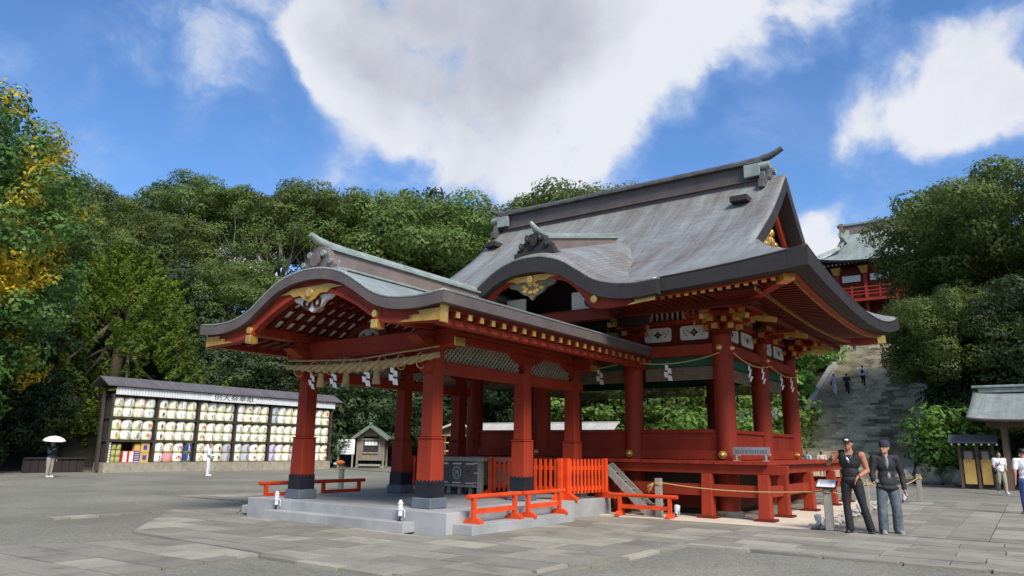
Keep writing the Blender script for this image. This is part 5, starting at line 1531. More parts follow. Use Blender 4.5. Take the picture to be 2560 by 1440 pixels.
for x in (-1.2, 0, 1.2): q = MB().box(x - .06, x + .06, -.06, .06, 0, 2.2, 'brown_wood'); child(ab, 'post', q.mesh('post'))
q = MB().box(-1.25, 1.25, .05, 1.6, 0, .9, 'brown_wood'); child(ab, 'counter', q.mesh('counter'))
q = MB().box(-1.2, 1.2, .9, .95, .9, 2.1, 'dark_inside'); child(ab, 'back_wall', q.mesh('back_wall'))
for z in (1.3, 1.75, 2.15): q = MB().box(-1.14, 1.14, -.03, .03, z, z + .06, 'yellow_card'); child(ab, 'window_bar', q.mesh('window_bar'))
for x in (-.6, .6): q = MB().box(x - .03, x + .03, -.04, .02, .9, 2.2, 'brown_wood'); child(ab, 'mullion', q.mesh('mullion'))
q = MB(); q.prism([(-1.7, 2.15), (0, 2.85), (1.7, 2.15), (1.7, 2.24), (0, 2.96), (-1.7, 2.24)], 'y', -.5, 2.0, 'pale_roof'); child(ab, 'roof', q.mesh('roof'))
q = MB(); q.prism([(-1.3, 2.2), (0, 2.8), (1.3, 2.2)], 'y', -.02, .04, 'brown_wood'); child(ab, 'gable_wall', q.mesh('gable_wall'))
lf = thing('low_fence', 'low dark timber fence between the hedge and the barrel rack', 'fence', (-31.5, 6, 0), world=True)
for k in range(8): MB().box(-31.6, -31.5, 6.1 + .37 * k, 6.44 + .37 * k, 0, .72, 'dark_inside').build('fence_board', lf)
MB().box(-31.5, -31.42, 6.1, 9.1, .66, .75, 'dark_inside').build('top_rail', lf)
# street lamp in the trees at the left
lp = thing('lamp_post', 'old lamp post with a white lantern among the dark trees at the left', 'lamp post', (-33.5, 5.6, 0))
q = MB().cyl((0, 0, 0), (0, 0, 4.0), .055, .04, 'dark_wood', 10); child(lp, 'pole', q.mesh('pole'))
q = MB().frustum((0, 0), .16, .30, 4.02, 4.40, 'lamp_white'); child(lp, 'lantern', q.mesh('lantern')); q = MB().frustum((0, 0), .34, .10, 4.405, 4.55, 'dark_wood'); child(lp, 'lantern_cap', q.mesh('lantern_cap'))

# ------------------------------------------------------------------ right side: roofed water pavilion, notice shelter, guardian lion, rocks
wp = thing('water_pavilion', 'pale grey curved-roof pavilion on timber posts at the right edge', 'pavilion', (10.5, 30.5, 0), world=True)
def wz(y):
    t = (abs(y - 31.2)) / 2.6; return 4.42 - 1.36 * (1.25 * t - 0.25 * t * t) 
grid_sheet('roof_covering', lambda i, j: (7.9 + 5.4 * i / 30 + (-0.28 * (1 - i / 15) * abs(-1 + 2 * j / 24) if i < 15 else 0.28 * (i / 15 - 1) * abs(-1 + 2 * j / 24)), 28.6 + 5.2 * j / 24, wz(28.6 + 5.2 * j / 24) + 0.12 * abs(2 * i / 30 - 1) ** 4), 30, 24, 'copper_patina', wp, lambda i, j: (5.4 * i / 30, abs(-2.6 + 5.2 * j / 24)), thick=0.14, under='copper_edge_brown')
MB().box(8.1, 13.1, 31.0, 31.4, 4.40, 4.62, 'copper_cap').build('ridge', wp, bevel=.02)
MB().box(7.85, 13.35, 30.9, 31.5, 4.63, 4.74, 'copper_cap').build('ridge_cap', wp, bevel=.02)
for x in (8.95, 12.2):
    for y in (29.6, 32.8): MB().frustum((x, y), .26, .22, 0, 3.0, 'brown_wood').build('post', wp)
for y in (29.6, 32.8): MB().box(8.3, 12.9, y - .1, y + .1, 2.75, 2.98, 'brown_wood').build('beam', wp)
for x in (8.95, 12.2): MB().box(x - .1, x + .1, 29.0, 33.4, 2.99, 3.14, 'brown_wood').build('beam', wp)
for k in range(16): MB().box(8.1 + .33 * k, 8.2 + .33 * k, 28.75, 30.0, 3.02, 3.10, 'brown_wood').build('rafter', wp); MB().box(8.1 + .33 * k, 8.2 + .33 * k, 28.72, 28.747, 3.01, 3.11, 'white_plaster').build('rafter_tip', wp)
MB().box(9.6, 11.6, 30.4, 32.0, 0, .8, 'old_stone').build('water_basin', wp, bevel=.03)
ns = thing('notice_shelter', 'two tall yellow notice boards under a narrow plank roof, beside the water pavilion', 'notice board', (7.6, 29.8, 0), world=True)
for x in (7.12, 7.80, 8.42): MB().box(x - .06, x + .06, 29.85, 29.97, 0, 2.05, 'brown_wood').build('post', ns)
for x0, x1 in ((7.20, 7.72), (7.88, 8.34)):
    MB().box(x0, x1, 29.90, 29.94, .15, 1.75, 'dark_wood').build('board_frame', ns)
    MB().box(x0 + .04, x1 - .03, 29.872, 29.897, .2, 1.30, 'yellow_card').build('yellow_board', ns)
    MB().box(x0 + .10, x1 - .10, 29.875, 29.897, 1.305, 1.66, 'tan_cloth').build('pasted_sheet', ns)
    MB().box(x0 + .12, x1 - .14, 29.860, 29.870, 1.18, 1.25, 'orange_mark').build('red_heading', ns)
for k in range(10):
    x = 6.75 + .19 * k; q = MB(); q.prism([(29.3, 2.02), (30.0, 2.36), (30.5, 2.1), (30.5, 2.15), (30.0, 2.42), (29.3, 2.08)], 'x', x, x + .182, 'roof_panel_grey'); q.build('roof_board', ns, fix=True)
for k in range(7): MB().box(6.85 + .29 * k, 6.92 + .29 * k, 29.32, 29.36, 1.93, 2.01, 'white_plaster').build('rafter_tip', ns)
# guardian lion on its stepped pedestal
ln = thing('guardian_lion', 'seated stone guardian lion at the right foot of the stairway', 'stone statue', (4.85, 37.2, 1.08), rz=math.radians(-8))
q = MB()
q.ell((0, .18, .42), (.24, .30, .36), 'statue_stone', 14, 9, Matrix.Rotation(-.35, 3, 'X')); q.ell((0, -.04, .62), (.24, .22, .26), 'statue_stone', 14, 9)
q.ell((0, -.14, .92), (.20, .20, .19), 'statue_stone', 14, 9); q.ell((0, -.32, .87), (.12, .12, .10), 'statue_stone', 12, 7)
for s_ in (-1, 1):
    q.cyl((s_ * .14, -.12, .60), (s_ * .15, -.24, .05), .085, .065, 'statue_stone', 10); q.ell((s_ * .15, -.29, .05), (.08, .12, .06), 'statue_stone', 8, 6)
    q.ell((s_ * .20, .20, .18), (.12, .24, .17), 'statue_stone', 10, 7); q.ell((s_ * .22, .0, .06), (.08, .16, .06), 'statue_stone', 8, 6)
    q.ell((s_ * .15, -.08, 1.08), (.05, .04, .07), 'statue_stone', 8, 5)
for k in range(14):
    a = 2 * PI * k / 14; q.ell((.19 * math.cos(a), -.05 + .05 * math.sin(a * 2), .90 + .17 * math.sin(a)), (.07, .08, .07), 'statue_stone', 7, 5)
q.ell((0, .45, .55), (.10, .09, .28), 'statue_stone', 10, 7, Matrix.Rotation(-.25, 3, 'X'))
o = child(ln, 'lion_body', q.mesh('lion_body', True))
rmm = o.modifiers.new('r', 'REMESH'); rmm.mode = 'VOXEL'; rmm.voxel_size = .025; o.modifiers.new('s', 'SMOOTH').iterations = 2; bake(o)
o.data.polygons.foreach_set('use_smooth', [True] * len(o.data.polygons))
pd = thing('lion_pedestal', 'stepped stone pedestal carrying the guardian lion', 'pedestal', (4.85, 37.2, 0))
for w, d_, z0, z1 in ((1.5, 1.7, 0, .35), (1.15, 1.35, .352, .85), (1.3, 1.5, .852, 1.075)):
    q = MB().box(-w / 2, w / 2, -d_ / 2, d_ / 2, z0, z1, 'old_stone'); child(pd, 'pedestal_block', q.mesh('pedestal_block'))
sp_ = thing('stone_post', 'short stone post with a crosspiece right of the lion', 'stone post', (6.15, 37.3, 0))
q = MB().box(-.09, .09, -.09, .09, 0, 1.75, 'statue_stone'); child(sp_, 'shaft', q.mesh('shaft')); q = MB().box(-.28, .28, -.1, .1, 1.76, 1.88, 'statue_stone'); child(sp_, 'crosspiece', q.mesh('crosspiece'))
def rock(loc, s_, label, grp='boulders under the trees'):
    q = MB(); q.ell((0, 0, 0), (1, 1, 1), 'old_stone', 14, 10)
    q.v = [tuple(Vector(v) * (1 + 0.22 * math.sin(v[0] * 3.1 + loc[0]) * math.cos(v[1] * 2.7 + loc[1]) + 0.12 * math.sin(v[2] * 6 + loc[0] * 3))) for v in q.v]
    o = q.build('boulder', smooth=True); o.location = loc; o.scale = s_; tag(o, label, 'rock', grp)
rock((5.35, 34.2, .3), (.75, .6, .62), 'mossy grey boulder just right of the lion pedestal'); rock((6.5, 34.0, .28), (.62, .5, .6), 'middle boulder between the lion and the yellow boards'); rock((7.0, 32.0, .25), (.5, .45, .5), 'small boulder close to the left yellow board')
rock((4.2, 34.0, .2), (.5, .5, .45), 'low boulder in front of the stairway foot')
for k in range(9):
    rock((-37.5 + .4 * math.sin(k * 2), -6 + 1.6 * k, .15), (.5 + .1 * (k % 3), .7, .4), '%s dark stone edging the left wood, counted from the viewer\'s side' % ('first', 'second', 'third', 'fourth', 'fifth', 'sixth', 'seventh', 'eighth', 'ninth')[k], 'edging stones of the left wood')

# ------------------------------------------------------------------ offering box
ob = thing('offering_box', 'large grey timber offering box with a round white crest, standing in the pavilion', 'offering box', (-1.95, 4.95, 0.378))
def kb_(name, *a, bev=0.006):
    q = MB().box(*a); o = child(ob, name, q.mesh(name))
    bv = o.modifiers.new('b', 'BEVEL'); bv.width = bev; bv.segments = 1
    return o
HXb, HYb = .72, .65
for sx in (-1, 1):
    for sy in (-1, 1): kb_('leg', sx * HXb - .06, sx * HXb + .06, sy * HYb - .06, sy * HYb + .06, 0, .80, 'weathered_wood')
for sx in (-1, 0, 1): kb_('leg', sx * .35 - .05, sx * .35 + .05, -HYb + .07, -HYb + .15, 0, .22, 'weathered_wood')
kb_('front_panel', -.655, .655, -HYb - .03, -HYb + .02, .24, .80, 'box_panel'); kb_('side_panel', HXb - .02, HXb + .03, -HYb + .065, HYb - .065, .24, .80, 'box_panel'); kb_('side_panel', -HXb - .03, -HXb + .02, -HYb + .065, HYb - .065, .24, .80, 'box_panel')
kb_('rear_panel', -.655, .655, HYb - .02, HYb + .03, .24, .80, 'box_panel')
kb_('bottom_rail', -.655, .655, -HYb - .045, -HYb + .03, .18, .238, 'weathered_wood'); kb_('top_frame', -.86, .86, -HYb - .12, -HYb + .1, .802, .90, 'weathered_wood'); kb_('top_frame', -.86, .86, HYb - .1, HYb + .12, .802, .90, 'weathered_wood')
kb_('top_frame', .66, .86, -HYb + .102, HYb - .102, .802, .90, 'weathered_wood'); kb_('top_frame', -.86, -.66, -HYb + .102, HYb - .102, .802, .90, 'weathered_wood')
for k in range(9): kb_('grille_bar', -.60 + .145 * k, -.55 + .145 * k, -.545, .545, .82, .87, 'weathered_wood', bev=.003)
for z in (.28, .74):
    for x in (-.42, 0, .42): kb_('metal_strap', x - .14, x + .14, -HYb - .036, -HYb - .0305, z - .018, z + .018, 'silver', bev=.001)
for z in (.30, .52, .76):
    for x in (-.60, .60): kb_('metal_strap', x - .05, x + .05, -HYb - .0365, -HYb - .031, z - .018, z + .018, 'silver', bev=.001)
for z in (.3, .74): kb_('metal_strap', HXb + .031, HXb + .036, -.25, .25, z - .018, z + .018, 'silver', bev=.001)
q = MB(); R_ = .145
for k in range(20):
    a = 2 * PI * k / 20; q.ell((R_ * .85 * math.cos(a), -HYb - .034, .52 + R_ * math.sin(a)), (.020, .005, .020), 'crest_white', 8, 5)
for a0, a1 in (((-.06, .44), (-.03, .58)), ((.06, .44), (.03, .58)), ((-.03, .58), (.0, .50)), ((.03, .58), (.0, .50)), ((-.06, .44), (.06, .44)), ((0, .50), (0, .60))):
    q.beam((a0[0], -HYb - .036, a0[1]), (a1[0], -HYb - .036, a1[1]), .014, .014, 'crest_white', up=(0, 1, 0))
child(ob, 'crest', q.mesh('crest'))

# ------------------------------------------------------------------ orange picket fences
def picket(L, n):
    q = MB()
    return q
def picket_fence(loc, rz, L, label, H=.90):
    t = thing('picket_fence', label, 'fence', loc, rz, 'bright orange picket fences around the offering box')
    n = int(L / .125); pk = MB().box(-.032, .032, -.014, .014, .13, H, 'orange_red').mesh('picket')
    for k in range(1, n): child(t, 'picket', pk, (L * k / n, 0, 0))
    for z in (.24, .70): q = MB().box(0.0, L, .016, .046, z - .045, z + .045, 'orange_red'); child(t, 'rail', q.mesh('rail'))
    for x in (0.02, L - .02):
        q = MB().box(x - .05, x + .05, -.045, .055, .05, H + .02, 'orange_red'); child(t, 'end_post', q.mesh('end_post'))
        q = MB().prism([(-.30, 0), (.30, 0), (.30, .05), (.10, .15), (-.10, .15), (-.30, .05)], 'x', x - .055, x + .055, 'orange_red'); child(t, 'foot', q.mesh('foot'))
    return t
picket_fence((-1.02, 4.42, .378), 0, .98, 'orange picket fence with its left end beside the offering box')
picket_fence((0.02, 4.42, .378), 0, .98, 'orange picket fence between the middle pillar and the corner')
picket_fence((1.10, 4.50, .378), math.radians(80), 1.45, 'orange picket fence along the pavilion edge, nearest the wooden steps')
picket_fence((-4.05, 4.42, .378), 0, 1.05, 'orange picket fence left of the offering box, behind the front pillar')
picket_fence((-4.12, 4.5, .378), math.radians(92), 1.4, 'orange picket fence seen edge-on behind the left inner pillar')

def barrier(loc, rz, L, label, feet=True, H=.46):
    t = thing('low_barrier', label, 'barrier', loc, rz, 'low orange-red rail barriers')
    q = MB().cyl((-.02, 0, H), (L + .02, 0, H), .045, .045, 'orange_red', 14); o = child(t, 'round_rail', q.mesh('round_rail'))
    q = MB().box(.2, L - .2, -.02, .02, .16, .25, 'orange_red'); child(t, 'lower_rail', q.mesh('lower_rail'))
    for x in (.17, L - .17):
        q = MB().box(x - .04, x + .04, -.035, .035, .08, H - .02, 'orange_red'); child(t, 'post', q.mesh('post'))
        q = MB().prism([(-.19, 0), (.19, 0), (.19, .04), (.09, .10), (-.09, .10), (-.19, .04)], 'x', x - .05, x + .05, 'orange_red'); child(t, 'foot', q.mesh('foot'))
    return t
barrier((1.58, .30, .188), math.radians(90), 1.62, 'low orange barrier on the granite side step, nearest the viewer')
barrier((1.62, 1.98, .188), math.radians(90), 1.52, 'low orange barrier on the side step, behind the nearest one')
barrier((1.66, 5.70, .02), math.radians(2.5), 1.56, 'low orange barrier on the ground in front of the wooden steps')
barrier((-4.58, .45, .188), math.radians(90), 1.62, 'low red barrier behind the pavilion\'s front left pillar')
barrier((-4.58, 2.12, .188), math.radians(90), 1.52, 'low red barrier on the far left step, towards the inner pillar')

# wooden steps against the veranda
ws = thing('wooden_steps', 'steep grey wooden steps leaning against the veranda', 'steps', (1.5, 6.2, 0), world=True)
for y in (6.12, 6.50):
    q = MB(); q.prism([(1.10, 1.12), (1.24, 1.20), (2.50, .08), (2.40, 0.0), (2.28, 0.0)], 'y', y - .025, y + .025, 'weathered_wood'); q.build('stringer', ws, fix=True)
for k in range(5):
    x = 1.32 + .215 * k; z = .98 - .193 * k
    MB().box(x - .11, x + .11, 6.146, 6.474, z - .02, z + .02, 'weathered_wood').build('tread', ws)
# water bucket of dark metal beside them
bk = thing('water_tub', 'dark grey box on the pavilion floor beside the wooden steps', 'box', (0.7, 5.75, .378)); q = MB().frustum((0, 0), .3, .34, 0, .3, 'plinth_stone'); child(bk, 'tub_body', q.mesh('tub_body')); q = MB().frustum((0, 0), .36, .36, .301, .33, 'black_metal'); child(bk, 'tub_rim', q.mesh('tub_rim'))
sb = thing('support_block', 'pale stone block beside the lowest wooden step', 'block', (2.40, 6.42, .012)); q = MB().box(-.15, .15, -.12, .12, 0, .24, 'weathered_wood'); child(sb, 'block_body', q.mesh('block_body')); q = MB().box(-.17, .17, -.14, .14, .242, .262, 'weathered_wood'); child(sb, 'block_lid', q.mesh('block_lid'))

# ------------------------------------------------------------------ straw ropes and paper streamers
def twisted(p, q_, r_, sag, turns, name, parent, strands=3, taper=True, m_='straw'):
    p = Vector(p); q_ = Vector(q_); n = 90
    ax = (q_ - p); L = ax.length; side = ax.cross(Vector((0, 0, 1))).normalized()
    for s_ in range(strands):
        pts = []; rs = []
        for i in range(n + 1):
            t = i / n; c = p.lerp(q_, t) + Vector((0, 0, -sag * (1 - (2 * t - 1) ** 2)))
            k = (0.45 + 0.55 * math.sin(PI * min(1, max(0, t * 0.9 + 0.05)))) if taper else 1
            a = 2 * PI * (turns * t + s_ / strands)
            pts.append(c + (side * math.cos(a) + Vector((0, 0, 1)) * math.sin(a)) * r_ * .55 * k); rs.append(r_ * .58 * k)
        q = MB().tube(pts, rs, m_, 8); child(parent, name, q.mesh(name, True))
sr = thing('sacred_straw_rope', 'thick twisted straw rope strung across the front of the pavilion', 'straw rope', (0, 0, 0))
twisted((-3.75, .27, 3.24), (.80, .27, 3.24), .10, .13, 6, 'rope_strand', sr)
q = MB(); q.tube([(-3.7, .27, 3.37), (-1.5, .27, 3.27), (.8, .27, 3.40)], .018, 'straw', 6); child(sr, 'thin_cord', q.mesh('thin_cord'))
for k in range(8):
    x = -3.3 + .52 * k; q = MB(); ring = [(x, .27 + .13 * math.cos(a), 3.15 + .15 * math.sin(a)) for a in [2 * PI * i / 12 for i in range(13)]]
    q.tube(ring, .013, 'rope', 5); child(sr, 'binding_loop', q.mesh('binding_loop'))
for k, x in enumerate((-2.55, -1.75, -.85)):
    q = MB(); 
    for j in range(14):
        a = 2 * PI * j / 14; q.tube([(x + .035 * math.cos(a), .27 + .035 * math.sin(a), 3.04), (x + .07 * math.cos(a), .27 + .07 * math.sin(a), 2.74)], [.017, .018], 'straw', 5)
    q.lathe([(.05, 0), (.055, .03), (.05, .06)], 'rope', (x, .27, 2.95), 10)
    t = thing('straw_tassel', '%s of the three straw tassels hanging from the thick rope' % ('leftmost', 'middle', 'rightmost')[k], 'tassel', (0, 0, 0), group='straw tassels on the pavilion rope'); child(t, 'straw_bundle', q.mesh('straw_bundle'))
def shide_mesh(s_=1.0, name='folded_paper'):
    q = MB(); z = 0; x = 0
    for k in range(4):
        w = .085 * s_ * (1 + .12 * k); h = .15 * s_
        dx = (.036 if k % 2 else -.036) * s_ * (1 + .15 * k)
        for sgn, yy in ((1, .004),):
            a = [(sgn * dx - w / 2, yy - .01 * k, z), (sgn * dx + w / 2, yy - .012 * k, z - .02 * s_), (sgn * dx + w / 2, yy + .02, z - h), (sgn * dx - w / 2, yy + .02, z - h + .02 * s_)]
            bb = [(p[0], p[1] + .004, p[2]) for p in a]
            q.add(a + bb, [(0, 1, 2, 3), (7, 6, 5, 4), (0, 4, 5, 1), (1, 5, 6, 2), (2, 6, 7, 3), (3, 7, 4, 0)], 'paper')
        z -= h * .60
    return q.mesh(name)
SHM = shide_mesh()
def shide(loc, rz, sc, label, grp):
    t = thing('paper_streamer', label, 'paper streamer', loc, rz, grp); t.scale = (sc,) * 3
    child(t, 'folded_paper', SHM); q = MB().cyl((0, 0, 0), (0, 0, .08), .006, .006, 'rope', 5); child(t, 'string', q.mesh('string'))
for k, x in enumerate((-2.85, -2.15, -1.15, -.38)):
    shide((x, .27, 3.08), .15 * k, .9, '%s zigzag paper streamer on the pavilion\'s thick rope' % ('leftmost', 'second from left', 'third from left', 'rightmost')[k], 'streamers on the pavilion rope')
hr = thing('thin_straw_rope', 'thin straw rope looped round the great hall under its beams', 'rope', (0, 0, 0))
def catenary(p, q_, sag, n=14):
    p = Vector(p); q_ = Vector(q_); return [p.lerp(q_, i / n) + Vector((0, 0, -sag * (1 - (2 * i / n - 1) ** 2))) for i in range(n + 1)]
for a, c in (((-1.44, 7.08, 3.78), (1.44, 7.08, 3.78)), ((1.44, 7.08, 3.78), (3.9, 7.08, 3.86)), ((4.18, 7.3, 3.86), (4.18, 10.4, 3.84)), ((4.18, 10.4, 3.84), (4.18, 13.5, 3.84)), ((-3.9, 7.08, 3.78), (-1.44, 7.08, 3.78))):
    q = MB().tube(catenary(a, c, .16), .016, 'rope', 6); child(hr, 'rope_span', q.mesh('rope_span'))
for k, (x, y, z) in enumerate(((2.55, 7.08, 3.64), (4.18, 8.55, 3.68), (4.18, 9.7, 3.72), (4.18, 11.5, 3.68), (4.18, 12.6, 3.7), (0.6, 7.08, 3.62))):
    shide((x, y, z), PI / 2 if x > 4 else 0, 1.0, ('paper streamer hanging over the hall\'s front right opening', 'first paper streamer past the hall\'s front corner, near the corner column', 'second streamer along the hall\'s side, before the middle column', 'third streamer along the side, just past the middle column', 'last streamer along the side, by the rear corner column', 'streamer in the hall\'s central front opening, over the pavilion')[k], 'streamers round the great hall')
for k, (x, y, z) in enumerate(((2.47, 12.95, 2.83), (2.87, 12.95, 2.83), (3.52, 12.95, 2.82))):
    shide((x, y, z), .6, .75, 'small paper streamer hanging inside the hall, %s of three' % ('left', 'middle', 'right')[k], 'streamers inside the hall')

# ------------------------------------------------------------------ rope fence around the hall
def rope_post(x, y, label, h=.86, tilt=0.0):
    t = thing('rope_post', label, 'post', (x, y, .012), 0, 'weathered posts of the rope fence'); t.rotation_euler = (tilt, tilt * .5, .1)
    q = MB().frustum((0, 0), .15, .145, 0, h, 'weathered_wood'); o = child(t, 'post_body', q.mesh('post_body')); bv = o.modifiers.new('b', 'BEVEL'); bv.width = .008
    q = MB(); ring = [(.085 * math.cos(a) * 1.15, .085 * math.sin(a) * 1.15, h - .10 + .01 * math.sin(2 * a)) for a in [2 * PI * i / 12 for i in range(13)]]
    q.tube(ring, .012, 'rope', 5); ring = [(p[0], p[1], p[2] - .03) for p in ring]; q.tube(ring, .012, 'rope', 5); child(t, 'rope_knot', q.mesh('rope_knot'))
    return t
RP = [(2.66, 6.06), (6.44, 5.66), (6.30, 10.6), (6.76, 17.2)]
LB = ['rope fence post beside the low barrier, with loose rope ends', 'rope fence post near the two men, with a small sign on top', 'rope fence post hidden behind the man in jeans', 'rope fence post farthest along the paving']
for (x, y), l in zip(RP, LB): rope_post(x, y, l)
rope_post(-10.3, 8.0, 'short grey post left of the pavilion, seen between the pillars', .84)
rf_ = thing('rope_barrier', 'tan rope hung between the grey posts round the hall', 'rope', (0, 0, 0))
for a, c, s_ in ((RP[0], RP[1], .10), (RP[1], RP[2], .16), (RP[2], RP[3], .2), (RP[3], (3.2, 18.0), .2)):
    q = MB().tube(catenary((a[0], a[1], .78), (c[0], c[1], .76), s_), .014, 'rope', 6); child(rf_, 'rope_span', q.mesh('rope_span'))
q = MB()
for k in range(5): q.tube([(2.58, 6.02, .78), (2.54 - .03 * k, 5.98, .70), (2.50 - .02 * k, 5.94 + .02 * k, .60 - .02 * k)], .008, 'rope', 5)
child(rf_, 'loose_end', q.mesh('loose_end'))
q = MB().tube(catenary((-10.3, 8.0, .75), (-9.5, 15, .75), .2), .012, 'rope', 5); child(rf_, 'rope_span', q.mesh('rope_span'))
sg = thing('post_sign', 'small white tilted sign plate on the post beside the man in black', 'sign', (6.44, 5.66, .875)); q = MB().box(-.17, .17, -.13, .13, .03, .045, 'paper', Matrix.Rotation(.5, 4, 'X')); child(sg, 'sign_plate', q.mesh('sign_plate')); q = MB().box(-.19, .19, -.14, .14, .005, .027, 'black_metal', Matrix.Rotation(.5, 4, 'X')); child(sg, 'sign_back', q.mesh('sign_back'))
q = MB()
for j in range(4): q.box(-.12, .12, -.09 + .05 * j, -.07 + .05 * j, .0455, .047, 'grey_cloth', Matrix.Rotation(.5, 4, 'X'))
child(sg, 'lettering', q.mesh('lettering'))
ds = thing('veranda_sign', 'small grey stand sign with dark lettering on the veranda', 'sign', (4.55, 7.05, 1.29))
q = MB().box(-.42, .42, -.02, .02, .14, .32, 'grey_cloth'); child(ds, 'board', q.mesh('board'))
for x in (-.34, .34): q = MB().box(x - .02, x + .02, -.02, .02, .02, .14, 'silver'); child(ds, 'leg', q.mesh('leg')); q = MB().box(x - .07, x + .07, -.06, .06, 0, .02, 'silver'); child(ds, 'foot', q.mesh('foot'))
q = MB(); r_ = random.Random(9)
for k in range(13):
    x = -.36 + .056 * k
    for j in range(3): q.box(x, x + r_.uniform(.02, .04), -.0225, -.0205, .18 + .03 * j, .187 + .03 * j, 'ink')
    q.box(x + .014, x + .021, -.0227, -.0207, .18, .26, 'ink')
tag(child(ds, 'lettering', q.mesh('lettering')), kind='stuff')

# ------------------------------------------------------------------ ground spot lamps
def spot(loc, rz, label, tilt=-.5, s_=1.0, tall=False):
    t = thing('spot_lamp', label, 'lamp', loc, rz, 'white outdoor spot lamps'); t.scale = (s_ * .88,) * 3
    q = MB().lathe([(.055, 0), (.055, .012), (.02, .02), (.018, .10)], 'black_metal', n=12); child(t, 'stand', q.mesh('stand'))
    q = MB(); q.lathe([(.04, .10), (.045, .11), (.045, .22), (.06, .222), (.06, .235), (.052, .24), (.052, .34), (.062, .345), (.062, .36), (.045, .365), (.028, .42)] if tall else [(.03, .06), (.05, .08), (.05, .17), (.075, .21), (.08, .30), (.078, .31)], 'lamp_white', n=16)
    o = child(t, 'lamp_head', q.mesh('lamp_head', not tall)); 
    if not tall: o.rotation_euler = (tilt, 0, 0)
    else: o.rotation_euler = (0, 0, 0)
    q = MB().tube([(.06, 0, .24), (.10, 0, .2), (.10, 0, .08), (.03, 0, .02)], .01, 'lamp_white', 6); child(t, 'bracket_arm', q.mesh('bracket_arm'))
spot((.33, -.10, .19), .4, 'white spot lamp at the right end of the granite step', tall=True)
spot((-3.28, -.06, .19), .4, 'white spot lamp at the left end of the granite step', tall=True)
spot((-5.3, 2.6, .014), .2, 'white spot lamp on the paving left of the pavilion')
spot((6.20, 5.95, .012), .6, 'white spot lamp at the foot of the signed rope post')
spot((6.25, 10.1, .012), .6, 'spot lamp half hidden between the two men\'s legs')
spot((6.35, 16.4, .012), -.6, 'spot lamp near the farthest rope post')
spot((2.98, 6.25, .012), .1, 'spot lamp just behind the low barrier by the hall')
# bun-shaped thing: orange and white bundle on the short left post
bn = thing('orange_bundle', 'orange and white cloth bundle resting on the short grey post', 'bundle', (-10.35, 7.95, .86))
q = MB().ell((0, 0, .07), (.20, .15, .09), 'orange_mark', 12, 7).ell((-.12, -.03, .03), (.17, .13, .06), 'paper', 12, 7); child(bn, 'cloth', q.mesh('cloth', True))

# ------------------------------------------------------------------ vegetation
def leaves(pts, nrm, size, asp=0.6, rng=RNG, name='crown', m='leaf_camphor', curl=0.0):
    """one leaf-sized rhombus per point, facing roughly along nrm"""
    n = len(pts)
    r = rng.normal(size=(n, 3)); t = np.cross(nrm, r); t /= np.linalg.norm(t, axis=1)[:, None] + 1e-9
    bt = np.cross(nrm, t)
    s_ = size * rng.uniform(0.65, 1.35, n)[:, None]
    v = np.empty((n, 4, 3))
    v[:, 0] = pts + t * s_; v[:, 1] = pts + bt * s_ * asp; v[:, 2] = pts - t * s_; v[:, 3] = pts - bt * s_ * asp
    v[:, 0] += nrm * s_ * curl; v[:, 2] += nrm * s_ * curl
    me = bpy.data.meshes.new(name)
    me.vertices.add(n * 4); me.vertices.foreach_set('co', v.reshape(-1))
    me.loops.add(n * 4); me.loops.foreach_set('vertex_index', np.arange(n * 4, dtype=np.int32))
    me.polygons.add(n); me.polygons.foreach_set('loop_start', np.arange(0, n * 4, 4, dtype=np.int32)); me.polygons.foreach_set('loop_total', np.full(n, 4, dtype=np.int32))
    me.update(calc_edges=True); me.materials.append(MATS[m])
    return me
def lobe_points(lobes, dens, rng, inner=0.15, jitter=0.45, upw=0.25, shell=0.82):
    P = []; N = []
    for (c, r) in lobes:
        c = np.array(c); r = np.array(r) if hasattr(r, '__len__') else np.array([r, r, r])
        k = max(20, int(dens * r[0] * r[1]))
        d_ = rng.normal(size=(k, 3)); d_ /= np.linalg.norm(d_, axis=1)[:, None]
        rad = np.where(rng.random(k) < inner, rng.uniform(0.3, shell, k), rng.uniform(shell, 1.08, k))
        # bumpy outline
        bump = 1 + 0.13 * np.sin(d_[:, 0] * 7 + c[0]) * np.cos(d_[:, 1] * 6 + c[1]) + 0.08 * np.sin(d_[:, 2] * 9 + c[2])
        P.append(c + d_ * r * (rad * bump)[:, None])
        nn = d_ + np.array([0, 0, upw]) + rng.normal(size=(k, 3)) * jitter
        N.append(nn / np.linalg.norm(nn, axis=1)[:, None])
    return np.concatenate(P), np.concatenate(N)
def crown_lobes(rng, R, Hc, n, lr, flat=0.75, hollow=0.35, bottom=-0.5, sep=0.66):
    L = []
    tries = 0
    while len(L) < n and tries < n * 30:
        tries += 1
        d_ = rng.normal(size=3); d_ /= np.linalg.norm(d_)
        if d_[2] < bottom: continue
        rr = rng.uniform(hollow, 1.0) ** 0.5
        c = np.array([d_[0] * R * rr, d_[1] * R * rr, d_[2] * Hc * rr])
        r = rng.uniform(*lr)
        if any(np.linalg.norm((c - q[0]) / np.array([1, 1, .85])) < sep * (r + q[1][0]) for q in L): continue
        L.append((c, (r, r * rng.uniform(.85, 1.15), r * flat)))
    return L
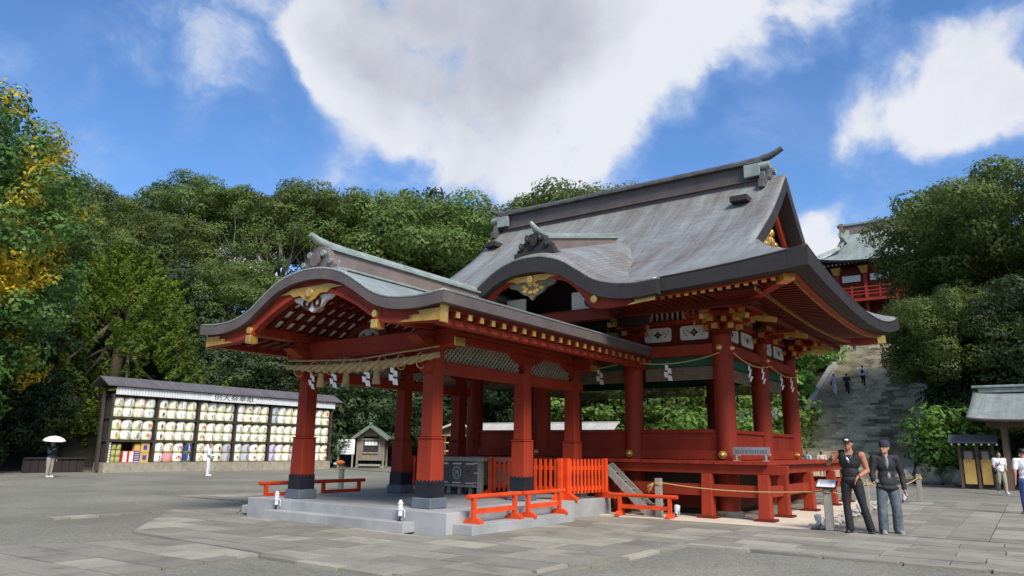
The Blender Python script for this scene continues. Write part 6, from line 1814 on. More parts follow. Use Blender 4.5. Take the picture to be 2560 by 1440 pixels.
def trunk_mesh(rng, H0, r0, targets, bark='bark', fork=0.45, lean=0.0):
    """trunk from the ground to H0 with limbs reaching the lobes"""
    q = MB()
    base = Vector((0, 0, -0.4)); 
    top = Vector((lean, lean * .4, H0))
    mid = base.lerp(top, .5) + Vector((rng.uniform(-.2, .2), rng.uniform(-.2, .2), 0))
    q.tube([base, base + Vector((0, 0, .5)), mid, top], [r0 * 1.5, r0 * 1.1, r0 * .85, r0 * .62], bark, 9)
    for c in targets:
        c = Vector([float(a) for a in c]); s_ = mid.lerp(top, rng.uniform(fork, 1.0))
        m1 = s_.lerp(c, .4) + Vector((rng.uniform(-.4, .4), rng.uniform(-.4, .4), rng.uniform(-.1, .6)))
        m2 = s_.lerp(c, .75) + Vector((rng.uniform(-.3, .3), rng.uniform(-.3, .3), rng.uniform(0, .5)))
        q.tube([s_, m1, m2, c], [r0 * .42, r0 * .27, r0 * .16, r0 * .06], bark, 6)
    return q.mesh('trunk', True)
TREEV = {}
def make_variant(key, seed, R, Hc, cz, n, lr, dens, leaf, m, trunk_r, H0, bark='bark', flat=.75, hollow=.35, bottom=-.5, limbs=14, jitter=.30, asp=.6, upw=.15, inner=.10):
    rng = np.random.default_rng(seed)
    L = crown_lobes(rng, R, Hc, n, lr, flat, hollow, bottom)
    L = [(c + np.array([0, 0, cz]), r) for c, r in L]
    P, N = lobe_points(L, dens, rng, jitter=jitter, upw=upw, inner=inner)
    cm = leaves(P, N, leaf, asp, rng, 'crown', m)
    idx = rng.permutation(len(L))[:limbs]
    tm_ = trunk_mesh(rng, H0, trunk_r, [L[k][0] for k in idx], bark)
    TREEV[key] = (tm_, cm)
# height units in metres; standard camphor about 16 m tall
make_variant('camphor_a', 1, 6.2, 5.0, 10.5, 80, (1.0, 2.1), 480, .105, 'leaf_camphor', .45, 8.0)
make_variant('camphor_b', 2, 5.6, 5.6, 10.0, 80, (0.9, 2.0), 480, .105, 'leaf_camphor', .42, 7.5)
make_variant('camphor_c', 3, 7.0, 4.4, 11.0, 90, (1.0, 2.1), 480, .105, 'leaf_camphor', .45, 8.5, flat=.65)
make_variant('deep_a', 4, 5.0, 4.5, 7.5, 70, (1.0, 1.7), 380, .12, 'leaf_deep', .35, 5.5, bottom=-.8)
make_variant('deep_b', 5, 4.2, 3.4, 4.6, 60, (.8, 1.4), 400, .11, 'leaf_deep', .2, 2.5, bottom=-.95)
make_variant('airy', 6, 4.2, 4.2, 14.5, 26, (.6, 1.15), 260, .11, 'leaf_camphor', .26, 12.5, bark='pale_bark', bottom=-.8, limbs=30, inner=.3)
make_variant('canopy', 21, 6.4, 2.7, 14.8, 60, (.9, 1.7), 480, .105, 'leaf_camphor', .34, 12.5, bark='pale_bark', bottom=-.7, limbs=34, flat=.7)
make_variant('maple', 7, 3.0, 2.2, 3.6, 46, (.6, 1.1), 260, .12, 'leaf_bright', .13, 2.2, flat=.42, bottom=-.7, upw=.7, limbs=20)
make_variant('bush', 8, 2.2, 1.7, 1.7, 40, (.55, .95), 330, .11, 'leaf_bright', .08, .8, flat=.8, bottom=-.8, limbs=8)
make_variant('dark_bush', 9, 2.2, 1.6, 1.6, 36, (.6, 1.0), 260, .12, 'leaf_deep', .08, .8, flat=.8, bottom=-.9, limbs=8)
make_variant('ginkgo', 10, 6.0, 9.5, 11.5, 230, (.8, 1.5), 300, .12, 'leaf_ginkgo', .45, 12.0, bottom=-.9, limbs=22, flat=.8, hollow=.3)
make_variant('big_camphor', 11, 7.6, 3.9, 14.6, 130, (.85, 1.7), 380, .11, 'leaf_camphor', .6, 11.0, flat=.72, bottom=-.75, limbs=24, hollow=.25)
make_variant('yellow_bush', 12, 1.5, .7, 1.0, 18, (.35, .6), 420, .09, 'leaf_yellow', .05, .5, limbs=5)
make_variant('cedar', 14, 3.0, 6.8, 9.0, 90, (.7, 1.2), 170, .17, 'leaf_deep', .3, 10, bottom=-1, flat=.7, limbs=12)
# juniper: flame-shaped tufts pointing up and out
def juniper():
    rng = np.random.default_rng(13); P = []; N = []; tips = []
    for k in range(800):
        h = rng.uniform(0, 1) ** .85; z = 0.8 + 13.0 * h
        R = 6.6 * (1 - h) ** .72 * (0.75 + .25 * math.sin(k)) + .3
        a = rng.uniform(0, 2 * PI); rr = R * rng.uniform(.45, 1.0) ** .5
        c = np.array([rr * math.cos(a), rr * math.sin(a), z])
        d_ = np.array([math.cos(a) * .55, math.sin(a) * .55, 1.0]) + rng.normal(size=3) * .25; d_ /= np.linalg.norm(d_)
        L = rng.uniform(.9, 1.7); w = rng.uniform(.28, .5)
        m_ = 85
        t = rng.uniform(0, 1, m_); ang = rng.uniform(0, 2 * PI, m_)
        u = np.cross(d_, [0.3, .2, 1]); u /= np.linalg.norm(u); v = np.cross(d_, u)
        prof = w * np.sqrt(np.clip(t * 3.0, 0, 1)) * (1 - t) ** .8
        off = (u[None] * np.cos(ang)[:, None] + v[None] * np.sin(ang)[:, None])
        P.append(c + d_ * (t * L)[:, None] + off * prof[:, None])
        nn = off + rng.normal(size=(m_, 3)) * .35 + d_ * .2; N.append(nn / np.linalg.norm(nn, axis=1)[:, None])
        if k % 28 == 0: tips.append(c)
    P = np.concatenate(P); N = np.concatenate(N)
    cm = leaves(P, N, .11, .45, rng, 'crown', 'leaf_juniper')
    TREEV['juniper'] = (trunk_mesh(rng, 11, .35, tips, 'bark'), cm)
juniper()
def tree(key, loc, rz, sc, name, label, cat='tree', group=None):
    t = thing(name, label, cat, loc, rz, group); t.scale = sc if isinstance(sc, tuple) else (sc,) * 3
    tm_, cm = TREEV[key]
    for nm, me_ in (('trunk', tm_), ('crown', cm)):
        o = bpy.data.objects.new(nm, me_); C.objects.link(o); o.parent = t
    return t
# x, y, z of the trunk foot, target top height
def place(key, x, y, top, rz, name, label, wide=1.0, z=None, group=None):
    tops = {'camphor_a': 16.6, 'camphor_b': 16.6, 'camphor_c': 16.4, 'deep_a': 12.8, 'deep_b': 8.6, 'airy': 19.2, 'canopy': 18.6, 'maple': 6.2, 'bush': 3.9, 'dark_bush': 3.6, 'ginkgo': 22.0, 'big_camphor': 19.0, 'yellow_bush': 1.9, 'cedar': 16.6, 'juniper': 15.0}
    z0 = hill(x, y) - 0.1 if z is None else z
    s_ = (top - z0) / tops[key]
    return tree(key, (x, y, z0), rz, (s_ * wide, s_ * wide, s_), name, label, group=group)

# ------------------------------------------------------------------ people
def seg(q, p0, r0, p1, r1, m, n=12):
    p0 = Vector(p0); p1 = Vector(p1)
    if (p1 - p0).length > 1e-5: q.cyl(p0, p1, r0, r1, m, n)
    q.ell(p0, (r0,) * 3, m, n, 8); q.ell(p1, (r1,) * 3, m, n, 8)
def fuse(q, name, parent, vox, it=3, m=None, mats=None):
    me_ = q.mesh(name); o = bpy.data.objects.new(name, me_); C.objects.link(o)
    r = o.modifiers.new('r', 'REMESH'); r.mode = 'VOXEL'; r.voxel_size = vox; r.use_smooth_shade = True
    s_ = o.modifiers.new('s', 'SMOOTH'); s_.iterations = it; s_.factor = .5
    me2 = bake(o); me2.materials.clear()
    for mm in (mats or [m]): me2.materials.append(MATS[mm])
    me2.polygons.foreach_set('use_smooth', [True] * len(me2.polygons))
    o.parent = parent
    return o
def lerp(a, b_, t): return Vector(a).lerp(Vector(b_), t)
def person(label, loc, face, H, pose, fit, cat='person', group=None, fine=False):
    """face: heading in degrees, the figure looks along that direction (0 = +X). Body space: front = -Y, right hand = -X"""
    t = thing('person', label, cat, loc, math.radians(face) + PI / 2, group)
    h = H; B = fit.get('build', 1.0)
    J = dict(ankL=(.055, 0, .045), ankR=(-.055, 0, .045), kneeL=(.058, -.012, .27), kneeR=(-.058, -.012, .27), hipL=(.052, 0, .505), hipR=(-.052, 0, .505),
             pel=(0, 0, .535), waist=(0, .0, .615), chest=(0, .0, .735), neck=(0, .005, .845), head=(0, -.012, .925),
             shL=(.112, .005, .805), shR=(-.112, .005, .805), elL=(.140, .02, .635), elR=(-.140, .02, .635), wrL=(.150, -.03, .49), wrR=(-.150, -.03, .49))
    J.update(pose.get('joints', {}))
    J = {k: Vector(v) * h for k, v in J.items()}
    vox = .011 if fine else .02
    sk = fit.get('skin', 'skin')
    # ---- body
    q = MB()
    seg(q, J['neck'] - Vector((0, 0, .03 * h)), .036 * h * B, J['neck'] + (J['head'] - J['neck']) * .5, .032 * h * B, sk)
    hd = J['head']; yawh = math.radians(pose.get('head_yaw', 0)); tilt = math.radians(pose.get('head_tilt', 0))
    RH = Matrix.Rotation(yawh, 3, 'Z') @ Matrix.Rotation(tilt, 3, 'X')
    def hp(x, y, z): return hd + RH @ (Vector((x, y, z)) * h)
    q.ell(hp(0, .004, .008), (.044 * h, .055 * h, .055 * h), sk, 14, 10, RH); q.ell(hp(0, -.012, -.026), (.033 * h, .038 * h, .036 * h), sk, 12, 8, RH)
    q.ell(hp(0, -.057, -.008), (.008 * h, .011 * h, .014 * h), sk, 8, 6, RH)
    q.ell(hp(0, -.045, -.046), (.014 * h, .010 * h, .009 * h), sk, 8, 6, RH)
    for s_ in (-1, 1): q.ell(hp(s_ * .045, .004, -.004), (.006 * h, .011 * h, .017 * h), sk, 8, 6, RH)
    q.ell(J['chest'], (.098 * h * B, .062 * h * B, .105 * h), sk, 14, 9); q.ell(J['waist'], (.078 * h * B, .055 * h * B, .09 * h), sk, 14, 8); q.ell(J['pel'], (.088 * h * B, .062 * h * B, .065 * h), sk, 14, 8)
    seg(q, J['shL'], .038 * h * B, J['shR'], .038 * h * B, sk)
    for S_ in 'LR':
        seg(q, J['sh' + S_], .036 * h * B, J['el' + S_], .025 * h * B, sk); seg(q, J['el' + S_], .026 * h * B, J['wr' + S_], .016 * h * B, sk)
        seg(q, J['hip' + S_], .050 * h * B, J['knee' + S_], .033 * h * B, sk); seg(q, J['knee' + S_], .032 * h * B, J['ank' + S_], .020 * h * B, sk)
        # hand: palm and five fingers
        w = J['wr' + S_]; e = J['el' + S_]; d_ = pose.get('hand' + S_); d_ = (Vector(d_).normalized() if d_ else (w - e).normalized())
        side = Vector((0, -1, 0)); side = (side - d_ * side.dot(d_)).normalized(); nrm = d_.cross(side)
        k = h / 1.75
        pc = w + d_ * .045 * k
        q.ell(pc, (.040 * k, .040 * k, .040 * k), sk, 8, 6) if False else seg(q, w + d_ * .02 * k, .024 * k, w + d_ * .075 * k + side * .0, .026 * k, sk, 8)
        seg(q, w + d_ * .06 * k + side * .022 * k, .016 * k, w + d_ * .06 * k - side * .022 * k, .016 * k, sk, 8)
        curl = pose.get('curl' + S_, .45); ns = (1 if S_ == 'L' else -1)
        for fi, (off, ln) in enumerate(((.030, .068), (.011, .078), (-.009, .073), (-.028, .056))):
            b0_ = w + d_ * .085 * k + side * off * k; b1_ = b0_ + (d_ - nrm * curl * .35 * ns) .normalized() * ln * .5 * k; b2_ = b1_ + (d_ - nrm * curl * 1.2 * ns).normalized() * ln * .5 * k
            rr = (.0105 if fine else .012) * k
            seg(q, b0_, rr, b1_, rr * .95, sk, 7); seg(q, b1_, rr * .95, b2_, rr * .8, sk, 7)
        t0 = w + d_ * .03 * k + side * .025 * k; t1 = t0 + (d_ * .6 + side * .75).normalized() * .035 * k; t2 = t1 + (d_ * .95 + side * .2).normalized() * .03 * k
        seg(q, t0, .014 * k, t1, .012 * k, sk, 7); seg(q, t1, .012 * k, t2, .010 * k, sk, 7)
    body = fuse(q, 'body', t, vox, 2, sk)
    if fine or fit.get('face', True):
        q = MB()
        for s_ in (-1, 1): q.ell(hp(s_ * .018, -.050, .004), (.006 * h, .004 * h, .0035 * h), 'hair', 8, 5, RH); q.box(-.009 * h, .009 * h, -.002, .002, -.0015 * h, .0015 * h, 'hair', Matrix.Translation(hp(s_ * .019, -.052, .016)) @ RH.to_4x4())
        o = q.build('eyes'); o.parent = t
        q = MB().ell(hp(0, -.0495, -.030), (.013 * h, .004 * h, .0035 * h), 'red_mark' if False else 'pink_hat', 8, 5, RH); o = q.build('mouth'); o.parent = t
    # ---- trousers
    tr = fit.get('trousers'); fl = fit.get('flare', 1.0); wd = fit.get('wide', 1.0)
    if tr:
        q = MB(); hem = fit.get('hem', .05)
        q.ell(J['pel'] + Vector((0, 0, .005 * h)), (.096 * h * B, .070 * h * B, .075 * h), tr, 14, 9)
        for S_ in 'LR':
            a = J['ank' + S_]; kn = J['knee' + S_]; hh_ = J['hip' + S_]
            end = a.lerp(kn, max(0, (hem - .05) / .22)) if hem > .05 else a - Vector((0, 0, .0))
            seg(q, hh_, .060 * h * B * (.6 + .4 * wd), kn, .041 * h * B * wd, tr)
            if hem < .27: seg(q, kn, .041 * h * B * wd, end, .031 * h * B * wd * fl, tr)
            for kf in range(5):   # soft creases
                c = kn.lerp(end, .25 + .16 * kf) if kf > 1 else hh_.lerp(kn, .75 + .15 * kf)
                rr = (.039 - .002 * kf) * h * B * wd * (1 + (fl - 1) * kf / 5)
                q.ell(c + Vector((.004 * math.sin(kf * 4), -.004, 0)) * h, (rr * 1.04, rr * 1.06, .008 * h), tr, 12, 5)
        fuse(q, 'trousers', t, vox * .9, 2, tr)
    # ---- shoes
    sh = fit.get('shoes', 'shoe_grey')
    for S_ in 'LR':
        q = MB()
        a = J['ank' + S_]; tw = math.radians(pose.get('toe' + S_, 12 if S_ == 'L' else -12)); R3 = Matrix.Rotation(tw, 3, 'Z')
        c = a + R3 @ Vector((0, -.035 * h, 0)); zz = max(.022 * h, a.z - .022 * h)
        q.ell((c.x, c.y, zz), (.029 * h, .072 * h, .022 * h), sh, 12, 8, R3); q.ell((a.x, a.y, zz + .012 * h), (.027 * h, .034 * h, .032 * h), sh, 10, 7, R3)
        c2 = a + R3 @ Vector((0, -.035 * h, 0)); q.box(-.026 * h, .026 * h, -.066 * h, .062 * h, -.012 * h, .004 * h, sh, Matrix.Translation((c2.x, c2.y, zz - .012 * h)) @ R3.to_4x4())
        fuse(q, 'shoe', t, .012, 1, sh)
    # ---- top
    tp_ = fit.get('top'); sl = fit.get('sleeve', 'short'); lg = fit.get('length', .50); ts = fit.get('loose', 1.0)
    if tp_:
        q = MB()
        q.ell(J['chest'] + Vector((0, 0, -.003 * h)), (.106 * h * B * ts, .070 * h * B * ts, .100 * h), tp_, 16, 9); q.ell(J['waist'], (.088 * h * B * ts, .064 * h * B * ts, .10 * h), tp_, 16, 9)
        bot = Vector((J['pel'].x, J['pel'].y, lg * h)); 
        lf_ = 1.22 if lg < .48 else 1.0
        q.ell(bot + Vector((0, 0, .045 * h)), (.098 * h * B * ts * lf_, .074 * h * B * ts * lf_, .05 * h), tp_, 16, 8)
        if lf_ > 1: q.ell(bot + Vector((0, 0, .10 * h)), (.098 * h * B * ts * 1.12, .074 * h * B * ts * 1.15, .09 * h), tp_, 16, 8)
        if sl == 'none':
            for S_ in 'LR': seg(q, J['sh' + S_].lerp(J['neck'], .38) + Vector((0, -.004, -.004)) * h, .043 * h * B, J['chest'] + (J['sh' + S_] - J['chest']) * .45, .058 * h * B, tp_)
        else:
            seg(q, J['shL'], .043 * h * B * ts, J['shR'], .043 * h * B * ts, tp_); seg(q, J['chest'] + Vector((0, 0, .06 * h)), .06 * h * B, J['neck'] - Vector((0, 0, .028 * h)), .038 * h * B, tp_)
            for S_ in 'LR':
                a = J['sh' + S_]; e = J['el' + S_]; w = J['wr' + S_]
                if sl == 'short': seg(q, a, .044 * h * B * ts, a.lerp(e, .72), .036 * h * B * ts, tp_)
                else:
                    seg(q, a, .044 * h * B * ts, e, .035 * h * B * ts, tp_); seg(q, e, .035 * h * B * ts, e.lerp(w, .93), .026 * h * B * ts, tp_)
                    for kf in range(3):
                        c = a.lerp(e, .55 + .2 * kf); q.ell(c, (.040 * h * B * ts, .040 * h * B * ts, .008 * h), tp_, 10, 5)
        fuse(q, fit.get('top_name', 'shirt'), t, vox * .9, 2, tp_)
    if fit.get('inner'):
        q = MB(); q.ell(J['chest'] + Vector((.0, -.036 * ts, .02)) * h, (.024 * h, .038 * h, .080 * h), fit['inner'], 12, 8); q.ell(J['waist'] + Vector((.01, -.030 * ts, -.0)) * h, (.026 * h, .038 * h, .05 * h), fit['inner'], 12, 8); fuse(q, 'inner_shirt', t, vox, 1, fit['inner'])
    # ---- hair and hats
    hr_ = fit.get('hair', 'hair'); hl_ = fit.get('hair_len', 0)
    if hr_:
        q = MB(); q.ell(hp(0, .012, .022), (.049 * h, .056 * h, .052 * h), hr_, 14, 9, RH)
        if hl_: q.ell(hp(0, .030, -.02 - hl_ / 2), (.046 * h, .032 * h, (.04 + hl_ / 2) * h), hr_, 12, 8, RH)
        fuse(q, 'hair', t, .016, 1, hr_)
    hat = fit.get('hat')
    if hat:
        kind, hm = hat; q = MB()
        if kind == 'cap':
            q.ell(hp(0, .006, .036), (.052 * h, .060 * h, .040 * h), hm, 14, 8, RH); q.ell(hp(0, -.062, .026), (.040 * h, .032 * h, .006 * h), hm, 12, 6, RH)
            fuse(q, 'cap', t, .011, 1, hm)
        elif kind == 'beanie':
            q.ell(hp(0, .008, .034), (.055 * h, .062 * h, .056 * h), hm, 16, 10, RH); q.ell(hp(0, .006, .018), (.056 * h, .063 * h, .016 * h), hm, 16, 8, RH); fuse(q, 'knit_hat', t, .011, 1, hm)
        elif kind == 'bucket':
            q.lathe([(.052 * h, .0), (.050 * h, .045 * h), (.02 * h, .062 * h)], hm, hp(0, .004, .012), 14); q.lathe([(.086 * h, -.012 * h), (.052 * h, .006 * h), (.05 * h, .012 * h)], hm, hp(0, .004, .012), 14); o = q.build('sun_hat', smooth=True); o.parent = t
    if fit.get('cap_mark'): q = MB().ell(hp(.0, -.050, .048), (.022 * h, .014 * h, .012 * h), 'paper', 8, 5, RH); o = q.build('cap_emblem'); o.parent = t
    bag = fit.get('bag')
    if bag:
        kind, bm_, s_ = bag; q = MB()
        if kind == 'back':
            q.ell(J['chest'] + Vector((0, .085, -.03)) * h, (.065 * h, .045 * h, .10 * h), bm_, 12, 8); 
            for sx in (-1, 1): seg(q, J['sh' + ('L' if sx > 0 else 'R')].lerp(J['neck'], .3) + Vector((0, -.045, .02)) * h, .012 * h, J['waist'] + Vector((sx * .07, -.05, .03)) * h, .012 * h, bm_, 6)
            fuse(q, 'backpack', t, .018, 1, bm_)
        else:
            c = J['pel'] + Vector((s_ * .125, -.02, .0)) * h; q.ell(c, (.055 * h, .095 * h, .075 * h), bm_, 12, 8); fuse(q, 'shoulder_bag', t, .016, 1, bm_)
            q = MB(); q.tube([c + Vector((0, 0, .07)) * h, J['waist'] + Vector((s_ * .09, -.055, .02)) * h, J['chest'] + Vector((s_ * .02, -.078, 0)) * h, J['sh' + ('R' if s_ > 0 else 'L')].lerp(J['neck'], .55) + Vector((0, -.02, .045)) * h, J['chest'] + Vector((0, .08, 0)) * h, c + Vector((0, .05, .06)) * h], .010 * h, bm_, 6); o = q.build('bag_strap'); o.parent = t
    return t, J

V = Vector
face_cam = math.degrees(math.atan2(-10.118 - 5.6, 9.853 - 7.0))
man1, J1 = person('man in black sleeveless top, black flared trousers and cap, pointing downward', (6.92, 5.55, .014), face_cam - 6, 1.80,
    dict(joints=dict(ankL=(.150, .02, .045), kneeL=(.100, -.01, .275), hipL=(.056, 0, .505), ankR=(-.045, -.03, .045), kneeR=(-.062, -.02, .275),
                     shL=(.122, .0, .805), shR=(-.120, .01, .815), elR=(-.215, -.01, .715), wrR=(-.165, -.085, .775), elL=(.165, .015, .645), wrL=(.075, -.105, .575)), head_yaw=-8, head_tilt=6, handR=(0.1, -.1, .6), handL=(-.30, -.2, -.55), curlR=1.3, curlL=.6),
    dict(skin='skin_tan', top='black_cloth', sleeve='none', top_name='tank_top', trousers='black_cloth', flare=1.45, wide=.90, shoes='shoe_black', hair='hair', hat=('cap', 'black_cloth'), cap_mark=True, build=1.05), fine=True)
q = MB(); h1 = 1.80
q.tube([J1['neck'] + V((.035, -.03, .0)) * h1, J1['chest'] + V((.022, -.079, .045)) * h1, J1['chest'] + V((0, -.082, .018)) * h1, J1['chest'] + V((-.022, -.079, .045)) * h1, J1['neck'] + V((-.035, -.03, .0)) * h1], .004, 'silver', 6)
q.box(-.012, .012, -.004, .004, -.045, 0, 'silver', Matrix.Translation(J1['chest'] + V((0, -.084, .018)) * h1)); q.box(-.022, .022, -.004, .004, -.022, -.012, 'silver', Matrix.Translation(J1['chest'] + V((0, -.086, .018)) * h1))
o = q.build('necklace'); o.parent = man1
q = MB(); d_ = (J1['elL'] - J1['wrL']).normalized(); q.cyl(J1['wrL'] + d_ * .02, J1['wrL'] + d_ * .045, .033, .034, 'black_cloth', 14); q.cyl(J1['wrR'] + (J1['elR'] - J1['wrR']).normalized() * .01, J1['wrR'] + (J1['elR'] - J1['wrR']).normalized() * .06, .033, .034, 'black_cloth', 14); o = q.build('wristband'); o.parent = man1
q = MB(); q.lathe([(.088, 0), (.09, .02), (.088, .04)], 'black_cloth', (J1['pel'].x, J1['pel'].y, .575 * h1), 18); 
o = q.build('belt'); o.parent = man1; o.scale = (1, .78, 1)

man2, J2 = person('man in grey knit hat, open black jacket and loose faded jeans, looking to one side', (7.50, 5.85, .014), face_cam + 14, 1.74,
    dict(joints=dict(ankL=(.075, .0, .045), ankR=(-.085, -.04, .045), kneeR=(-.080, -.03, .275), kneeL=(.070, -.02, .27), elL=(.165, .01, .63), wrL=(.160, -.045, .475), elR=(-.150, -.01, .64), wrR=(-.165, -.115, .555), head=(0, -.035, .918), neck=(0, -.008, .842)), head_yaw=-48, head_tilt=4, handR=(-.05, -.8, -.2), curlR=1.2, curlL=.7),
    dict(skin='skin', top='black_cloth', sleeve='long', top_name='jacket', length=.44, loose=1.12, trousers='denim', wide=1.42, flare=1.35, shoes='shoe_grey', hair='hair', hat=('beanie', 'beanie'), inner='grey_cloth', build=.90), fine=True)
q = MB(); c = J2['wrR'] + V((.02, -.07, .02)); q.box(-.055, .055, -.03, .03, -.035, .035, 'black_metal', Matrix.Translation(c)); q.cyl(c + V((0, -.03, 0)), c + V((0, -.075, 0)), .030, .034, 'silver', 14)
cm_ = thing('camera', 'small silver and black camera held by the man in the jacket', 'camera', man2.location, man2.rotation_euler[2]); child(cm_, 'camera_body', q.mesh('camera_body'))

def towards(x, y, tx, ty): return math.degrees(math.atan2(ty - y, tx - x))
stz = lambda y: SL * (math.floor((y - 34.6) / TR) + 1) * TR
walk = dict(ankL=(.05, -.09, .05), kneeL=(.055, -.06, .28), ankR=(-.05, .11, .07), kneeR=(-.055, .0, .27), elL=(.14, .05, .64), wrL=(.145, .03, .50), elR=(-.14, -.02, .64), wrR=(-.14, -.10, .51))
climb = dict(ankL=(.05, -.10, .16), kneeL=(.055, -.12, .37), ankR=(-.05, .05, .045), kneeR=(-.055, .01, .27), wrL=(.145, .0, .50), wrR=(-.145, -.06, .50))
person('woman in white top and tan trousers with a navy shoulder bag, walking', (8.76, 25.1, .012), -70, 1.63, dict(joints=dict(walk, wrR=(-.06, -.13, .56), elR=(-.135, .0, .64), wrL=(.09, -.12, .58))), dict(top='white_cloth', sleeve='short', loose=1.12, trousers='tan_cloth', wide=1.15, shoes='white_cloth', hair='hair', hair_len=.01, bag=('side', 'navy_cloth', -1)))
person('person in white top and white sun hat reaching out an arm, at the right edge', (9.55, 24.0, .012), 175, 1.60, dict(joints=dict(elR=(-.15, -.08, .68), wrR=(-.15, -.22, .62))), dict(top='white_cloth', sleeve='short', loose=1.1, trousers='navy_cloth', shoes='white_cloth', hat=('bucket', 'white_cloth'), bag=('back', 'black_cloth', 1)))
person('walker in blue jeans and white shoes cut by the right edge of the view', (9.66, 13.4, .014), 100, 1.68, dict(joints=walk), dict(top='white_cloth', sleeve='short', trousers='blue_cloth', shoes='white_cloth'))
person('person dressed in white with a grey bag, standing before the barrel rack', (-23.2, 11.0, 0), 40, 1.60, dict(joints=dict(elR=(-.14, -.03, .64), wrR=(-.10, -.13, .60))), dict(top='white_cloth', sleeve='long', trousers='white_cloth', shoes='white_cloth', hair='hair_brown', bag=('side', 'grey_cloth', 1)))
um, JU = person('person in navy top and grey-brown trousers under the white umbrella', (-25.7, 4.9, 0), 20, 1.58, dict(joints=dict(elR=(-.13, -.06, .66), wrR=(-.08, -.12, .74))), dict(top='navy_cloth', sleeve='long', loose=1.1, trousers='tan_cloth', wide=1.2, shoes='white_cloth'))
ub = thing('umbrella', 'white umbrella held open over the person in navy at the far left', 'umbrella', (-25.62, 4.86, 0))
q = MB(); vs_ = [(0, 0, 1.80)]; 
for k in range(8):
    for rr, z in ((.22, 1.76), (.37, 1.68), (.45, 1.58)): 
        a = 2 * PI * k / 8; vs_.append((rr * math.cos(a), rr * math.sin(a), z))
fs_ = []
for k in range(8):
    a = 1 + 3 * k; c = 1 + 3 * ((k + 1) % 8); fs_ += [(0, a, c), (a, a + 1, c + 1, c), (a + 1, a + 2, c + 2, c + 1)]
q.add(vs_, fs_, 'umbrella'); o = child(ub, 'canopy', q.mesh('canopy')); sm = o.modifiers.new('s', 'SOLIDIFY'); sm.thickness = .006
q = MB().cyl((0, 0, 1.0), (0, 0, 1.86), .010, .010, 'black_metal', 8); child(ub, 'shaft', q.mesh('shaft')); ub.rotation_euler = (.05, .10, .3)
sp_list = [(-1.68, 48.23, 'climber in pale blue shirt and white trousers with dark bag, lowest of the three climbers', dict(top='pale_blue_cloth', trousers='white_cloth', bag=('side', 'navy_cloth', 1), shoes='white_cloth')),
           (-0.82, 48.41, 'climber in dark clothes, middle of the three on the stairs', dict(top='navy_cloth', trousers='black_cloth', shoes='white_cloth')),
           (0.07, 49.90, 'climber in white top with a black backpack, uppermost of the three on the stairs', dict(top='white_cloth', sleeve='long', trousers='black_cloth', bag=('back', 'black_cloth', 1), shoes='white_cloth')),
           (-2.0, 59.6, 'climber in black near the top left of the stairs', dict(top='black_cloth', trousers='black_cloth')),
           (0.2, 59.5, 'person in white near the top right of the stairs', dict(top='white_cloth', trousers='grey_cloth')),
           ]
for x, y, lb, ft in sp_list:
    person(lb, (x, y, stz(y) + .01), 90, 1.62, dict(joints=climb), ft)
person('person in pale blue shirt standing beyond the veranda, left of the one in a hat', (-.5, 33.6, 0), 60, 1.62, dict(), dict(top='pale_blue_cloth', trousers='navy_cloth', hair='hair_brown'))
person('person in a grey hat and patterned pale top beyond the veranda', (.2, 33.75, 0), 100, 1.66, dict(), dict(top='pink_hat', trousers='tan_cloth', hat=('bucket', 'grey_cloth'), hair='hair_brown', hair_len=.05))
person('person in white glimpsed through the pavilion by the booth', (-14.0, 19.0, 0), 60, 1.60, dict(), dict(top='white_cloth', trousers='navy_cloth'))

# ------------------------------------------------------------------ planting plan
gk = place('ginkgo', -31.2, 1.0, 19.6, .4, 'ginkgo_tree', 'tall ginkgo turning yellow in patches, at the far left edge', 1.05)
place('juniper', -38.6, 13.6, 14.6, .7, 'juniper_tree', 'bright green flame-tufted juniper rising behind the left half of the barrel rack', 1.3, z=0.2)
place('deep_b', -34.2, 2.0, 6.5, 1.0, 'broadleaf_tree', 'low dark evergreen beneath the ginkgo, by the umbrella', 1.0)
place('deep_b', -35.2, 6.2, 6.2, 2.0, 'broadleaf_tree', 'low dark evergreen just left of the barrel rack', 1.0)
place('dark_bush', -32.8, 3.4, 2.6, .3, 'shrub', 'dark leafy shrub at the courtyard edge behind the umbrella', 1.2)
place('dark_bush', -31.8, -.5, 2.8, 1.3, 'shrub', 'dark leafy shrub at the extreme left courtyard edge', 1.3)
place('deep_a', -40.5, 6.5, 12.5, .2, 'broadleaf_tree', 'dark evergreen left of the juniper', 1.0)
place('deep_a', -40.0, 21.5, 10.5, 1.2, 'broadleaf_tree', 'dark evergreen right of the juniper, behind the middle of the rack', 1.1)
place('maple', -35.6, 17.4, 5.4, .4, 'maple_tree', 'low maple with layered branches behind the centre of the rack', 1.3, z=0)
place('maple', -35.4, 20.6, 5.6, 1.9, 'maple_tree', 'low maple behind the right part of the rack', 1.4, z=0)
place('bush', -32.6, 12.2, 5.2, .9, 'shrub', 'light green shrub peeping over the rack roof at its left', .5, z=0)
place('dark_bush', -33.0, 25.6, 3.9, .9, 'shrub', 'rounded dark shrub between the rack and the small hut', 1.0, z=0)
place('deep_b', -34.0, 31.5, 8.0, .2, 'broadleaf_tree', 'dark evergreen behind the small hut', 1.2)
place('deep_b', -30.5, 35.0, 8.0, 1.2, 'broadleaf_tree', 'dark evergreen right of the small hut', 1.2)
place('deep_a', -36.0, 27.0, 11.0, 2.2, 'broadleaf_tree', 'tall dark evergreen behind the right end of the rack', 1.1)
place('deep_a', -36.5, 34.0, 13.0, .8, 'broadleaf_tree', 'tall dark evergreen seen over the pavilion\'s left eave', 1.1)
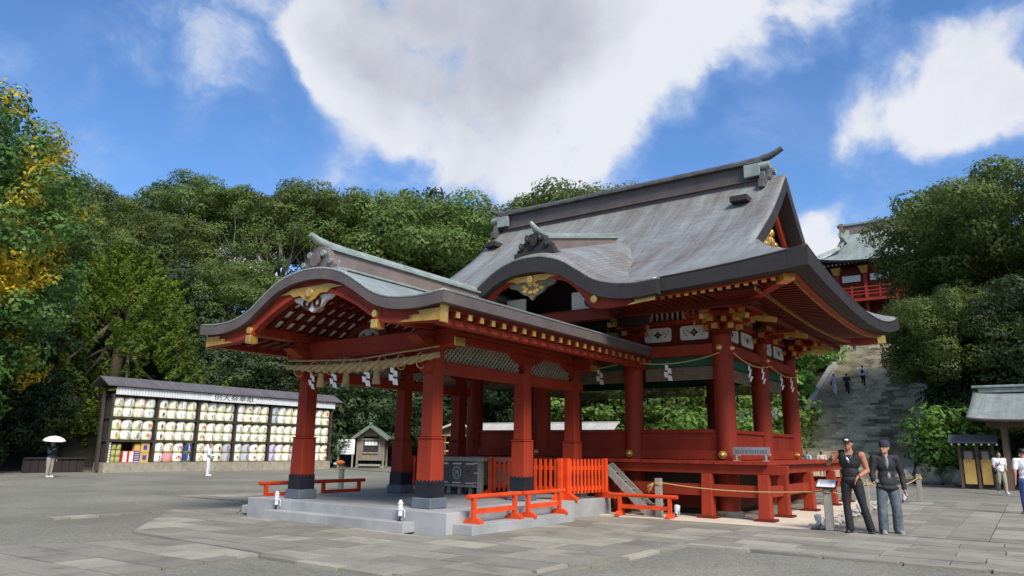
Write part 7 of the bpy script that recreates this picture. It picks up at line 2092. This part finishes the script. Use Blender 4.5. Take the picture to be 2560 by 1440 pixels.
# mid row on the slope
mid = [('camphor_b', -45.5, 5.5, 17.5, .3, 'between the ginkgo and the juniper'), ('camphor_a', -49, 13.5, 19.5, 1.3, 'directly behind the juniper'), ('deep_a', -47, 20.5, 16.5, 2.3, 'dark, below the gap where sky shows'),
       ('camphor_c', -46.5, 27.0, 17.8, .9, 'in front of the pale-stemmed trees'), ('camphor_b', -43.5, 34.5, 17.5, 1.9, 'left of the pavilion\'s roof ornament'), ('deep_a', -38.5, 40.5, 15.5, .5, 'dark, above the middle of the pavilion roof'),
       ('camphor_a', -34.5, 45.5, 19.0, 2.9, 'with rounded clumps over the pavilion ridge'), ('camphor_b', -28.0, 47.5, 18.5, .1, 'close to the great hall\'s left roof edge')]
for k_, x, y, tp_, rz, lb in mid: place(k_, x, y, tp_, rz, 'camphor_tree', 'mid-slope evergreen %s' % lb, 1.0, group='trees of the wooded slope')
# skyline
top_row = [('camphor_b', -60, 10.5, 26.5, .2, 'far left skyline, next to the ginkgo'), ('camphor_a', -60, 18.6, 26.0, 1.2, 'first rounded crown on the left skyline'), ('cedar', -58.5, 24.2, 25.6, .2, 'slim brownish crown before the dip in the skyline'),
       ('canopy', -59.5, 31.0, 29.8, 2.2, 'broad crown right of the skyline dip'), ('canopy', -55.5, 36.5, 29.8, .7, 'second broad crown above the pavilion\'s left eave'), ('canopy', -52.0, 41.5, 30.8, 1.7, 'skyline crown straight above the pavilion ornament'),
       ('camphor_a', -46.5, 46.0, 30.2, 2.7, 'skyline crown right of the pavilion ornament'), ('camphor_c', -41.5, 50.0, 29.4, .4, 'skyline crown under the lone pine'), ('camphor_b', -36.0, 53.5, 27.5, 1.4, 'skyline crown sinking towards the hall roof'),
       ('camphor_a', -30.5, 56.5, 26.5, 2.4, 'last crown before the great hall\'s ridge'), ('camphor_c', -38, 72, 37.0, .9, 'crown peeping above the hall ridge')]
for k_, x, y, tp_, rz, lb in top_row: place(k_, x, y, tp_, rz, 'camphor_tree', 'camphor tree, %s' % lb, 1.0, group='camphor trees on the skyline')
place('cedar', -44.8, 48.8, 32.6, .5, 'pine_tree', 'lone dark pine tip sticking out of the skyline', .8)
for x, y, tp_, rz, lb in ((-52.5, 30.5, 25.0, .2, 'left'), (-49.5, 33.5, 25.5, 1.5, 'middle'), (-48.0, 37.0, 26.5, 2.5, 'right')):
    place('airy', x, y, tp_, rz, 'slender_tree', '%s of the three pale-stemmed trees with sky showing between their limbs' % lb, 1.0, group='pale-stemmed slender trees')
# behind the hall and corridor
for k_, x, y, tp_, rz, lb in (('maple', -12.5, 30.5, 6.6, .2, 'bright maple seen between the pavilion pillars'), ('maple', -4.5, 30.0, 6.4, 1.2, 'bright maple seen through the hall\'s front window'), ('bush', -2.4, 25.0, 3.9, .5, 'yellow-green shrub low in the hall\'s window'), ('maple', -8.6, 38.0, 9.6, 2.0, 'fresh green maple left of the stairway parapet')):
    place(k_, x, y, tp_, rz, 'maple_tree', lb, 1.25, z=hill(x, y) - .1)
place('yellow_bush', -7.0, 23.5, 2.6, .2, 'shrub', 'yellow-leaved shrub seen through the hall', 1.0, z=0.5)
for k_, x, y, tp_, rz, lb in (('deep_a', -18, 36, 14, .2, 'dark evergreen behind the amulet booth'), ('deep_b', -12, 38, 11, 1.2, 'dark evergreen behind the long red wall'), ('deep_a', -12.5, 48, 18, 2.2, 'dark evergreen left of the stairs behind the hall'), ('deep_b', -15, 33, 8, .9, 'low dark evergreen beside the bright maple'), ('deep_a', -24, 39, 14, 1.9, 'dark evergreen over the far side of the courtyard'), ('camphor_b', -18, 52, 21, .4, 'evergreen hidden behind the hall roof'), ('maple', -9.4, 44, 13, .8, 'green maple higher beside the left parapet')):
    place(k_, x, y, tp_, rz, 'broadleaf_tree', lb, 1.2)
# right-hand woods
place('big_camphor', 10.8, 43.5, 19.3, .5, 'camphor_tree', 'huge spreading camphor filling the right side above the water pavilion', 1.10, z=1.0)
place('camphor_a', 7.4, 38.6, 11.8, 1.5, 'camphor_tree', 'lower camphor limbs reaching in front of the hilltop gate', .62, z=.8)
place('deep_a', 12.5, 37.5, 12.0, .3, 'broadleaf_tree', 'dark evergreen behind the water pavilion', 1.1, z=.5)
place('deep_b', 8.6, 38.0, 7.6, 1.3, 'broadleaf_tree', 'dark evergreen right of the lion', .95, z=.5)
place('bush', 7.1, 36.0, 4.7, .3, 'shrub', 'large fresh green shrub between the lion and the yellow boards', 1.1, z=.3)
place('deep_b', 9.2, 43.0, 12.0, 2.3, 'broadleaf_tree', 'dark evergreen crowding the right side of the stairs', 1.0, z=2.0)
place('deep_b', 8.6, 50.0, 14.0, .3, 'broadleaf_tree', 'dark evergreen beside the upper right of the stairs', 1.0, z=5.0)
place('deep_a', 16, 40, 14, .3, 'broadleaf_tree', 'dark evergreen at the right edge', 1.1, z=.5)
place('dark_bush', 9.2, 35.5, 3.2, .3, 'shrub', 'dark shrub behind the yellow notice boards', 1.0, z=.1)
place('dark_bush', 12.2, 36, 4.2, .9, 'shrub', 'dark shrub behind the water pavilion', 1.3, z=.1)
place('camphor_b', 9.8, 54, 19, 2.2, 'camphor_tree', 'camphor on the terrace slope, behind the huge one', 1.0, z=8)
# far wood closing the view behind everything
for x, y, tp_ in ((-72, 30, 21), (-68, 16, 22), (-66, 2, 25), (-58, 0, 24), (-47, -4, 20), (-40, -6, 15), (22, 52, 22), (30, 46, 20), (-24, 66, 28)):
    place('camphor_c', x, y, tp_, x * .37, 'camphor_tree', 'evergreen deep in the surrounding wood', 1.1, group='trees deep in the wood')

place('camphor_c', 11.5, 40.0, 11.5, 2.5, 'camphor_tree', 'low spreading camphor under the huge one, above the water pavilion', .7, z=.8)
for k_, x, y, tp_, rz, wd_, lb in (('maple', -6.3, 45.5, 9.6, .8, 1.0, 'fresh green maple against the middle of the left stair parapet'), ('maple', -6.6, 51.5, 12.6, 2.1, 1.0, 'green maple against the upper left stair parapet'), ('bush', -5.6, 40.5, 6.4, 1.1, 1.2, 'leafy shrub against the lower left stair parapet'), ('maple', -6.2, 57.5, 14.2, 3.0, .9, 'green maple at the very top of the left parapet'), ('deep_b', -9.6, 53, 16.5, .4, 1.0, 'dark evergreen behind the maples of the left parapet')):
    place(k_, x, y, tp_, rz, 'maple_tree' if k_ == 'maple' else 'broadleaf_tree', lb, wd_)
place('camphor_a', 7.0, 37.9, 11.2, 2.4, 'camphor_tree', 'camphor whose crown overhangs the right side of the stairs', .95, z=.9)
place('camphor_b', 8.2, 44.5, 16.6, .6, 'camphor_tree', 'camphor beneath the huge one, half hiding the red hilltop gate', .95, z=3.0)

for k in range(8):
    y = 41.0 + 2.5 * k
    place('bush', -4.9 - .4 * (k % 3), y, hill(-5.3, y) + 2.3 + .5 * (k % 2), k * 1.3, 'shrub', '%s green shrub up the bank along the left parapet, counted from the foot' % ('first', 'second', 'third', 'fourth', 'fifth', 'sixth', 'seventh', 'eighth')[k], 1.15, group='shrubs on the bank left of the stairs')
place('camphor_b', -54.5, 24.5, 23.5, .9, 'camphor_tree', 'mid-slope evergreen filling in below the dip of the skyline', 1.0, group='trees of the wooded slope')
